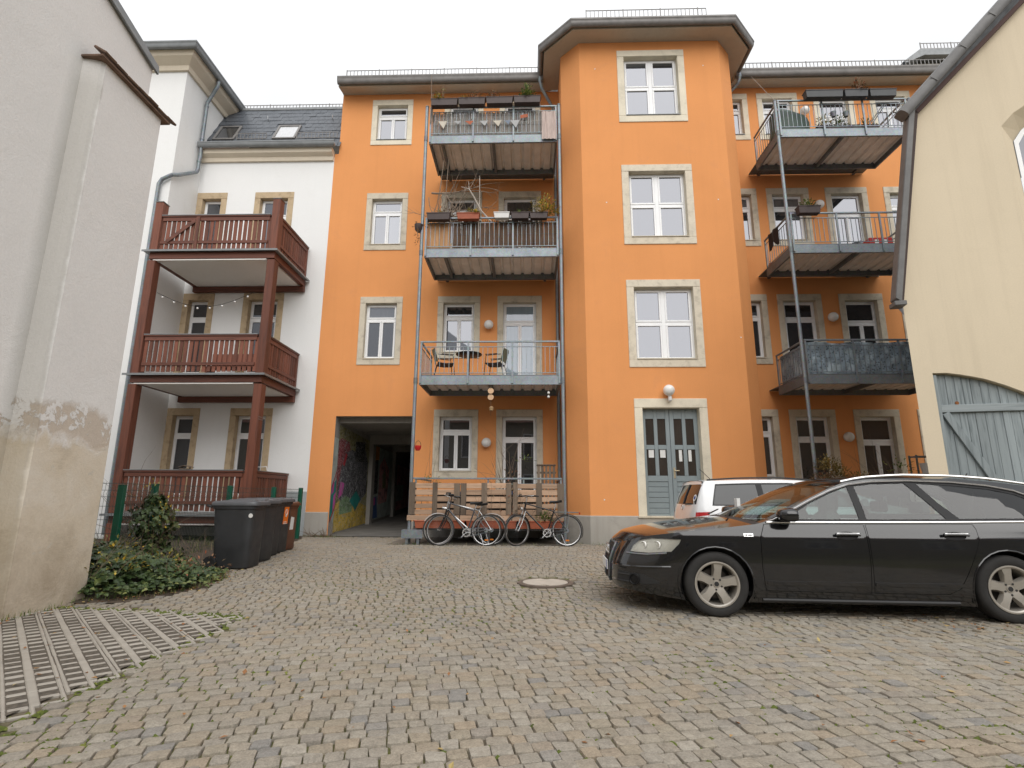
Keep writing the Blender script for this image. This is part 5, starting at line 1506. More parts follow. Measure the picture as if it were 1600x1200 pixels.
chair(-0.86, 13.6, R(-12), 'green metal chair with arms on the balcony door side of the bistro table')
# hanging trinkets
m_disc = M_wood('pale_wood_disc', (0.50, 0.33, 0.20), (0.32, 0.19, 0.11), 0, 0.7, 0.2, 0.1)
t = thing('wind_chime', 'hanging wind chime of pale wooden discs below the open balcony', 'wind chime', (-0.92, 12.95, 3.76))
MB().tube([(0, 0, 0), (0.01, 0, -0.75)], 0.004, 4).build('cord', m_stem, t)
for z, r0 in ((-0.13, 0.075), (-0.29, 0.075)): MB().lathe([(0.0, -0.012), (r0, -0.012), (r0, 0.012), (0, 0.012)], 14, Matrix.Translation((0, 0, z)) @ Matrix.Rotation(R(80), 4, 'X')).build('disc', m_disc, t)
MB().lathe([(0.045, -0.07), (0.055, 0.0), (0.03, 0.03), (0.0, 0.04)], 12, Matrix.Translation((0.02, 0, -0.55))).build('bell', M_plain('tan_clay', (0.30, 0.2, 0.10), 0.7), t, smooth=True)
t = thing('wind_chime', 'small white hanging ornament below the open balcony near the round post', 'wind chime', (0.50, 12.95, 3.78))
MB().tube([(0, 0, 0), (0, 0, -0.3)], 0.004, 4).build('cord', m_stem, t)
for z in (-0.2, -0.30): MB().sphere((0, 0, z), 0.035, 10, 6).build('bead', m_wplast, t, smooth=True)
t = thing('small_red_pot', 'small red hanging pot on the wall beside the gateway', 'pot', (-2.64, 12.82, 2.15)); MB().lathe([(0.045, 0), (0.075, 0.05), (0.08, 0.12), (0.07, 0.12), (0.0, 0.1)], 14).build('pot', M_plain('glossy_red', (0.50, 0.02, 0.02), 0.3), t, smooth=True)
MB().tube([(-0.075, 0, 0.11), (-0.05, 0, 0.2), (0, 0, 0.24), (0.05, 0, 0.2), (0.075, 0, 0.11)], 0.005, 5).build('handle', m_black_steel, t)
# right-hand balconies
m_cover = M_plain('dark_green_cover', (0.035, 0.065, 0.048), 0.55, 0, 0.25, 3, 0.3, 6)
t = thing('covered_grill', 'something wrapped in a dark green cover on the topmost right balcony', 'cover', (RX0 + 0.5, YF + 0.45, 10.8))
mb = MB(); vs = []
for z, k in ((0, 1.0), (0.35, 0.96), (0.62, 0.9), (0.74, 0.62)):
    for q in range(12):
        a = 2 * math.pi * q / 12; vs.append((0.5 * k * math.copysign(abs(math.cos(a)) ** 0.6, math.cos(a)) + 0.02 * math.sin(q * 5 + z * 7), 0.34 * k * math.copysign(abs(math.sin(a)) ** 0.6, math.sin(a)), z + (0.14 * (-math.cos(a)) if z > 0.5 else 0)))
mb.add(vs, [(l * 12 + q, l * 12 + (q + 1) % 12, l * 12 + 12 + (q + 1) % 12, l * 12 + 12 + q) for l in range(3) for q in range(12)] + [tuple(36 + q for q in range(12))]); mb.build('cover', m_cover, t, smooth=True, angle=60)
for k, (x, z) in enumerate(((1.45, 0.72), (1.78, 0.72))):
    t = thing('hanging_pot', ('grey hanging pot beneath the longest grey flower box', 'grey hanging pot in front of the white balcony door frame')[k], 'hanging pot', (RX0 + x, YF - 0.04, 10.55 + z - 0.17)); MB().lathe([(0.05, 0), (0.075, 0.14), (0.065, 0.14), (0, 0.1)], 12).build('pot', m_galv_dk, t, smooth=True)
    for s in (-1, 1): MB().tube([(s * 0.07, 0, 0.14), (0.0, 0, 0.38)], 0.003, 4).build('wire', m_black_steel, t)
t = thing('clothes_airer', 'small folded grey frame leaning on the topmost right balcony', 'frame', (RX0 + 2.72, YF + 0.1, 10.8))
for k in range(2): MB().tube([(-0.35 + 0.06 * k, 0.02, 0.02), (0.25 + 0.06 * k, 0.1, 0.85)], 0.014, 6).build('bar', m_galv_dk, t)
t = thing('red_crate', 'red and white box on the floor of the right hand balcony', 'box', (RX0 + 2.42, YF + 0.4, 7.45))
MB().box(-0.3, 0.3, -0.15, 0.15, 0, 0.28).build('box', M_plain('red_card', (0.5, 0.03, 0.025), 0.5), t, bevel=0.01)
for x in (-0.12, 0.1): MB().box(x - 0.05, x + 0.05, -0.154, -0.151, 0.06, 0.22).build('print', m_paper, t)
t = thing('ball', 'grey round jug behind the red box on the right hand balcony', 'jug', (RX0 + 2.25, YF + 0.75, 7.45)); MB().lathe([(0.1, 0), (0.15, 0.1), (0.16, 0.25), (0.1, 0.38), (0.05, 0.42), (0, 0.42)], 16).build('jug', m_galv, t, smooth=True)
t = thing('small_pot', 'small terracotta pot by the balcony window behind the brown planter', 'pot', (RX0 + 0.35, YF + 1.9, 7.62)); MB().lathe([(0.05, 0), (0.08, 0.14), (0.085, 0.16), (0.07, 0.16), (0, 0.13)], 14).build('pot', m_terra, t, smooth=True); tuft(t, (0, 0, 0.13), 0.08, 0.08, 0.1, 20, 0.05, lf_yellow, 9)
t = thing('dark_cloth', 'dark cloth over the side rail of the right hand balcony', 'cloth', (RX0 - 0.02, YF + 0.55, 7.85))
mb = MB(); vs = [(0.03 * math.sin(i * 1.3) - 0.02, 0.55 * i / 8, 0.42 * j / 5 - (0.1 * math.sin(i) if j == 0 else 0)) for j in range(6) for i in range(9)]
mb.add(vs, [(j * 9 + i, j * 9 + i + 1, j * 9 + i + 10, j * 9 + i + 9) for j in range(5) for i in range(8)]); mb.build('cloth', m_black_steel, t, smooth=True, fix=False)
# lamps
lm = [(-1.14, 14.93, 5.97, 'round white globe lamp beside the open balcony door'), (-1.16, 14.93, 2.55, 'round white globe lamp between window and door behind the pallets'), (8.70, 14.93, 6.15, 'round white globe lamp above the blue grey screened balcony'), (8.72, 14.93, 2.72, 'round white globe lamp on the ground floor right of the tower'), (8.71, 14.93, 9.68, 'round white globe lamp behind the single brown planter'), (8.63, 14.93, 12.9, 'round white globe lamp beside the dark green cover'), (3.46, 13.13, 3.66, 'round white globe lamp over the grey green front door')]
for x, y, z, lb in lm:
    t = thing('globe_lamp', lb, 'wall lamp', (x, y, z), group='white globe lamps on the orange house')
    MB().sphere((0, -0.08, 0), 0.135 if y > 14 else 0.14, 20, 12).build('globe', m_globe, t, smooth=True)
    MB().lathe([(0.07, 0.0), (0.07, 0.05)], 16, Matrix.Translation((0, 0.062, 0)) @ Matrix.Rotation(R(90), 4, 'X')).build('base', m_wplast, t, smooth=True)
    if y < 14:
        MB().lathe([(0.02, -0.12), (0.045, -0.1), (0.05, 0), (0.03, 0.03)], 14, Matrix.Translation((0.02, -0.06, -0.155))).build('motion_sensor', m_wplast, t, smooth=True)

# ------------------------------------------------------------------ PALLETS in front of the terrace
m_pal = M_wood('pallet_wood', (0.44, 0.295, 0.20), (0.26, 0.17, 0.11), 0, 0.8, 0.7, 0.3)
m_palv = M_wood('pallet_block_wood', (0.165, 0.125, 0.092), (0.08, 0.06, 0.046), 2, 0.8, 0.5, 0.25)
plab = ['rough wooden pallet nearest the gateway standing as terrace screen', 'rough wooden pallet in the middle standing as terrace screen', 'rough wooden pallet nearest the stair tower standing as terrace screen']
r_ = random.Random(9)
for k in range(3):
    w_ = 1.2
    t = thing('pallet', plab[k], 'pallet', (-2.80 + 1.212 * k + w_ / 2, 12.80, 0.53), group='pallets screening the ground terrace')
    for i in range(5):
        z = 0.13 + i * 0.152; h = r_.uniform(0.105, 0.132)
        MB().box(-w_ / 2 + r_.uniform(0, 0.02), w_ / 2 - r_.uniform(0.002, 0.02), 0.022, 0.042, z, z + h, Matrix.Rotation(R(r_.uniform(-0.7, 0.7)), 4, 'Y')).build('board', m_pal, t, bevel=0.004)
    for x in (-w_ / 2 + 0.07, r_.uniform(-0.05, 0.05), w_ / 2 - 0.07):
        ww_ = r_.uniform(0.11, 0.15)
        MB().box(x - ww_ / 2, x + ww_ / 2, 0.0, 0.02, 0.125 + r_.uniform(0, 0.02), 0.855 + r_.uniform(0, 0.03)).build('upright', m_palv, t, bevel=0.004)
    for x in (-w_ / 2 + 0.06, 0, w_ / 2 - 0.06): MB().box(x - 0.05, x + 0.05, 0.044, 0.094, 0.02, 0.85).build('block', m_palv, t)
    MB().box(-w_ / 2 - (0.03 if k == 0 else 0), w_ / 2 - 0.002, -0.004, 0.02, 0.0, 0.12).build('foot_board', m_pal, t, bevel=0.004)
m_blk = M_plain('dark_chest', (0.03, 0.028, 0.026), 0.7)
t = thing('storage_chest', 'long dark chest with a blue lid on the terrace behind the pallets', 'chest', (-0.9, 13.15, 0.4)); MB().box(-1.3, 1.25, 0, 0.4, 0, 0.72).build('shell', m_blk, t, bevel=0.01); MB().box(-1.32, 1.27, -0.02, 0.42, 0.722, 0.80).build('lid', M_plain('blue_plastic', (0.05, 0.12, 0.28), 0.5), t, bevel=0.01)
t = thing('wooden_stool', 'small grey slatted wooden stand on the terrace by the stair tower', 'stand', (0.45, 13.6, 0.4))
for k in range(5): MB().box(-0.22 + k * 0.095, -0.16 + k * 0.095, 0, 0.02, 0.2, 1.45).build('slat', m_palv, t)
MB().box(-0.24, 0.24, -0.02, 0.3, 1.452, 1.48).build('top', m_palv, t); MB().box(-0.24, 0.24, 0.022, 0.04, 1.25, 1.30).build('rail', m_palv, t)
t = thing('potted_shrub', 'thin reddish leaved shrub growing behind the pallets before the terrace door', 'shrub', (-0.45, 13.0, 0.4))
mb = MB(); r2 = random.Random(31)
for q in range(5): branch(mb, (r2.uniform(-0.12, 0.12), 0, 0), (r2.uniform(-0.25, 0.4), 0, 1), r2.uniform(1.2, 1.9), 0.012, r2, 1, 0.7, 0.15)
mb.build('stem', m_stem, t)
tuft(t, (0, 0, 0.9), 0.32, 0.2, 0.5, 60, 0.06, lf_dry, 44, 0); tuft(t, (0.35, 0, 1.5), 0.3, 0.2, 0.2, 24, 0.07, lf_green, 45, 0)
MB().lathe([(0.12, 0), (0.16, 0.3), (0.17, 0.32), (0.14, 0.32), (0, 0.28)], 14).build('pot', m_terra, t, smooth=True)
t = thing('climbing_plant', 'thin leafless climber with a few yellow leaves at the gateway end of the terrace', 'climber', (-2.45, 12.95, 0.4))
mb = MB()
for q in range(6): branch(mb, (r2.uniform(-0.15, 0.25), 0, 0), (r2.uniform(0, 0.12), 0, 1), r2.uniform(1.4, 3.0), 0.005, r2, 0, 0.6, 0.05)
mb.build('stem', m_stem, t); tuft(t, (0.1, -0.1, 1.0), 0.3, 0.12, 0.25, 26, 0.06, lf_yellow, 46, 0)
t = thing('climbing_plant', 'sparse dry climber trailing over the pallets between the bicycles', 'climber', (-0.55, 12.76, 0.4))
mb = MB()
for q in range(7): branch(mb, (r2.uniform(-0.5, 0.5), 0, 0.1), (r2.uniform(-0.5, 0.5), 0, 1), r2.uniform(0.6, 1.1), 0.006, r2, 1, 0.8, 0.2)
mb.build('stem', m_stem, t); tuft(t, (0.1, -0.02, 0.2), 0.55, 0.06, 0.9, 70, 0.055, lf_dry, 47, 0)

# ------------------------------------------------------------------ WOODEN BALCONIES on the white house
slat_me = MB().box(-0.045, 0.045, -0.011, 0.011, 0, 0.90).mesh('slat'); slat_me.materials.append(m_redwood)
WX0, WX1, WYF, WYB = -10.06, -6.68, 12.95, 14.97
def timber_balcony(zd, label, top):
    t = thing('timber_balcony', label, 'balcony', (WX0, WYF, zd), group='red brown timber balconies on the white house')
    w = WX1 - WX0; d = WYB - WYF
    # zd is the underside of the front beam
    for nm, a, m in (('front_beam', (0.0, w, 0, 0.14, 0, 0.19), m_redwood_h), ('rear_beam', (0.02, w, d - 0.13, d - 0.002, -0.17, -0.006), m_redwood_h)):
        MB().box(*a).build(nm, m, t, bevel=0.006)
    for x in (0.0, w - 0.12): MB().box(x, x + 0.12, 0.142, d - 0.004, 0.0, 0.19).build('side_beam', m_redwood_y, t, bevel=0.006)
    MB().box(0.15, w - 0.15, 0.15, d - 0.135, -0.004, 0.17).build('soffit', m_soffit, t)
    MB().box(0.10, w - 0.22, 0.02, 0.145, -0.035, -0.003).build('soffit_trim', m_soffit, t)
    mb = MB(); mb.box(-0.14, w + 0.10, -0.10, d - 0.003, 0.195, 0.222); mb.box(-0.14, w + 0.10, -0.112, -0.102, 0.17, 0.222); mb.box(w + 0.102, w + 0.112, -0.112, d - 0.003, 0.17, 0.222)
    mb.build('zinc_flashing', m_zinc, t)
    z0 = 0.29
    n = int((w - 0.42) / 0.126)
    for k in range(n):
        o = link(slat_me, 'slat', t, (0.26 + (w - 0.50) * k / (n - 1), 0.05 + rnd.uniform(-0.002, 0.002), z0 + rnd.uniform(-0.012, 0.01)), (0, R(rnd.uniform(-0.4, 0.4)), 0))
    m = int((d - 0.5) / 0.126)
    for k in range(m): link(slat_me, 'slat', t, (w - 0.04, 0.34 + (d - 0.55) * k / (m - 1), z0 + rnd.uniform(-0.01, 0.01)), (0, 0, R(90)))
    for z, h in ((0.44, 0.085), (1.10, 0.11)):
        MB().box(0.22, w - 0.24, 0.012, 0.037, z, z + h).build('rail', m_redwood_h, t, bevel=0.005)
        MB().box(w - 0.028, w - 0.003, 0.26, d - 0.12, z, z + h).build('rail', m_redwood_y, t, bevel=0.005)
    MB().box(0.20, w - 0.22, -0.01, 0.12, 1.212, 1.25).build('top_rail', m_redwood_h, t, bevel=0.006)
    MB().box(w - 0.10, w + 0.02, 0.24, d - 0.02, 1.212, 1.25).build('top_rail', m_redwood_y, t, bevel=0.006)
    MB().box(0.20, w - 0.22, -0.018, 0.128, 1.252, 1.272).build('rail_cap', m_zinc, t)
    MB().box(w - 0.108, w + 0.028, 0.24, d - 0.02, 1.252, 1.27).build('rail_cap', m_zinc_dk, t)
    MB().box(w - 0.09, w + 0.0, d - 0.115, d - 0.02, 0.225, 1.208).build('end_post', m_redwood, t, bevel=0.006)
    if top:
        MB().box(1.15, 1.25, -0.015, 0.010, 0.24, 1.21).build('rail_post', m_redwood, t, bevel=0.005)
        MB().bar((0.42, -0.002, 0.50), (1.12, -0.002, 1.10), 0.024, 0.10, (-0.7, 0, 0.7)).build('brace', m_redwood_h, t, bevel=0.005)
    return t
timber_balcony(7.21, 'topmost red brown timber balcony with a diagonal brace on the white house', True)
timber_balcony(3.86, 'middle red brown timber balcony hung with a string of bulbs', False)
timber_balcony(0.42, 'ground floor red brown timber terrace behind the green fence and bins', False)
def tpost(x, z1, label, cl):
    t = thing('timber_post', label, 'post', (x, WYF + 0.115, 0), group='red brown posts of the timber balconies')
    # posts stand between the beams storey by storey
    for z0, zz in ((-0.1, 0.415), (0.65, 3.82), (4.09, 7.17), (7.44, z1)):
        MB().box(-0.105, 0.105, -0.135, 0.105, z0, zz).build('storey_post', m_redwood, t, bevel=0.012)
    MB().box(-0.115, 0.115, -0.145, 0.115, z1 + 0.002, z1 + 0.022).build('cap', m_zinc_dk, t)
    if cl:
        for z in (2.92, 2.98): MB().lathe([(0.155, 0), (0.155, 0.02)], 4, Matrix.Translation((0, -0.015, z)) @ Matrix.Rotation(R(45), 4, 'Z')).build('strap', m_zinc_dk, t)
tpost(WX0 + 0.085, 8.86, 'heavy red brown post beside the downpipe of the white house', False)
tpost(WX1 - 0.075, 8.92, 'heavy red brown post at the outer corner of the timber balconies', True)
t = thing('string_lights', 'string of small white bulbs under the topmost timber balcony', 'string lights', (-9.8, 13.1, 6.32))
cpts = [(2.61 * k / 16, 0, -0.40 * math.sin(math.pi * k / 16) ** 1.0) for k in range(17)]
MB().tube(cpts, 0.006, 5).build('cable', m_black_steel, t)
for k in range(1, 17, 2):
    p = cpts[k]; mb = MB(); mb.sphere((p[0], p[1], p[2] - 0.05), 0.026, 10, 8); mb.build('bulb', m_globe, t, smooth=True); MB().lathe([(0.014, 0), (0.018, -0.03)], 8, Matrix.Translation((p[0], p[1], p[2]))).build('socket', m_black_steel, t)
t = thing('folding_chair', 'white tube framed chair back rising above the ground terrace rail', 'chair', (-6.98, 13.9, 0.66))
MB().tube([(-0.2, 0, 0.0), (-0.2, 0.0, 1.05), (-0.17, 0.0, 1.14), (0.17, 0.02, 1.16), (0.2, 0.02, 1.05), (0.2, 0.02, 0.0)], 0.013, 8).build('back_frame', m_wplast, t, smooth=True)
MB().box(-0.19, 0.19, -0.02, 0.4, 0.42, 0.44).build('seat', m_wplast, t)
for x in (-0.19, 0.19): MB().tube([(x, 0.38, 0), (x, 0.36, 0.42)], 0.012, 6).build('leg', m_wplast, t)
t = thing('bird_feeder', 'small flat wooden feeder on the ground terrace rail', 'bird feeder', (-8.35, 13.0, 1.695)); MB().box(-0.12, 0.12, -0.08, 0.08, 0, 0.02).build('tray', m_palv, t); MB().prism([(-0.14, 0.06), (0, 0.1), (0.14, 0.06), (0.14, 0.05), (0, 0.085), (-0.14, 0.05)], -0.1, 0.1).build('roof', m_palv, t)
for x in (-0.1, 0.1): MB().box(x - 0.01, x + 0.01, -0.01, 0.01, 0.021, 0.055).build('stand', m_palv, t)
t = thing('wall_bench', 'long wooden bench behind the middle timber railing', 'bench', (-8.1, 14.2, 4.085))
MB().box(-0.8, 0.8, -0.2, 0.2, 0.42, 0.46).build('seat', m_redwood_h, t, bevel=0.005); MB().box(-0.8, 0.8, 0.2, 0.23, 0.5, 0.9).build('backrest', m_redwood_h, t, bevel=0.005)
for x in (-0.7, 0.7): MB().box(x - 0.03, x + 0.03, -0.18, 0.18, 0, 0.418).build('leg', m_redwood, t)
# ------------------------------------------------------------------ CARS
def smooth1(xs, ys, n=400, win=0.05, mirror=None):
    """dense, rounded version of a polyline y(x)"""
    X = np.linspace(xs[0], xs[-1], n); Y = np.interp(X, xs, ys)
    k = max(1, int(win * n)); ker = np.hanning(2 * k + 3)[1:-1]; ker /= ker.sum()
    Yp = np.concatenate([2 * Y[0] - Y[k:0:-1], Y, 2 * Y[-1] - Y[-2:-k - 2:-1]])
    return X, np.convolve(Yp, ker, 'valid')
class CarBody:
    def __init__(self, plan, top, tumble, belt, L, front_rake=0.55):
        P = np.array(plan, float)
        seg = np.r_[0, np.cumsum(np.hypot(*np.diff(P, axis=0).T))]
        S = np.linspace(0, seg[-1], 900)
        x = np.interp(S, seg, P[:, 0]); y = np.interp(S, seg, P[:, 1])
        k = 22; ker = np.hanning(2 * k + 3)[1:-1]; ker /= ker.sum()
        xp = np.r_[x[k:0:-1], x, x[-2:-k - 2:-1]]; yp = np.r_[-y[k:0:-1], y, -y[-2:-k - 2:-1]]
        self.S, self.x, self.y = S, np.convolve(xp, ker, 'valid'), np.convolve(yp, ker, 'valid')
        dx, dy = np.gradient(self.x, S), np.gradient(self.y, S); n = np.hypot(dx, dy)
        self.nx, self.ny = dy / n, -dx / n          # inward normal (towards the car's middle)
        self.TX, self.TZ = smooth1([p[0] for p in top], [p[1] for p in top], 500, 0.012)
        self.DX, self.DZ = smooth1([p[0] for p in tumble], [p[1] for p in tumble], 400, 0.022)
        self.belt, self.L, self.fr = belt, L, front_rake
        self.smax = S[-1]
        mono = np.maximum.accumulate(self.x + np.arange(len(self.x)) * 1e-7)
        self.mono = mono
    def s_of_x(self, x): return float(np.interp(x, self.mono, self.S))
    def ztop(self, s): return float(np.interp(np.interp(s, self.S, self.x), self.TX, self.TZ))
    def P(self, s, z, off=0.0):
        """point on the flank; off > 0 lies outside the skin"""
        x = np.interp(s, self.S, self.x); y = np.interp(s, self.S, self.y)
        nx = np.interp(s, self.S, self.nx); ny = np.interp(s, self.S, self.ny)
        d = np.interp(z, self.DX, self.DZ)
        w = max(0.0, 1 - x / 0.75); w = w * w * (3 - 2 * w)
        d = d * (1 - w) + w * (max(0, z - 0.45) ** 1.6 * self.fr * 1.6 + max(0, 0.30 - z) * 0.5)
        d -= off
        return Vector((x + nx * d, y + ny * d, z))
    def N(self, s, z):
        e = 0.006
        a = self.P(min(s + e, self.smax), z) - self.P(max(s - e, 0), z); b = self.P(s, z + e) - self.P(s, z - e)
        n = b.cross(a); n.normalize(); return n
    def side_patch(self, outer, holes, mat, name, parent, side, step=0.05, off=0.0, inS=False, bevel=0):
        """outer/holes in (x, z) (or (s, z)); mapped on to the curved flank, thickened inward"""
        f = (lambda p: p) if inS else (lambda p: (self.s_of_x(p[0]), p[1]))
        pts, tris, O, Hs = patch2d([f(p) for p in outer], [[f(p) for p in h] for h in holes], step)
        vs = []; ns = []
        for s, z in pts:
            p = self.P(s, z, off); n = self.N(s, z)
            vs.append((p.x, p.y * side, p.z)); ns.append((n.x, n.y * side, n.z))
        k = len(vs)
        # rim, so that panel edges have depth
        rim_v, rim_f = [], []
        idx = {}
        for loop in [O] + Hs:
            b0 = k + len(rim_v)
            for q in loop:
                p = self.P(q[0], q[1], off); pi = self.P(q[0], q[1], off - 0.02)
                rim_v += [(p.x, p.y * side, p.z), (pi.x, pi.y * side, pi.z)]
            m = len(loop)
            for i in range(m):
                j = (i + 1) % m; rim_f.append((b0 + 2 * i, b0 + 2 * j, b0 + 2 * j + 1, b0 + 2 * i + 1))
        me = bpy.data.meshes.new(name)
        # orient the skin outward
        fs = []
        for t_ in tris:
            a, b, c = (Vector(vs[i]) for i in t_); n = (b - a).cross(c - a)
            fs.append(t_ if n.dot(Vector(ns[t_[0]])) > 0 else t_[::-1])
        me.from_pydata(vs + rim_v, [], fs + rim_f)
        me.polygons.foreach_set('use_smooth', [True] * len(fs) + [False] * len(rim_f))
        allN = []
        for p_ in me.polygons:
            for li in p_.loop_indices:
                vi = me.loops[li].vertex_index
                allN.append(ns[vi] if vi < k else tuple(p_.normal))
        me.normals_split_custom_set(allN)
        me.materials.append(mat)
        o = bpy.data.objects.new(name, me); COL.objects.link(o); o.parent = parent
        return o
    def top_rows(self, s0, s1, n, m=14):
        rows = []
        for i in range(n + 1):
            s = s0 + (s1 - s0) * i / n
            e = self.P(s, self.ztop(s)); rows.append((s, e))
        return rows
    def top_patch(self, x0, x1, crown, bow, mat, name, parent, n=24, m=18, t0=-1.0, t1=1.0, s0=None, s1=None, dz=0.0, thick=0.0):
        s0 = self.s_of_x(x0) if s0 is None else s0; s1 = self.s_of_x(x1) if s1 is None else s1
        vs = []
        for i in range(n + 1):
            s = s0 + (s1 - s0) * i / n; e = self.P(s, self.ztop(s))
            c = float(np.interp(e.x, *zip(*crown))); b = float(np.interp(e.x, *zip(*bow)))
            for j in range(m + 1):
                t_ = t0 + (t1 - t0) * j / m; q = 1 - t_ * t_
                q2 = 1 - abs(t_) ** 2.6
                vs.append((e.x - b * q, e.y * t_, e.z + c * q2 + dz))
        fs = [(i * (m + 1) + j, (i + 1) * (m + 1) + j, (i + 1) * (m + 1) + j + 1, i * (m + 1) + j + 1) for i in range(n) for j in range(m)]
        mb = MB(); mb.add(vs, fs); o = mb.build(name, mat, parent, smooth=True, angle=60, fix=False)
        if thick:
            sm = o.modifiers.new('solid', 'SOLIDIFY'); sm.thickness = thick
        return o
    def line(self, pts, off=0.0, step=0.05, inS=False):
        f = (lambda p: p) if inS else (lambda p: (self.s_of_x(p[0]), p[1]))
        return [self.P(s, z, off) for s, z in resample([f(p) for p in pts], step, False)]

def mir(pts, side): return [(p[0], p[1] * side, p[2]) for p in pts]
m_tyre = M_plain('tyre_rubber', (0.022, 0.021, 0.02), 0.85, 0, 0.25, 8, 0.3, 40)
m_alloy = M_plain('silver_alloy', (0.42, 0.39, 0.345), 0.4, 0.55, 0.1, 5)
m_disc = M_plain('brake_disc', (0.10, 0.09, 0.085), 0.5, 0.7, 0.2)
m_chrome = M_plain('bright_trim', (0.72, 0.72, 0.72), 0.22, 0.95, 0.03)
m_blackgloss = M_plain('gloss_black_trim', (0.010, 0.010, 0.011), 0.4, 0, 0.05, spec=0.25)
m_blackmat = M_plain('black_plastic', (0.02, 0.02, 0.021), 0.55, 0, 0.15)
m_carglass = M_clear('car_side_glass', (0.40, 0.52, 0.50), 0.03)
m_privacy = M_plain('privacy_glass', (0.02, 0.022, 0.024), 0.03, 0, 0.1)
m_privacy.node_tree.nodes['Principled BSDF'].inputs['IOR'].default_value = 1.55
m_lens = M_clear('headlamp_lens', (0.96, 0.96, 0.93), 0.03)
m_reflector = M_plain('headlamp_reflector', (0.92, 0.91, 0.87), 0.5, 0.0, 0.15, 6)
m_redlens = M_plain('red_lens', (0.40, 0.01, 0.012), 0.15, 0, 0.1)
m_seat = M_plain('grey_car_seat', (0.13, 0.125, 0.115), 0.85, 0, 0.1)
m_inner = M_plain('car_inside', (0.03, 0.03, 0.03), 0.85, 0, 0.1)
m_amber = M_plain('amber_lens', (0.6, 0.18, 0.02), 0.2)
def wheel(parent, x, y, side, r=0.325, wd=0.225, rim_r=0.235, alloy=None, spokes=5, phase=0.0):
    W0 = wd * 0.42
    w = MB().lathe([(r * 0.45, -W0), (r * 0.72, -W0), (r * 0.72, -W0 + 0.02), (r * 0.45, -W0 + 0.02), (r * 0.45, -W0)], 20, None, False).build('wheel', m_blackmat, parent)
    w.location = (x, y, r); w.rotation_euler = (R(90) * side, 0, phase if False else 0)
    W = wd / 2
    prof = [(rim_r, -W * 0.9), (rim_r + 0.02, -W), (r - 0.03, -W), (r - 0.008, -W * 0.86), (r, -W * 0.55), (r, W * 0.55), (r - 0.008, W * 0.86), (r - 0.03, W), (rim_r + 0.025, W * 1.02), (rim_r + 0.004, W * 0.92)]
    mb = MB(); mb.lathe(prof, 48, None, False)
    for k in range(3): mb.lathe([(r - 0.002, -W * 0.4 + k * W * 0.4 - 0.006), (r + 0.003, -W * 0.4 + k * W * 0.4)], 48, None, False)
    mb.build('tyre', m_tyre, w, smooth=True, angle=50)
    al = alloy or m_alloy
    mb = MB(); mb.lathe([(rim_r + 0.003, W * 0.90), (rim_r + 0.004, W * 0.99), (rim_r - 0.010, W * 1.0), (rim_r - 0.022, W * 0.9), (rim_r - 0.03, W * 0.4), (rim_r - 0.035, -W * 0.8)], 48, None, False)
    for k in range(spokes):
        a = phase + 2 * math.pi * k / spokes
        M = Matrix.Rotation(a, 4, 'Z')
        ro = rim_r - 0.015
        vs = [M @ Vector(p) for p in ((0.045, -0.040, W * 0.68), (0.045, 0.040, W * 0.68), (ro, 0.050, W * 0.86), (ro, -0.050, W * 0.86), (0.045, -0.046, W * 0.35), (0.045, 0.046, W * 0.35), (ro, 0.058, W * 0.5), (ro, -0.058, W * 0.5), (0.14, -0.034, W * 0.86), (0.14, 0.034, W * 0.86))]
        mb.add(vs, [(0, 8, 9, 1), (8, 3, 2, 9), (0, 1, 5, 4), (2, 3, 7, 6), (1, 9, 2, 6, 5), (3, 8, 0, 4, 7), (4, 5, 6, 7)])
    mb.lathe([(0.0, W * 0.72), (0.032, W * 0.72), (0.036, W * 0.66), (0.078, W * 0.70), (0.085, W * 0.60), (0.09, W * 0.3)], 24)
    mb.build('rim', al, w, smooth=True, angle=35)
    mb = MB()
    for k in range(5):
        a = phase + 2 * math.pi * (k + 0.5) / 5; mb.lathe([(0.0, W * 0.73), (0.010, W * 0.73), (0.011, W * 0.6)], 8, Matrix.Translation((0.056 * math.cos(a), 0.056 * math.sin(a), 0)))
    mb.lathe([(0.0, W * 0.735), (0.024, W * 0.735), (0.026, W * 0.6)], 16)
    nn = mb.build('wheel_bolts', m_blackmat, w); nn['kind'] = 'stuff'
    MB().lathe([(0.0, -W * 0.1), (0.15, -W * 0.1), (0.15, -W * 0.2), (0.0, -W * 0.2)], 28).build('brake_disc', m_disc, w, smooth=True)
    return w
def circ(cx, cz, r, a0, a1, n=18): return [(cx + r * math.cos(a0 + (a1 - a0) * k / n), cz + r * math.sin(a0 + (a1 - a0) * k / n)) for k in range(n + 1)]

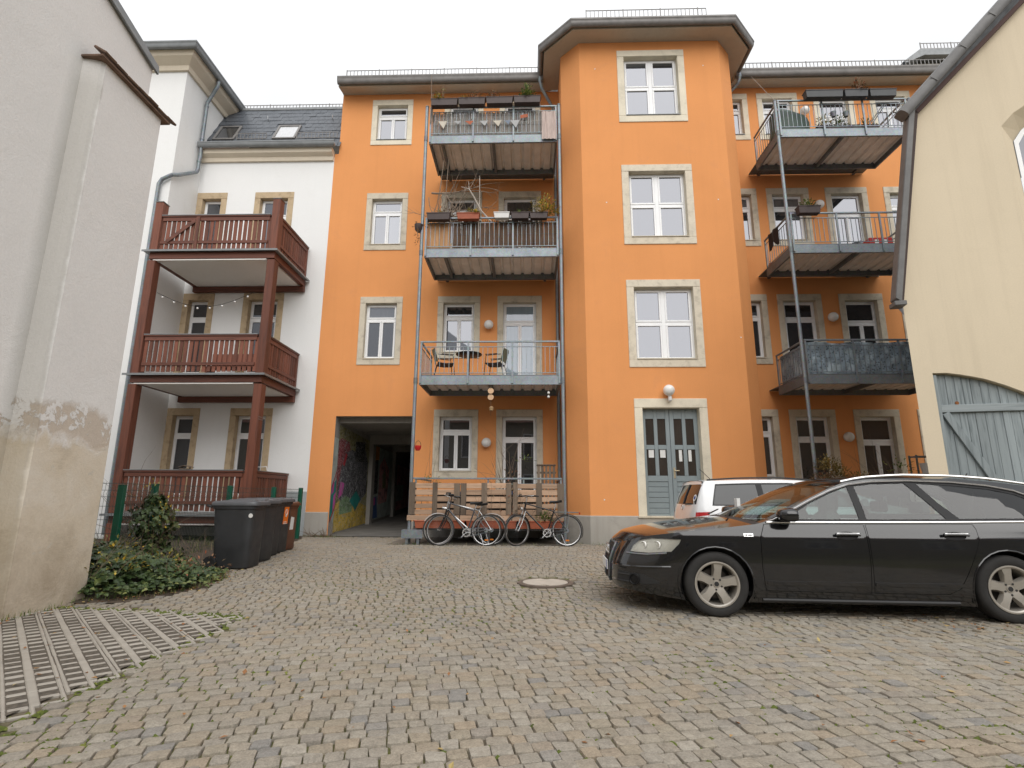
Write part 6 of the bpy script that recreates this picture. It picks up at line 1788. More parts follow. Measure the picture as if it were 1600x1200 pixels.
def build_car(t, C, paint, xf, xr, dlo, frames, doors, hood_x, ws, crown, bow, glass, sidestep=0.05, sill=0.19, arch=0.365, wr=0.325, head=None, rails=True, chrome=True, rear_glass=None, tail=None, handles=(), mirror=None, alloy=None, interior=True, roof_end=None, door_names=True):
    L = C.L
    smx = C.smax
    dlo_s = [(C.s_of_x(x), z) for x, z in dlo]
    for side in (-1, 1):
        near = side < 0
        st = sidestep if near else 0.11
        # outline in (s, z): floor line with arches, tail, roof line back to the nose
        bot = [(0.0, 0.24), (C.s_of_x(0.25), 0.215)]
        def xz(pts): return [(C.s_of_x(x), z) for x, z in pts]
        zc = wr + 0.005
        a_lo = math.asin((sill - zc) / arch)
        bot += xz(circ(xf, zc, arch, math.pi - a_lo, a_lo)) + xz([(xf + arch + 0.05, sill)]) + xz([(xr - arch - 0.05, sill)]) + xz(circ(xr, zc, arch, math.pi - a_lo, a_lo)) + [(C.s_of_x(L - 0.35), 0.25), (smx, 0.27)]
        ss = np.linspace(smx, 0, 90)
        topl = [(float(s), C.ztop(s)) for s in ss]
        outer = bot + topl
        holes = [dlo_s] + [[(C.s_of_x(x), z) for x, z in d] for d in doors]
        if head: holes.append([(C.s_of_x(x), z) for x, z in head])
        if rear_glass: holes.append(rear_glass)
        if tail: holes.append(tail)
        C.side_patch(outer, holes, paint, 'body_side', t, side, st, inS=True)
        # window band
        C.side_patch(dlo, frames, m_blackgloss, 'window_frame', t, side, 0.08, off=-0.004)
        for k, fr in enumerate(frames): C.side_patch(fr, [], glass[k] if isinstance(glass, (list, tuple)) else glass, 'side_window', t, side, 0.09, off=-0.010)
        for k, d in enumerate(doors):
            cx = sum(p[0] for p in d) / len(d); cz = sum(p[1] for p in d) / len(d)
            def shrink(p): 
                v = Vector((cx - p[0], cz - p[1])); return (p[0] + 0.005 * (1 if v.x > 0 else -1), p[1] + 0.004 * (1 if v.y > 0 else -1))
            dd = C.side_patch([shrink(p) for p in d], [], paint, 'door', t, side, st, off=0.0)
            if k < len(handles):
                hx, hz = handles[k]
                p = C.P(C.s_of_x(hx), hz, 0.0)
                hb = MB(); hb.tube(mir(C.line([(hx - 0.12, hz), (hx - 0.08, hz + 0.004), (hx + 0.08, hz + 0.004), (hx + 0.12, hz)], 0.03, 0.04), side), [0.012, 0.016, 0.017, 0.017, 0.016, 0.012][:len(C.line([(hx - 0.12, hz), (hx - 0.08, hz + 0.004), (hx + 0.08, hz + 0.004), (hx + 0.12, hz)], 0.03, 0.04))] if False else 0.015, 8)
                hb.build('handle', paint, dd, smooth=True)
                MB().tube(mir(C.line([(hx - 0.11, hz + 0.014), (hx + 0.11, hz + 0.014)], 0.036, 0.06), side), 0.005, 6).build('handle_trim', m_chrome, dd, smooth=True)
                C.side_patch([(hx + 0.11 * math.cos(a) , hz - 0.012 + 0.042 * math.sin(a)) for a in [2 * math.pi * q / 16 for q in range(16)]], [], m_blackgloss, 'handle_recess', dd, side, 0.06, off=0.0025)
            lo = [p for p in d if p[1] < 0.30]
        if chrome:
            mb = MB(); mb.tube(mir(C.line(dlo + [dlo[0]], 0.005, 0.05), side), 0.011, 6, cap=True); mb.build('window_trim', m_chrome, t, smooth=True)
        if rear_glass: C.side_patch(rear_glass, [], m_privacy, 'rear_window', t, side, 0.1, off=-0.006, inS=True)
        if tail: C.side_patch(tail, [], m_redlens, 'tail_light', t, side, 0.06, off=0.004, inS=True)
        for xw in (xf, xr):
            wheel(t, xw, side * (float(np.interp(xw, C.x, C.y)) - 0.125), side * -1 * -1 if False else (-side), wr, 0.225, wr * 0.69, alloy, phase=R(90) + (0.1 if xw == xr else -0.12))
            # dark wheel housing
            mb = MB(); n = 16; vs = []
            for yy in (0.90, 0.50):
                for k in range(n + 1):
                    a = math.pi * (-0.12 + 1.24 * k / n); vs.append((xw + (arch + 0.03) * math.cos(a), side * yy * float(np.interp(xw, C.x, C.y)) / 0.92 * 0.985, zc + (arch + 0.03) * math.sin(a)))
            mb.add(vs, [(k, k + 1, n + 2 + k, n + 1 + k) for k in range(n)]); mb.build('wheel_housing', m_blackmat, t, fix=False)
            mb = MB(); mb.tube(mir([tuple(p) for p in C.line(circ(xw, zc, arch + 0.003, math.pi - a_lo, a_lo), 0.001, 0.06)], side), 0.008, 5); mb.build('arch_lip', paint, t, smooth=True)
        if mirror:
            mx, mz = mirror
            p = C.P(C.s_of_x(mx), mz)
            mb = MB(); c = (p.x - 0.02, side * (p.y + 0.115), p.z + 0.055)
            vs = []
            secs = [(-0.09, 0.35), (-0.075, 0.75), (-0.02, 0.97), (0.05, 1.0), (0.075, 0.93)]
            for dx, k in secs:
                for q in range(14):
                    a = 2 * math.pi * q / 14
                    ca, sa = math.cos(a), math.sin(a)
                    vs.append((c[0] + dx + 0.02 * ca * 0, c[1] + 0.115 * k * math.copysign(abs(ca) ** 0.7, ca), c[2] + 0.07 * k * math.copysign(abs(sa) ** 0.75, sa)))
            mb.add(vs, [(l * 14 + q, l * 14 + (q + 1) % 14, l * 14 + 14 + (q + 1) % 14, l * 14 + 14 + q) for l in range(4) for q in range(14)] + [tuple(range(14)), tuple(56 + q for q in range(14))])
            mo = mb.build('wing_mirror', paint, t, smooth=True, angle=60)
            MB().bar((p.x + 0.02, side * (p.y - 0.03), p.z + 0.01), (c[0], side * (p.y + 0.06), c[2] - 0.045), 0.10, 0.035).build('mirror_arm', m_blackmat, mo, bevel=0.01)
        if rails:
            e = [C.P(C.s_of_x(x), C.ztop(C.s_of_x(x)), -0.03) for x in np.linspace(rails[0], rails[1], 16)]
            pts = [(p.x, side * p.y, p.z + 0.018 + 0.018 * min(1, 3.5 * min(k, 15 - k) / 15)) for k, p in enumerate(e)]
            MB().tube(pts, 0.014, 8).build('roof_rail', m_chrome if chrome else m_blackmat, t, smooth=True)
    # skins between the flanks
    C.top_patch(0, hood_x, crown, bow, paint, 'bonnet', t, 30, 20, s0=0.0)
    C.top_patch(hood_x, ws[0], crown, bow, m_blackmat, 'wiper_tray', t, 2, 18)
    gl = C.top_patch(ws[0], ws[1], crown, bow, m_carglass, 'windscreen', t, 12, 18, -0.93, 0.93, dz=0.002)
    for a, b in ((-1, -0.93), (0.93, 1)): C.top_patch(ws[0], ws[1], crown, bow, paint, 'windscreen_pillar', t, 12, 2, a, b)
    C.top_patch(ws[1], L, crown, bow, paint, 'roof', t, 40, 18, s1=C.smax)
    MB().box(0.45, L - 0.35, -0.72, 0.72, 0.20, 0.24).build('floor_pan', m_blackmat, t)
    if interior:
        for y in (-0.38, 0.38):
            s = MB()
            vs = []
            for z, x, wy, th in ((0.45, 2.22, 0.25, 0.14), (0.75, 2.34, 0.25, 0.12), (1.0, 2.44, 0.21, 0.09), (1.06, 2.46, 0.12, 0.07), (1.09, 2.47, 0.13, 0.08), (1.24, 2.50, 0.12, 0.07)):
                vs += [(x - th, y - wy, z), (x - th, y + wy, z), (x + th * 0.6, y + wy, z), (x + th * 0.6, y - wy, z)]
            s.add(vs, [(l * 4 + q, l * 4 + (q + 1) % 4, l * 4 + 4 + (q + 1) % 4, l * 4 + 4 + q) for l in range(5) for q in range(4)] + [(0, 1, 2, 3), (20, 21, 22, 23)])
            s.box(1.75, 2.2, y - 0.25, y + 0.25, 0.35, 0.5)
            s.build('front_seat', m_seat, t, bevel=0.03, smooth=True)
        s = MB(); s.box(2.85, 3.3, -0.6, 0.6, 0.35, 0.52); s.add([(3.2, -0.6, 0.5), (3.2, 0.6, 0.5), (3.4, 0.6, 1.02), (3.4, -0.6, 1.02), (3.36, -0.6, 0.5), (3.36, 0.6, 0.5), (3.5, 0.6, 1.02), (3.5, -0.6, 1.02)], [(0, 1, 2, 3), (4, 7, 6, 5), (3, 2, 6, 7), (0, 3, 7, 4), (1, 5, 6, 2)])
        for y in (-0.38, 0.38): s.box(3.38, 3.48, y - 0.12, y + 0.12, 1.04, 1.17)
        s.build('rear_seat', m_seat, t, bevel=0.02)
        MB().prism([(1.35, 0.6), (1.35, 0.9), (1.55, 0.95), (1.85, 0.90), (1.9, 0.7), (1.8, 0.5)], -0.72, 0.72).build('dashboard', m_inner, t, bevel=0.02)
        MB().tube([(1.98 + 0.06 * math.sin(a) * 0.5, -0.38 + 0.185 * math.cos(a), 0.88 + 0.17 * math.sin(a)) for a in [2 * math.pi * k / 24 for k in range(24)]], 0.014, 7, closed=True).build('steering_wheel', m_inner, t, smooth=True)
        MB().box(0.9, 1.4, -0.7, 0.7, 0.25, 0.8).build('bulkhead', m_blackmat, t)

# ---- black estate car
def sh(x):
    q = min(max((x - 0.15) / 0.55, 0), 1); return x + 0.09 * q * q * (3 - 2 * q)
def shp(P): return [(sh(p[0]),) + tuple(p[1:]) for p in P]
planA = [(0, 0), (0.004, 0.18), (0.02, 0.36), (0.06, 0.52), (0.13, 0.64), (0.24, 0.74), (0.42, 0.82), (0.65, 0.868), (0.95, 0.893), (1.5, 0.908), (2.6, 0.915), (3.6, 0.912), (4.15, 0.898), (4.55, 0.87), (4.78, 0.82), (4.87, 0.74), (4.915, 0.55), (4.93, 0.3), (4.93, 0)]
planA = shp(planA)
topA = [(0, 0.70), (0.08, 0.725), (0.2, 0.765), (0.4, 0.806), (0.7, 0.852), (1.05, 0.89), (1.40, 0.932), (1.52, 0.965), (1.75, 1.075), (2.0, 1.195), (2.25, 1.305), (2.45, 1.375), (2.7, 1.408), (3.1, 1.422), (3.6, 1.412), (4.0, 1.382), (4.4, 1.335), (4.7, 1.295), (4.93, 1.27)]
topA = shp(topA)
tumA = [(0.10, 0.10), (0.18, 0.06), (0.27, 0.028), (0.40, 0.008), (0.55, 0.0), (0.70, 0.004), (0.805, 0.014), (0.82, 0.020), (0.90, 0.042), (0.955, 0.066), (1.10, 0.135), (1.25, 0.215), (1.42, 0.32), (1.6, 0.45)]
CA = CarBody(planA, topA, tumA, 0.955, 5.02)
m_blackpaint = M_paint('black_car_paint', (0.008, 0.0085, 0.010), 0.0, 0.12, (0.085, 0.072, 0.06), 0.16)
YAW = R(-2.8)
gzc = -0.138
car = thing('black_estate_car', 'dusty black estate car with silver five spoke wheels and chrome window line', 'car', (0.955, 6.84, gzc), (0, 0, YAW))
dloA = [(1.50, 0.952), (2.45, 0.958), (3.4, 0.966), (4.2, 0.978), (4.56, 0.99), (4.50, 1.06), (4.36, 1.20), (4.15, 1.29), (3.9, 1.342), (3.55, 1.378), (3.1, 1.392), (2.72, 1.380), (2.47, 1.348), (2.25, 1.280), (2.0, 1.172), (1.75, 1.052), (1.58, 0.975)]
dloA = shp(dloA)
frA = [[(1.72, 0.985), (2.455, 0.985), (2.455, 1.328), (2.25, 1.255), (2.0, 1.146), (1.80, 1.035)],
       [(2.53, 0.987), (3.32, 0.994), (3.24, 1.12), (3.07, 1.366), (2.74, 1.358), (2.53, 1.334)],
       [(3.45, 1.000), (4.46, 1.012), (4.34, 1.16), (4.14, 1.25), (3.9, 1.305), (3.55, 1.340), (3.19, 1.364), (3.31, 1.16)]]
frA = [shp(f) for f in frA]
doorA = [[(1.43, 0.27), (2.46, 0.265), (2.475, 0.60), (2.475, 0.938), (1.47, 0.932), (1.415, 0.80), (1.405, 0.50)],
         [(2.485, 0.265), (3.20, 0.265), (3.31, 0.32), (3.40, 0.48), (3.50, 0.68), (3.555, 0.80), (3.56, 0.90), (3.545, 0.948), (2.487, 0.939), (2.487, 0.60)]]
doorA = [shp(d) for d in doorA]
headA = [(0.155, 0.625), (0.175, 0.690), (0.24, 0.742), (0.36, 0.770), (0.62, 0.768), (0.60, 0.725), (0.53, 0.640), (0.34, 0.620)]
headA = shp(headA)
crA = [(0, 0.0), (0.05, 0.012), (0.3, 0.04), (0.9, 0.062), (1.4, 0.062), (1.6, 0.055), (2.4, 0.045), (3.2, 0.05), (4.5, 0.05), (4.93, 0.02)]
boA = [(0, 0), (0.3, 0.10), (0.9, 0.10), (1.4, 0.17), (1.7, 0.16), (2.35, 0.10), (2.8, 0.0), (4.4, 0), (4.7, -0.02), (4.93, 0)]
build_car(car, CA, m_blackpaint, 1.04, 3.883, dloA, frA, doorA, 1.45, (1.53, 2.43), crA, boA, m_carglass, head=headA, rails=(2.51, 4.6), handles=((2.37, 0.835), (3.42, 0.842)), mirror=(1.79, 0.975), sill=0.15)
for side in (-1, 1):
    CA.side_patch(headA, [], m_reflector, 'headlight_bowl', car, side, 0.05, off=-0.018)
    h = CA.side_patch(headA, [], m_lens, 'headlight', car, side, 0.05, off=0.0)
    for x, z in ((0.30, 0.692), (0.45, 0.70)):
        p = CA.P(CA.s_of_x(x), z, -0.012); n = CA.N(CA.s_of_x(x), z); d = Vector((n.x - 0.7, n.y, 0)).normalized()
        M = Matrix.Translation((p.x, p.y * side, p.z)) @ Vector((d.x, d.y * side, 0)).to_track_quat('Z', 'Y').to_matrix().to_4x4()
        MB().lathe([(0.042, -0.03), (0.043, 0.0), (0.037, 0.003), (0.03, -0.012), (0.0, 0.0)], 18, M  ).build('lamp_bowl', m_reflector, h, smooth=True)
    MB().tube(mir(CA.line([(0.13, 0.607), (0.34, 0.603), (0.55, 0.624)], 0.004, 0.05), side), 0.010, 6).build('headlight_trim', m_galv_dk, car, smooth=True)
    CA.side_patch([(0.06, 0.30), (0.30, 0.295), (0.46, 0.315), (0.46, 0.335), (0.30, 0.40), (0.07, 0.42)], [], m_blackmat, 'bumper_intake', car, side, 0.05, off=0.004)
    p = CA.P(CA.s_of_x(0.22), 0.345, 0.008); n = CA.N(CA.s_of_x(0.22), 0.345)
    M = Matrix.Translation((p.x, p.y * side, p.z)) @ Vector((n.x, n.y * side, n.z)).to_track_quat('Z', 'Y').to_matrix().to_4x4()
    MB().lathe([(0.062, -0.02), (0.064, 0.006), (0.052, 0.012), (0.045, 0.0), (0.0, 0.006)], 20, M).build('fog_lamp', m_blackgloss, car, smooth=True)
    for z in (0.315, 0.385): MB().tube(mir(CA.line([(0.07, z), (0.18, z)], 0.012, 0.04), side), 0.008, 6).build('intake_bar', m_blackmat, car, smooth=True)
    MB().tube(mir(CA.line([(0.02, 0.465), (0.3, 0.475), (0.585, 0.485)], -0.004, 0.05), side), 0.012, 6).build('bumper_crease', m_blackpaint, car, smooth=True)
    for a, b in ((1.54, 2.54), (2.59, 3.42)):
        CA.side_patch([(a, 0.335), (b, 0.335), (b, 0.368), (a, 0.368)], [], m_blackpaint, 'door_strip', car, side, 0.1, off=0.010)
    MB().tube(mir(CA.line([(1.49, 0.18), (3.39, 0.18)], 0.0, 0.2), side), 0.02, 8).build('sill_trim', m_blackmat, car, smooth=True)
    CA.side_patch([(1.34, 0.806), (1.435, 0.806), (1.435, 0.838), (1.34, 0.838)], [], m_chrome, 'fender_badge', car, side, 0.05, off=0.006)
    CA.side_patch([(1.355, 0.815), (1.375, 0.815), (1.375, 0.829), (1.355, 0.829)], [], m_blackmat, 'badge_mark', car, side, 0.05, off=0.0085)
    CA.side_patch([(1.385, 0.815), (1.422, 0.815), (1.422, 0.829), (1.385, 0.829)], [], m_galv_dk, 'badge_mark', car, side, 0.05, off=0.0085)
# grille, badge of four rings, number plate on the nose
gs = [(0.0, 0.26), (0.20, 0.26), (0.25, 0.34), (0.285, 0.55), (0.275, 0.665), (0.25, 0.685), (0.0, 0.69)]
for side in (-1, 1):
    CA.side_patch(gs, [], m_blackmat, 'grille', car, side, 0.05, off=0.006, inS=True)
    MB().tube(mir(CA.line(gs[1:], 0.012, 0.04, inS=True), side), 0.014, 6).build('grille_frame', m_galv_dk, car, smooth=True)
    for k in range(9):
        z = 0.30 + k * 0.043
        if 0.38 < z < 0.50: continue
        MB().tube(mir(CA.line([(0.0, z), (0.255, z)], 0.014, 0.05, inS=True), side), 0.007, 5).build('grille_bar', m_blackmat, car, smooth=True)
p0 = CA.P(0.0, 0.44, 0.02)
np_ = MB().box(p0.x - 0.012, p0.x, -0.26, 0.26, 0.385, 0.495).build('number_plate', m_paper, car, bevel=0.004)
MB().box(p0.x - 0.014, p0.x - 0.0125, -0.26, -0.22, 0.387, 0.493).build('plate_band', M_plain('plate_blue', (0.01, 0.04, 0.3), 0.5), np_)
for k in range(4):
    y = -0.12 + 0.08 * k; q = CA.P(abs(y), 0.60, 0.03)
    MB().tube([(q.x - 0.004, y + 0.052 * math.cos(a), 0.605 + 0.052 * math.sin(a)) for a in [2 * math.pi * i / 24 for i in range(24)]], 0.008, 6, closed=True).build('badge_ring', m_chrome, car, smooth=True)
pw = CA.P(CA.s_of_x(1.48), 0.93)
for y in (-0.45, 0.25): MB().bar((1.30, y, 1.005), (1.55, y + 0.55 if y < 0 else y + 0.45, 1.055), 0.016, 0.012).build('wiper', m_blackmat, car)
MB().lathe([(0.03, 0), (0.012, 0.02), (0.006, 0.12), (0, 0.125)], 10, Matrix.Translation((4.2, 0, 1.40)) @ Matrix.Rotation(R(35), 4, 'Y')).build('aerial', m_blackmat, car)
MB().box(1.62, 1.66, 0.12, 0.22, 1.02, 1.20).build('windscreen_paper', m_paper, car)

# ---- white estate car behind it, tail towards the front door
planB = [(0, 0), (0.004, 0.2), (0.03, 0.45), (0.10, 0.62), (0.25, 0.74), (0.5, 0.82), (0.95, 0.865), (1.6, 0.88), (3.2, 0.88), (3.8, 0.865), (4.15, 0.84), (4.30, 0.80), (4.37, 0.72), (4.40, 0.5), (4.41, 0.25), (4.41, 0)]
topB = [(0, 0.74), (0.15, 0.80), (0.5, 0.90), (1.0, 0.98), (1.2, 1.01), (1.5, 1.15), (1.8, 1.28), (2.05, 1.365), (2.3, 1.40), (2.8, 1.42), (3.4, 1.415), (4.0, 1.40), (4.41, 1.385)]
tumB = [(0.10, 0.08), (0.25, 0.02), (0.5, 0.0), (0.75, 0.01), (0.9, 0.035), (0.98, 0.06), (1.15, 0.12), (1.42, 0.25), (1.6, 0.34)]
CB = CarBody(planB, topB, tumB, 0.94, 4.41)
m_whitepaint = M_paint('white_car_paint', (0.70, 0.71, 0.72), 0.0, 0.2, (0.4, 0.37, 0.33), 0.2)
van = thing('white_estate_car', 'white estate car with black roof rails parked before the front door', 'car', (2.97 + 4.30, 10.45, -0.03), (0, 0, R(180)))
dloB = [(1.35, 0.955), (2.4, 0.958), (3.4, 0.962), (4.08, 0.965), (4.03, 1.15), (3.97, 1.34), (3.4, 1.36), (2.7, 1.365), (2.3, 1.345), (2.0, 1.29), (1.7, 1.175), (1.48, 1.03)]
frB = [[(1.55, 0.975), (2.25, 0.98), (2.25, 1.318), (2.0, 1.265), (1.72, 1.155)], [(2.32, 0.98), (3.16, 0.985), (3.16, 1.34), (2.7, 1.345), (2.32, 1.328)], [(3.26, 0.985), (4.05, 0.985), (4.01, 1.15), (3.955, 1.32), (3.4, 1.338), (3.26, 1.34)]]
doorB = [[(1.30, 0.28), (2.26, 0.28), (2.27, 0.94), (1.32, 0.935)], [(2.28, 0.28), (2.85, 0.28), (3.0, 0.42), (3.15, 0.65), (3.2, 0.94), (2.285, 0.94)]]
sB = lambda x: CB.s_of_x(x)
rgB = [(sB(4.33) + 0.10, 0.985), (CB.smax, 0.985), (CB.smax, 1.345), (sB(4.33) + 0.14, 1.335)]
rgB[1] = (CB.smax - 1e-3, 0.985); rgB[2] = (CB.smax - 1e-3, 1.345)
tlB = [(sB(4.16), 0.60), (sB(4.36) + 0.02, 0.60), (sB(4.36) + 0.0, 0.85), (sB(4.14), 0.86)]
crB = [(0, 0.0), (0.3, 0.04), (1.1, 0.05), (2.0, 0.04), (4.0, 0.03), (4.41, 0.01)]
boB = [(0, 0), (0.3, 0.06), (1.1, 0.14), (1.6, 0.12), (2.1, 0.05), (2.5, 0), (4.41, 0)]
build_car(van, CB, m_whitepaint, 0.85, 3.50, dloB, frB, doorB, 1.12, (1.2, 2.02), crB, boB, m_privacy, sidestep=0.09, rails=(2.2, 4.1), chrome=False, rear_glass=rgB, tail=tlB, handles=((2.12, 0.85), (3.05, 0.86)), mirror=(1.5, 0.98), interior=True)
# sticker on the tail window, emblem, wiper, aerial
a_ = CB.smax - 0.60
def rear_pt(y, z, off): 
    s = CB.smax - y; return CB.P(s, z, off)
p = rear_pt(0.56, 1.10, 0.004)
n_ = CB.N(CB.smax - 0.56, 1.10)
for r_k, m in ((0.06, m_paper), (0.035, M_plain('sticker_blue', (0.03, 0.08, 0.28), 0.5))):
    Mx = Matrix.Translation(Vector((p.x, p.y, p.z)) + n_ * (0.004 if r_k < 0.05 else 0.0)) @ n_.to_track_quat('Z', 'Y').to_matrix().to_4x4()
    MB().lathe([(0.0, 0.002), (r_k, 0.002), (r_k, 0.0)], 20, Mx).build('sticker', m, van)
p = rear_pt(0.58, 1.01, 0.006); MB().bar((p.x, p.y, p.z - 0.03), (p.x - 0.01, p.y - 0.03, p.z + 0.03), 0.006, 0.025).build('sticker', m_paper, van)
p = rear_pt(0.0, 0.93, 0.012); MB().tube([(p.x, 0.045 * math.cos(a), p.z + 0.045 * math.sin(a)) for a in [2 * math.pi * i / 18 for i in range(18)]], 0.01, 6, closed=True).build('tail_emblem', m_chrome, van, smooth=True)
p = rear_pt(0.1, 0.99, 0.02); q = rear_pt(0.5, 1.0, 0.02); MB().tube([tuple(p), tuple(q)], 0.012, 6).build('rear_wiper', m_blackmat, van)
MB().tube([(3.9, 0.3, 1.42), (4.1, 0.3, 1.62)], 0.006, 5).build('aerial', m_blackmat, van)

MB().tube([tuple(rear_pt(0.0, z, 0.004)) for z in (0.985, 1.1, 1.22, 1.345)], 0.014, 6).build('rear_window_seal', m_blackmat, van)
# ------------------------------------------------------------------ WHEELIE BINS
m_binblk = M_plain('dark_grey_bin_plastic', (0.032, 0.034, 0.037), 0.5, 0, 0.25, 3, 0.15, 80, rvar=0.1)
m_binlid = M_plain('grey_bin_lid_plastic', (0.11, 0.115, 0.125), 0.45, 0, 0.2, 3, rvar=0.1)
m_binbrn = M_plain('brown_bin_plastic', (0.135, 0.055, 0.03), 0.5, 0, 0.2, 3, 0.15, 80)
m_orange_st = M_plain('orange_sticker', (0.85, 0.19, 0.01), 0.5, 0, 0.04)
def bin_(x, y, rz, label, body, lid, h=1.0, w=0.58, d=0.73):
    """front towards local +x, wheels and grip at the back"""
    t = thing('wheelie_bin', label, 'wheelie bin', (x, y, ground_z(x, y)), (0, 0, rz), 'wheelie bins along the fence')
    mb = MB(); n = 24
    def ringp(hx, hy, z, x0=0.0, e=0.28):
        out = []
        for k in range(n):
            a = 2 * math.pi * (k + 0.5) / n; c, s = math.cos(a), math.sin(a)
            out.append((x0 + hx * math.copysign(abs(c) ** e, c), hy * math.copysign(abs(s) ** e, s), z))
        return out
    lv = [ringp(d * 0.36, w * 0.40, 0.015, 0.02), ringp(d * 0.375, w * 0.41, 0.03, 0.02), ringp(d * 0.40, w * 0.435, h * 0.45, 0.01), ringp(d * 0.435, w * 0.462, h * 0.90, 0), ringp(d * 0.47, w * 0.49, h * 0.905, 0), ringp(d * 0.475, w * 0.495, h * 0.965, 0), ringp(d * 0.44, w * 0.47, h * 0.967, 0)]
    vs = [p for l in lv for p in l]
    mb.add(vs, [(l * n + k, l * n + (k + 1) % n, (l + 1) * n + (k + 1) % n, (l + 1) * n + k) for l in range(len(lv) - 1) for k in range(n)] + [tuple(range(n))[::-1], tuple((len(lv) - 1) * n + k for k in range(n))])
    mb.build('body', body, t, smooth=True, angle=50)
    mb = MB()
    lv = [ringp(d * 0.505, w * 0.515, h * 0.955, 0.01), ringp(d * 0.51, w * 0.52, h * 0.985, 0.01), ringp(d * 0.495, w * 0.50, h * 1.01, 0.01), ringp(d * 0.44, w * 0.43, h * 1.025, 0.0), ringp(d * 0.40, w * 0.39, h * 1.018, 0), ringp(d * 0.30, w * 0.30, h * 1.035, 0)]
    vs = [p for l in lv for p in l]
    mb.add(vs, [(l * n + k, l * n + (k + 1) % n, (l + 1) * n + (k + 1) % n, (l + 1) * n + k) for l in range(len(lv) - 1) for k in range(n)] + [tuple((len(lv) - 1) * n + k for k in range(n))])
    ld = mb.build('lid', lid, t, smooth=True, angle=40)
    for s in (-0.16, 0.16): MB().box(d * 0.36, d * 0.44, s - 0.06, s + 0.06, h * 1.012, h * 1.04).build('lid_grip', lid, ld, bevel=0.01)
    MB().tube([(-d * 0.47, -w * 0.4, h * 0.93), (-d * 0.56, -w * 0.4, h * 0.95), (-d * 0.56, w * 0.4, h * 0.95), (-d * 0.47, w * 0.4, h * 0.93)], 0.016, 8).build('grip_bar', body, t, smooth=True)
    for s in (-1, 1):
        wl = MB().lathe([(0.0, -0.02), (0.055, -0.022), (0.075, -0.028), (0.098, -0.024), (0.1, 0.0), (0.098, 0.024), (0.075, 0.028), (0.055, 0.022), (0, 0.02)], 24).build('wheel', m_blackmat, t, smooth=True)
        wl.location = (-d * 0.36, s * w * 0.455, 0.1); wl.rotation_euler = (R(90), 0, 0)
    MB().tube([(-d * 0.36, -w * 0.44, 0.1), (-d * 0.36, w * 0.44, 0.1)], 0.012, 6).build('axle', m_galv_dk, t)
    return t
b1 = bin_(-4.63, 8.75, R(2), 'nearest black wheelie bin with wheel in the ivy', m_binblk, m_binlid)
b2 = bin_(-4.75, 9.40, R(-3), 'second black wheelie bin in the row with a pale dot on its side', m_binblk, m_binlid)
b3 = bin_(-4.93, 10.02, R(-2), 'black wheelie bin third in the row between two others', m_binblk, m_binlid)
b4 = bin_(-5.03, 10.62, R(1), 'black wheelie bin with an orange sticker on its front', m_binblk, m_binlid)
b5 = bin_(-5.06, 11.22, R(-4), 'brown wheelie bin with a white sticker at the far end of the row', m_binbrn, m_binbrn, 0.92, 0.48, 0.55)
for b in (b1, b2):
    MB().lathe([(0.0, 0.004), (0.032, 0.004), (0.034, 0)], 14, Matrix.Translation((0.285, -0.252, 0.80)) @ Matrix.Rotation(R(93), 4, 'X')).build('round_label', m_paper, b)
def fx(h): return 0.355 + 0.01 * 0
s4 = MB(); s4.add([(0.296, -0.11, 0.50), (0.296, 0.11, 0.50), (0.318, 0.11, 0.86), (0.318, -0.11, 0.86)], [(0, 1, 2, 3)]); s4 = s4.build('sticker', m_orange_st, b4, fix=False); s4.location = (0.006, 0, 0)
for z, r0 in ((0.76, 0.045), (0.70, 0.02)): MB().tube([(0.3125 + (z - 0.74) * 0.061, 0.0 + r0 * math.cos(a), z + r0 * 1.2 * math.sin(a)) for a in [2 * math.pi * k / 16 for k in range(16)]], 0.007, 5, closed=True).build('sticker_print', m_paper, s4)
for z in (0.54, 0.57): MB().box(0.300, 0.304, -0.08, 0.06, z, z + 0.012).build('sticker_print', m_paper, s4)
s5 = MB().add([(0.222, -0.10, 0.38), (0.222, 0.05, 0.38), (0.238, 0.04, 0.64), (0.238, -0.09, 0.66)], [(0, 1, 2, 3)]).build('sticker', m_paper, b5, fix=False); s5.location = (0.006, 0, 0)

# ------------------------------------------------------------------ GREEN WIRE FENCE
m_fgreen = M_plain('green_powder_coat', (0.008, 0.095, 0.055), 0.4, 0, 0.12)
m_fwire = M_plain('dark_green_wire', (0.03, 0.05, 0.042), 0.5, 0.1, 0.1)
fence = thing('wire_fence', 'dark green wire panel fence on square posts behind the bins and ivy', 'fence', (-6.2, 9.0, 0))
FP = [(-6.22, 8.2), (-6.30, 9.05), (-6.42, 11.6), (-6.12, 13.0), (-5.93, 14.1)]
fl = [(-8.3, 8.1)] + FP
for k, (x, y) in enumerate(fl):
    z = ground_z(x, y); lx, ly = x + 6.2, y - 9.0
    p = MB().box(-0.05, 0.05, -0.035, 0.035, -0.3, 1.27).build('fence_post', m_fgreen, fence, bevel=0.006); p.location = (lx, ly, z)
    c = MB().box(-0.052, 0.052, -0.037, 0.037, 1.271, 1.285).build('cap', m_fgreen, p, bevel=0.004)
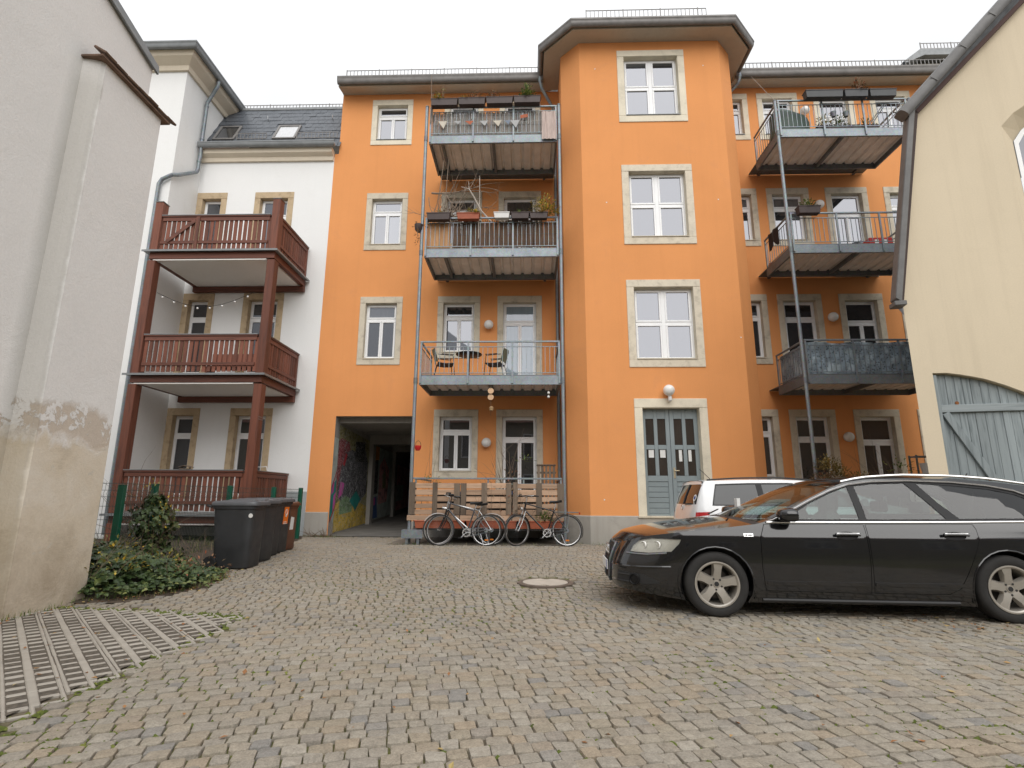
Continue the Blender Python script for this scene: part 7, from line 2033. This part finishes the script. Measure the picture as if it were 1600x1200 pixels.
for a, b in zip(fl, fl[1:]):
    A, B = Vector((a[0] + 6.2, a[1] - 9.0, 0.02)), Vector((b[0] + 6.2, b[1] - 9.0, 0.02))
    L = (B - A).length; d = (B - A) / L; nrm = Vector((d.y, -d.x, 0)); mb = MB()
    n = int(L / 0.05)
    for k in range(n + 1):
        p = A + d * (L * k / n)
        mb.tube([p, p + Vector((0, 0, 1.02)), p + nrm * 0.03 + Vector((0, 0, 1.07)), p + Vector((0, 0, 1.12)), p + Vector((0, 0, 1.24))], 0.0028, 4, cap=False)
    for z in (0.08, 0.28, 0.48, 0.68, 0.88, 1.02, 1.12, 1.22): mb.tube([A + Vector((0, 0, z)), B + Vector((0, 0, z))], 0.0034, 4, cap=False)
    pnl = mb.build('wire_panel', m_fwire, fence); pnl['kind'] = 'stuff'

# ------------------------------------------------------------------ IVY, GROUND PLANTS, LITTER
def ivy_leaf(mb, p, d, up, L, tone):
    """five-lobed leaf, slightly cupped"""
    d = d.normalized(); s = d.cross(up)
    if s.length < 1e-3: s = Vector((1, 0, 0))
    s.normalize(); n = s.cross(d)
    out = [(0, 0.0, 0), (0.10, 0.42, 0.05), (0.32, 0.50, 0.10), (0.42, 0.26, 0.03), (0.68, 0.30, 0.06), (1.0, 0.0, -0.08), (0.68, -0.30, 0.06), (0.42, -0.26, 0.03), (0.32, -0.50, 0.10), (0.10, -0.42, 0.05)]
    mb.add([p + d * (a * L) + s * (b * L) + n * (c * L) for a, b, c in out] + [p + d * 0.38 * L], [(10, i, (i + 1) % 10) for i in range(10)], tone)
r_ = random.Random(77)
def tone_(r_): return min(1, max(0, r_.gauss(0.42, 0.22)))
# climbing clump on the second post
t = thing('ivy_bush', 'dark ivy climbing the second green fence post in a cone', 'ivy', (-6.12, 8.85, -0.03))
mb = MB()
for k in range(1050):
    z = 1.12 * (r_.random() ** 1.25); rad = (0.44 * (1 - z / 1.25) ** 0.8 + 0.05) * (1 + 0.3 * math.sin(z * 9 + 1)) * r_.uniform(0.7, 1.25)
    a = r_.uniform(0, 6.28); q = rad * math.sqrt(r_.uniform(0.35, 1))
    p = Vector((q * math.cos(a), q * math.sin(a) * 0.9, z + r_.uniform(-0.03, 0.03)))
    o = Vector((math.cos(a), math.sin(a), r_.uniform(-0.5, 0.6)))
    ivy_leaf(mb, p, (Vector((0, 0, -0.8)) + o * 0.7 + rdir(r_) * 0.6), o, r_.uniform(0.05, 0.10), tone_(r_))
o = mb.build('foliage', lf_ivy, t, fix=False, tone=True); o['kind'] = 'stuff'
mb = MB()
for k in range(9): branch(mb, (r_.uniform(-0.15, 0.15), r_.uniform(-0.1, 0.1), 0), (r_.uniform(-0.3, 0.3), r_.uniform(-0.3, 0.3), 1), r_.uniform(0.7, 1.5), 0.012, r_, 1, 0.7, 0.2)
mb.build('stem', m_stem, t)
tuft(t, (0.25, -0.1, 0.6), 0.3, 0.25, 0.5, 60, 0.06, lf_yellow, 78, 3)
tuft(t, (-0.1, 0.0, 1.05), 0.5, 0.2, 0.3, 40, 0.05, lf_yellow, 79, 4)
# low ivy bank
t = thing('ivy_bank', 'low bank of dark ivy along the cobbles between grey wall and bins', 'ivy', (-5.0, 7.2, -0.08))
edge = [(-5.16, 6.35), (-4.72, 6.62), (-4.38, 7.15), (-4.42, 7.7), (-4.62, 8.15), (-4.85, 8.45), (-5.4, 8.7), (-6.1, 8.7), (-6.7, 8.1), (-6.5, 7.0), (-5.6, 6.45)]
mb = MB(); n = 0
while n < 4200:
    x, y = r_.uniform(-6.8, -4.3), r_.uniform(6.3, 8.75)
    if not in_poly(x, y, edge): continue
    dm = min((Vector((x, y)) - Vector(e)).length for e in edge)
    hh = min(0.50, 0.05 + 0.55 * dm) * (0.75 + 0.35 * math.sin(x * 4.1 + 1) * math.cos(y * 3.3)) * (1.25 if -5.7 < x < -4.85 and y < 7.6 else 0.9)
    z = hh * r_.uniform(0.45, 1.05)
    p = Vector((x + 5.0, y - 7.2, z)); o_ = Vector((r_.uniform(-0.6, 0.6) + 0.25, r_.uniform(-0.9, 0.2), 0.8))
    ivy_leaf(mb, p, Vector((r_.uniform(-1, 1) + 0.3, r_.uniform(-1, 0.5), r_.uniform(-0.7, 0.3))), o_, r_.uniform(0.05, 0.105), tone_(r_)); n += 1
o = mb.build('foliage', lf_ivy, t, fix=False, tone=True); o['kind'] = 'stuff'
mb = MB()
for k in range(26): branch(mb, (r_.uniform(-1.2, 0.3), r_.uniform(-0.7, 1.3), 0), (r_.uniform(-0.5, 0.7), r_.uniform(-0.8, 0.2), r_.uniform(0.2, 1)), r_.uniform(0.4, 0.9), 0.006, r_, 1, 0.8, 0.25)
s_ = mb.build('stem', m_stem, t); s_['kind'] = 'stuff'
for k, (a, b, c_) in enumerate(((0.0, -0.5, 0.25), (0.35, 0.2, 0.1), (-0.2, 0.7, 0.2), (0.2, 1.0, 0.08), (-0.5, 0.1, 0.4))): tuft(t, (a, b, c_), 0.35, 0.35, 0.22, 60, 0.055, lf_dry if k % 2 else lf_yellow, 400 + k, 3)
mb = MB()
for k in range(260):
    i = r_.randrange(0, 6); a, b = edge[i], edge[(i + 1) % len(edge)]; q = r_.random()
    x, y = a[0] + (b[0] - a[0]) * q + abs(r_.gauss(0.03, 0.09)), a[1] + (b[1] - a[1]) * q - abs(r_.gauss(0, 0.05))
    if x < -5.12: continue
    ivy_leaf(mb, Vector((x + 5.0, y - 7.2, r_.uniform(0.02, 0.10))), Vector((r_.uniform(-0.3, 1), r_.uniform(-1, 0.4), r_.uniform(-0.3, 0.2))), Vector((0.2, -0.2, 0.9)), r_.uniform(0.035, 0.075), min(1, tone_(r_) + 0.15))
o = mb.build('runner_leaves', lf_ivy, t, fix=False, tone=True); o['kind'] = 'stuff'
# grasses and weeds along edges: nobody could count them
def blade(mb, x, y, z, h, r_, tone):
    a = r_.uniform(0, 6.28); b = h * r_.uniform(0.2, 0.7); w = r_.uniform(0.002, 0.005)
    dx, dy = math.cos(a), math.sin(a)
    mb.add([(x - dy * w, y + dx * w, z), (x + dy * w, y - dx * w, z), (x + dx * b * 0.4 + dy * w * 0.7, y + dy * b * 0.4 - dx * w * 0.7, z + h * 0.6), (x + dx * b * 0.4 - dy * w * 0.7, y + dy * b * 0.4 + dx * w * 0.7, z + h * 0.6), (x + dx * b, y + dy * b, z + h)], [(0, 1, 2, 3), (3, 2, 4)], tone)
lf_grass = M_leaf('grass_blades', (0.05, 0.085, 0.018), (0.12, 0.17, 0.035), (0.28, 0.24, 0.11))
mb = MB()
line = [(-5.14, 5.3), (-5.14, 6.4), (-4.70, 6.55), (-4.32, 7.15), (-4.32, 7.75), (-4.55, 8.2), (-4.75, 8.4)]
for a, b in zip(line, line[1:]):
    L = math.hypot(b[0] - a[0], b[1] - a[1])
    for k in range(int(L * 150)):
        q = r_.random(); x = a[0] + (b[0] - a[0]) * q + r_.gauss(0.02, 0.05); y = a[1] + (b[1] - a[1]) * q + r_.gauss(-0.02, 0.05)
        blade(mb, x, y, ground_z(x, y) - 0.01, r_.uniform(0.02, 0.09), r_, r_.random())
for k in range(2600):
    x, y = r_.uniform(-12, -6.0), r_.uniform(7.2, 14.2); blade(mb, x, y, ground_z(x, y) - 0.01, r_.uniform(0.05, 0.22), r_, r_.random())
for k in range(700):
    x, y = r_.choice([(r_.uniform(-3.3, 1.0), 12.66 + r_.gauss(0, 0.05)), (r_.uniform(1.0, 5.4), 13.12 - abs(r_.gauss(0, 0.03))), (r_.uniform(-6.1, -5.5), 14.93 - abs(r_.gauss(0, 0.05))), (r_.gauss(-5.35, 0.2), 14.75 + r_.gauss(0, 0.08))])
    if y > 13.15 and 0.9 < x < 6: continue
    blade(mb, x, y, ground_z(x, y) - 0.01, r_.uniform(0.02, 0.09), r_, r_.random())
g = mb.build('grass', lf_grass, fix=False, tone=True); g['kind'] = 'stuff'
# moss cushions in the joints
m_moss = M_leaf('joint_moss', (0.045, 0.06, 0.012), (0.11, 0.135, 0.03), (0.19, 0.20, 0.05), rough=0.95)
mb = MB()
def moss(x, y, rr):
    z = ground_z(x, y) - 0.008; n = 7; h = r_.uniform(0.012, 0.018)
    ph = r_.uniform(0, 6.28)
    vs = [(x + rr * r_.uniform(0.7, 1.2) * math.cos(ph + 6.283 * k / n), y + rr * 0.6 * r_.uniform(0.7, 1.2) * math.sin(ph + 6.283 * k / n), z) for k in range(n)] + [(x, y, z + h)]
    mb.add(vs, [(k, (k + 1) % n, n) for k in range(n)], min(1, max(0, r_.gauss(0.5, 0.2))))
fld = lambda x, y: math.sin(x * 1.1 + 2) * math.cos(y * 0.9) + 0.6 * math.sin(x * 2.3 - y * 1.7)
n = 0
while n < 2300:
    y = 2.4 + 6.5 * r_.random() ** 1.6; x = r_.uniform(-1.1, 1.1) * y
    if in_poly(x, y, pave) or in_poly(x, y, soilp) or x < -5: continue
    if fld(x, y) + r_.gauss(0, 0.5) < 0.35: continue
    # sits at the corner of the nearest stone
    best = min((s for s in stones if abs(s[1] - y) < 0.12 and abs(s[0] - x) < 0.12), key=lambda s: (s[0] - x) ** 2 + (s[1] - y) ** 2, default=None)
    n += 1
    if best is None: continue
    sx, sy = r_.choice((-1, 1)), r_.choice((-1, 1)); q = r_.uniform(0.2, 1)
    moss(best[0] + sx * (best[2] / 2 + 0.003), best[1] + sy * best[3] / 2 * q, r_.uniform(0.012, 0.030)) if r_.random() < 0.5 else moss(best[0] + sx * best[2] / 2 * q, best[1] + sy * (best[3] / 2 + 0.003), r_.uniform(0.014, 0.032))
for k in range(420):
    i = r_.randrange(0, 9); a, b = pave[i], pave[i + 1]; q = r_.random()
    x, y = a[0] + (b[0] - a[0]) * q + r_.gauss(0.03, 0.05), a[1] + (b[1] - a[1]) * q + r_.gauss(0, 0.05)
    moss(x, y, r_.uniform(0.014, 0.034))
ms = mb.build('moss', m_moss, fix=False, tone=True); ms['kind'] = 'stuff'
# grit in the slots and fallen leaves
lf_fall = M_leaf('fallen_leaf', (0.16, 0.085, 0.04), (0.33, 0.15, 0.06), (0.42, 0.33, 0.14), rough=0.7)
mb = MB(); n = 0
def fall(x, y, L=None):
    L = L or r_.uniform(0.025, 0.055); d = Vector((r_.uniform(-1, 1), r_.uniform(-1, 1), r_.uniform(-0.1, 0.25)))
    leaf(mb, Vector((x, y, ground_z(x, y) + 0.012)), d, Vector((r_.uniform(-0.3, 0.3), r_.uniform(-0.3, 0.3), 1)), L, L * 0.6, r_.random(), r_.uniform(-0.2, 0.35))
while n < 130:
    y = r_.uniform(2.6, 12.3); x = r_.uniform(-1.0, 1.0) * y
    if x < -4.2: continue
    fall(x, y); n += 1
for k in range(190):
    q = r_.random(); i = r_.randrange(len(line) - 1); a, b = line[i], line[i + 1]
    fall(a[0] + (b[0] - a[0]) * q + r_.gauss(0.08, 0.08), a[1] + (b[1] - a[1]) * q + r_.gauss(0, 0.1))
for k in range(60): fall(r_.gauss(4.3, 0.5), r_.gauss(5.75, 0.22))
for k in range(40): fall(r_.uniform(-4.9, -2.8), r_.uniform(3.2, 5.9), 0.04)
fl_ = mb.build('fallen_leaves', lf_fall, fix=False, tone=True); fl_['kind'] = 'stuff'
mb = MB()
t = thing('dead_weeds', 'heap of dead brown stalks at the foot of the orange wall by the gateway', 'weeds', (-5.55, 14.8, 0))
for k in range(40): branch(mb, (r_.uniform(-0.35, 0.3), r_.uniform(-0.12, 0.1), 0.02), (r_.uniform(-1, 1), r_.uniform(-0.6, 0.6), r_.uniform(0.0, 0.6)), r_.uniform(0.15, 0.4), 0.008, r_, 0, 0.7, 0.35)
o = mb.build('stalks', m_stem, t); o['kind'] = 'stuff'
# planting in front of the right-hand wing
lf_olive = M_leaf('olive_leaves', (0.10, 0.085, 0.03), (0.24, 0.19, 0.06), (0.36, 0.24, 0.08))
t = thing('yellowing_shrub', 'yellowing leafy shrub above the black car roof before the right hand wing', 'shrub', (6.75, 12.5, 0))
for k, (a, b, c, q) in enumerate(((0.05, 0, 1.72, 0.30), (0.3, 0.1, 1.5, 0.36), (-0.1, 0, 1.35, 0.34), (0.75, 0, 1.36, 0.36), (0.2, 0, 0.9, 0.5))): tuft(t, (a, b, c), q, q, 0.32, 560, 0.055, lf_olive if k != 2 else lf_dry, 300 + k, 5)
mb = MB()
for k in range(12): branch(mb, (r_.uniform(-0.1, 0.3), 0, 0), (r_.uniform(-0.3, 0.5), 0, 1), r_.uniform(1.0, 1.6), 0.012, r_, 1, 0.6, 0.2)
mb.build('stem', m_stem, t)
t = thing('garden_shrub', 'thin shrub with a few green leaves between the right hand ground floor windows', 'shrub', (8.6, 12.9, 0))
mb = MB()
for k in range(6): branch(mb, (r_.uniform(-0.1, 0.1), 0, 0), (r_.uniform(-0.3, 0.3), 0, 1), r_.uniform(1.5, 2.2), 0.010, r_, 1, 0.6, 0.15)
mb.build('stem', m_stem, t); tuft(t, (0.05, 0, 1.7), 0.4, 0.3, 0.35, 40, 0.09, lf_green, 320, 0); tuft(t, (0, 0, 1.0), 0.4, 0.3, 0.3, 60, 0.07, lf_dry, 321, 0)
t = thing('plant_stand', 'grey plant stand with a white pot beside the cream house corner', 'plant stand', (9.33, 13.0, 0.4))
for x in (-0.28, 0.28):
    for y in (-0.12, 0.12): MB().box(x - 0.015, x + 0.015, y - 0.015, y + 0.015, 0, 1.68).build('leg', m_galv_dk, t)
for z in (0.6, 1.22, 1.63): MB().box(-0.265, 0.265, -0.15, 0.15, z, z + 0.03).build('shelf', m_galv_dk, t)
t = thing('white_pot', 'white pot on the middle shelf of the grey plant stand', 'pot', (9.33, 13.0, 1.655)); MB().lathe([(0.09, 0), (0.13, 0.22), (0.14, 0.24), (0.12, 0.24), (0, 0.2)], 16).build('pot', m_wplast, t, smooth=True)
t = thing('garden_shrub', 'dark leafy plant filling the gap by the cream house corner', 'shrub', (9.85, 12.8, 0.0)); tuft(t, (0, 0, 0.9), 0.35, 0.35, 0.9, 260, 0.07, lf_green, 330, 6); tuft(t, (-0.4, 0, 0.9), 0.4, 0.3, 0.4, 120, 0.06, lf_dry, 331, 6)

# ------------------------------------------------------------------ BICYCLES
m_bblack = M_plain('black_bike_paint', (0.012, 0.012, 0.013), 0.3, 0.1, 0.1)
m_bsilver = M_plain('silver_bike_paint', (0.50, 0.50, 0.50), 0.32, 0.7, 0.05)
m_bgrey = M_plain('grey_bike_paint', (0.07, 0.07, 0.075), 0.35, 0.3, 0.05)
m_btyre = M_plain('bike_tyre', (0.03, 0.029, 0.028), 0.85, 0, 0.15)
m_alu = M_plain('aluminium', (0.55, 0.55, 0.55), 0.3, 0.9, 0.08)
def bike(label, xf, xr, y, lean, steer, frame_m, fork_m, guard_m, rack=True, low=False, bars_m=None, sad_h=0.95, yaw=0.0):
    """bicycle facing -x; local origin on the ground below the rear axle"""
    r = 0.345
    wb = xr - xf
    t = thing('bicycle', label, 'bicycle', (xr, y, ground_z(xr, y) - 0.004), (R(lean), 0, yaw), 'bicycles leaning on the pallets')
    bbx, bbz = -0.44, 0.29
    hx, hz = -(wb - 0.17), 0.86          # head tube foot lies behind the front axle
    top = Vector((hx + 0.05, 0, 0.97)); bot = Vector((hx + 0.012, 0, 0.80)); seat = Vector((bbx + 0.17, 0, 0.80)); bb = Vector((bbx, 0, bbz)); ra = Vector((0, 0, r))
    mb = MB()
    mb.tube([bb, seat], 0.016, 8); mb.tube([bot, bb], 0.019, 8); mb.tube([bot - (bot - top) * 1.02, bot], 0.020, 8)
    tt_ = top.lerp(bot, 0.2)
    mb.tube([tt_, seat.lerp(bb, 0.06)] if not low else [top.lerp(bot, 0.7), seat.lerp(bb, 0.45)], 0.015, 8)
    for s in (-1, 1):
        mb.tube([bb + Vector((0, s * 0.03, 0)), ra + Vector((0, s * 0.06, 0))], 0.009, 6)
        mb.tube([seat.lerp(bb, 0.08) + Vector((0, s * 0.02, 0)), ra + Vector((0, s * 0.06, 0))], 0.008, 6)
    mb.lathe([(0.024, -0.04), (0.024, 0.04)], 10, Matrix.Translation(bb) @ Matrix.Rotation(R(90), 4, 'X'))
    mb.build('frame', frame_m, t, smooth=True)
    def wheel_(parent, c):
        M = Matrix.Translation(c) @ Matrix.Rotation(R(90), 4, 'X')
        w = MB().lathe([(0.0, -0.05), (0.018, -0.05), (0.018, 0.05), (0, 0.05)], 10, M).build('wheel', m_alu, parent, smooth=True)
        pr = [(r - 0.034, -0.012), (r - 0.02, -0.0165), (r - 0.006, -0.012), (r, 0.0), (r - 0.006, 0.012), (r - 0.02, 0.0165), (r - 0.034, 0.012)]
        MB().lathe(pr, 44, M, False).build('tyre', m_btyre, w, smooth=True)
        MB().lathe([(r - 0.033, -0.012), (r - 0.046, -0.010), (r - 0.05, 0.0), (r - 0.046, 0.010), (r - 0.033, 0.012)], 44, M, False).build('rim', m_alu, w, smooth=True)
        mb = MB()
        for k in range(28):
            a = 6.283 * k / 28; b = a + (0.25 if k % 2 else -0.25); s = 0.03 * (1 if k % 4 < 2 else -1)
            mb.tube([M @ Vector((0.016 * math.cos(b), 0.016 * math.sin(b), s)), M @ Vector(((r - 0.045) * math.cos(a), (r - 0.045) * math.sin(a), 0))], 0.0009, 3, cap=False)
        sp = mb.build('spokes', m_galv_dk, w); sp['kind'] = 'stuff'
        return w
    rw = wheel_(t, ra)
    def guard(parent, c, a0, a1, m):
        mb = MB(); n = 18; vs = []
        for k in range(n + 1):
            a = a0 + (a1 - a0) * k / n; cc, ss = math.cos(a), math.sin(a)
            for yy, q in ((-0.026, 0.012), (-0.014, 0.024), (0.014, 0.024), (0.026, 0.012)): vs.append((c[0] + (r + q) * cc, yy, c[2] + (r + q) * ss))
        mb.add(vs, [(k * 4 + j, k * 4 + j + 1, k * 4 + 5 + j, k * 4 + 4 + j) for k in range(n) for j in range(3)]); return mb.build('mudguard', m, parent, smooth=True, fix=False)
    if guard_m: guard(t, ra, R(-25), R(165), guard_m)
    # steering assembly turns about the head tube
    ax = (top - bot).normalized()
    st = bpy.data.objects.new('fork', MB().mesh('fork')); 
    mb = MB(); fa = Vector((-wb, 0, r)); O = bot
    def L(p): return Vector(p) - O
    for s in (-1, 1): mb.tube([L(bot + Vector((-0.005, s * 0.05, -0.03))), L(Vector((-wb + 0.09, s * 0.055, 0.52))), L(fa + Vector((0, s * 0.055, 0)))], [0.013, 0.012, 0.008], 7)
    mb.tube([L(bot + Vector((-0.005, -0.06, -0.03))), L(bot + Vector((-0.005, 0.06, -0.03)))], 0.014, 7)
    fk = mb.build('fork', fork_m, t, smooth=True); fk.location = O
    Rm = Matrix.Rotation(R(steer), 4, ax); fk.rotation_euler = Rm.to_euler()
    wheel_(fk, L(fa))
    if guard_m: guard(fk, L(fa), R(5), R(150), guard_m)
    stem_t = top + ax * 0.10
    hb = MB(); hb.tube([L(top), L(stem_t), L(stem_t + Vector((-0.06, 0, 0.03)))], 0.013, 7)
    b0 = L(stem_t + Vector((-0.06, 0, 0.03)))
    hb.tube([b0 + Vector(p) for p in ((0.13, -0.30, 0.02), (0.03, -0.27, 0.03), (-0.02, -0.15, 0.02), (0, 0, 0), (-0.02, 0.15, 0.02), (0.03, 0.27, 0.03), (0.13, 0.30, 0.02))], 0.011, 8)
    hb.build('handlebar', bars_m or m_alu, fk, smooth=True)
    for s in (-1, 1):
        MB().tube([b0 + Vector((0.035, s * 0.272, 0.029)), b0 + Vector((0.15, s * 0.305, 0.02))], 0.017, 8).build('grip', m_bblack, fk, smooth=True)
        MB().tube([b0 + Vector((0.02, s * 0.24, 0.02)), b0 + Vector((-0.03, s * 0.25, -0.01)), b0 + Vector((0.07, s * 0.27, -0.03))], 0.006, 5).build('brake_lever', m_alu, fk)
    MB().lathe([(0.0, -0.05), (0.028, -0.05), (0.042, 0.0), (0.036, 0.012), (0.0, 0.014)], 14, Matrix.Translation(L(bot + Vector((-0.09, 0, 0.02)))) @ Matrix.Rotation(R(-90), 4, 'Y')).build('front_lamp', m_alu, fk, smooth=True)
    # saddle
    sp = seat + Vector((0.04, 0, sad_h - 0.86))
    MB().tube([seat, sp], 0.013, 8).build('seat_post', m_alu, t, smooth=True)
    mb = MB(); vs = []
    for x, w_, z0 in ((-0.15, 0.018, 0.0), (-0.08, 0.022, 0.005), (0.0, 0.035, 0.0), (0.06, 0.065, 0.01), (0.11, 0.08, 0.02), (0.135, 0.06, 0.018)):
        for q in range(8):
            a = 6.283 * q / 8; vs.append((sp.x + x, w_ * math.cos(a), sp.z + 0.035 + z0 + (0.028 if math.sin(a) > 0 else 0.03) * math.sin(a)))
    mb.add(vs, [(l * 8 + q, l * 8 + (q + 1) % 8, l * 8 + 8 + (q + 1) % 8, l * 8 + 8 + q) for l in range(5) for q in range(8)] + [tuple(range(8)), tuple(40 + q for q in range(8))]); mb.build('saddle', m_bblack, t, smooth=True, angle=70)
    # drive train
    M = Matrix.Translation(bb + Vector((0, -0.05, 0))) @ Matrix.Rotation(R(90), 4, 'X')
    ch = MB().lathe([(0.07, -0.003), (0.095, -0.003), (0.095, 0.003), (0.07, 0.003), (0.07, -0.003)], 28, M, False).build('chainring', m_alu, t)
    mb = MB()
    for k in range(5): a = 6.283 * k / 5; mb.tube([M @ Vector((0, 0, 0)), M @ Vector((0.075 * math.cos(a), 0.075 * math.sin(a), 0))], 0.006, 5)
    mb.build('spider', m_alu, ch)
    for s, a in ((-1, 3.9), (1, 3.9 - math.pi)):
        e = bb + Vector((0.17 * math.cos(a), s * 0.075, 0.17 * math.sin(a)))
        c = MB().tube([bb + Vector((0, s * 0.065, 0)), e], 0.010, 6).build('crank', m_alu, t, smooth=True)
        MB().box(e.x - 0.045, e.x + 0.045, e.y + (0 if s > 0 else -0.09), e.y + (0.09 if s > 0 else 0), e.z - 0.012, e.z + 0.012).build('pedal', m_bblack, c, bevel=0.004)
    MB().tube([bb + Vector((0, -0.055, 0.093)), ra + Vector((0, -0.045, 0.045))], 0.005, 4).build('chain', m_galv_dk, t); MB().tube([bb + Vector((0, -0.055, -0.093)), ra + Vector((0, -0.045, -0.045))], 0.005, 4).build('chain', m_galv_dk, t)
    MB().lathe([(0.0, -0.006), (0.05, -0.006), (0.05, 0.006), (0, 0.006)], 20, Matrix.Translation(ra + Vector((0, -0.045, 0))) @ Matrix.Rotation(R(90), 4, 'X')).build('sprocket', m_galv_dk, t)
    if rack:
        mb = MB()
        for s in (-1, 1):
            mb.tube([ra + Vector((0, s * 0.07, 0)), Vector((0.06, s * 0.06, 0.745))], 0.006, 5); mb.tube([seat + Vector((0.0, s * 0.02, -0.05)), Vector((-0.12, s * 0.06, 0.75)), Vector((0.26, s * 0.06, 0.745)), Vector((0.28, 0, 0.745))], 0.006, 5)
        for x in (-0.05, 0.08, 0.2): mb.tube([Vector((x, -0.06, 0.747)), Vector((x, 0.06, 0.747))], 0.005, 5)
        mb.build('luggage_rack', m_galv_dk, t, smooth=True)
        MB().box(0.285, 0.31, -0.045, 0.045, 0.70, 0.745).build('tail_lamp', m_redlens, t, bevel=0.006)
    MB().tube([(-0.12, -0.05, 0.26), (-0.04, -0.19, 0.02)], 0.009, 6).build('kick_stand', m_alu, t)
    MB().box(-0.03, 0.05, -0.012, 0.0, 0.12, 0.15).build('reflector', m_amber, rw)
    return t
bike('black bicycle with grey tubes standing in front of the silver one by the gateway', -1.99, -0.945, 12.42, -5, -14, m_bgrey, m_bblack, None, rack=False, bars_m=m_bblack, sad_h=0.96)
bike('silver framed bicycle with mudguards half hidden behind the black bicycle', -2.06, -0.84, 12.60, -3, 8, m_bsilver, m_bblack, m_bsilver, rack=False, sad_h=0.93)
bike('black bicycle with luggage rack and turned front wheel nearest the stair tower', -0.27, 0.86, 12.46, -6, 38, m_bblack, m_alu, m_bblack, rack=True, sad_h=1.0)
for o in ():
    pass
t = thing('stone_block', 'small pale stone block at the foot of the stair tower wall', 'stone', (2.15, 13.0, 0)); MB().box(-0.16, 0.16, -0.14, 0.1, -0.03, 0.2).build('block', m_sandstone_old, t, bevel=0.02)

# ------------------------------------------------------------------ the house across the yard, seen only in the glass and the car
rear = thing('facing_house', 'plain grey beige house facing the yard, mirrored in the windows', 'house', (0, -13, 0), (0, 0, math.pi))
mb = MB(); hs = []
for k in range(9):
    for z in (1.0, 4.2): hs.append((-21 + k * 5, -19.6 + k * 5, z, z + 1.9))
wallgrid(mb, -26, 26, -0.3, 7.2, hs); mb.build('wall', M_render('facing_house_render', (0.30, 0.27, 0.22), 0.06), rear, fix=False)
for h in hs:
    mb = MB(); ring(mb, h[0], h[1], h[2], h[3], 0.08, -0.02, 0.1); mb.box((h[0] + h[1]) / 2 - 0.04, (h[0] + h[1]) / 2 + 0.04, 0.0, 0.08, h[2] + 0.08, h[3] - 0.08)
    w = mb.build('window', m_pvc, rear); MB().box(h[0] + 0.08, h[1] - 0.08, 0.09, 0.1, h[2] + 0.08, h[3] - 0.08).build('pane', m_pane_dk, w)
mb = MB(); mb.quad((-26.4, -0.5, 7.0), (26.4, -0.5, 7.0), (26.4, 5, 10.2), (-26.4, 5, 10.2)); mb.build('roof', m_rooftile, rear, fix=False)
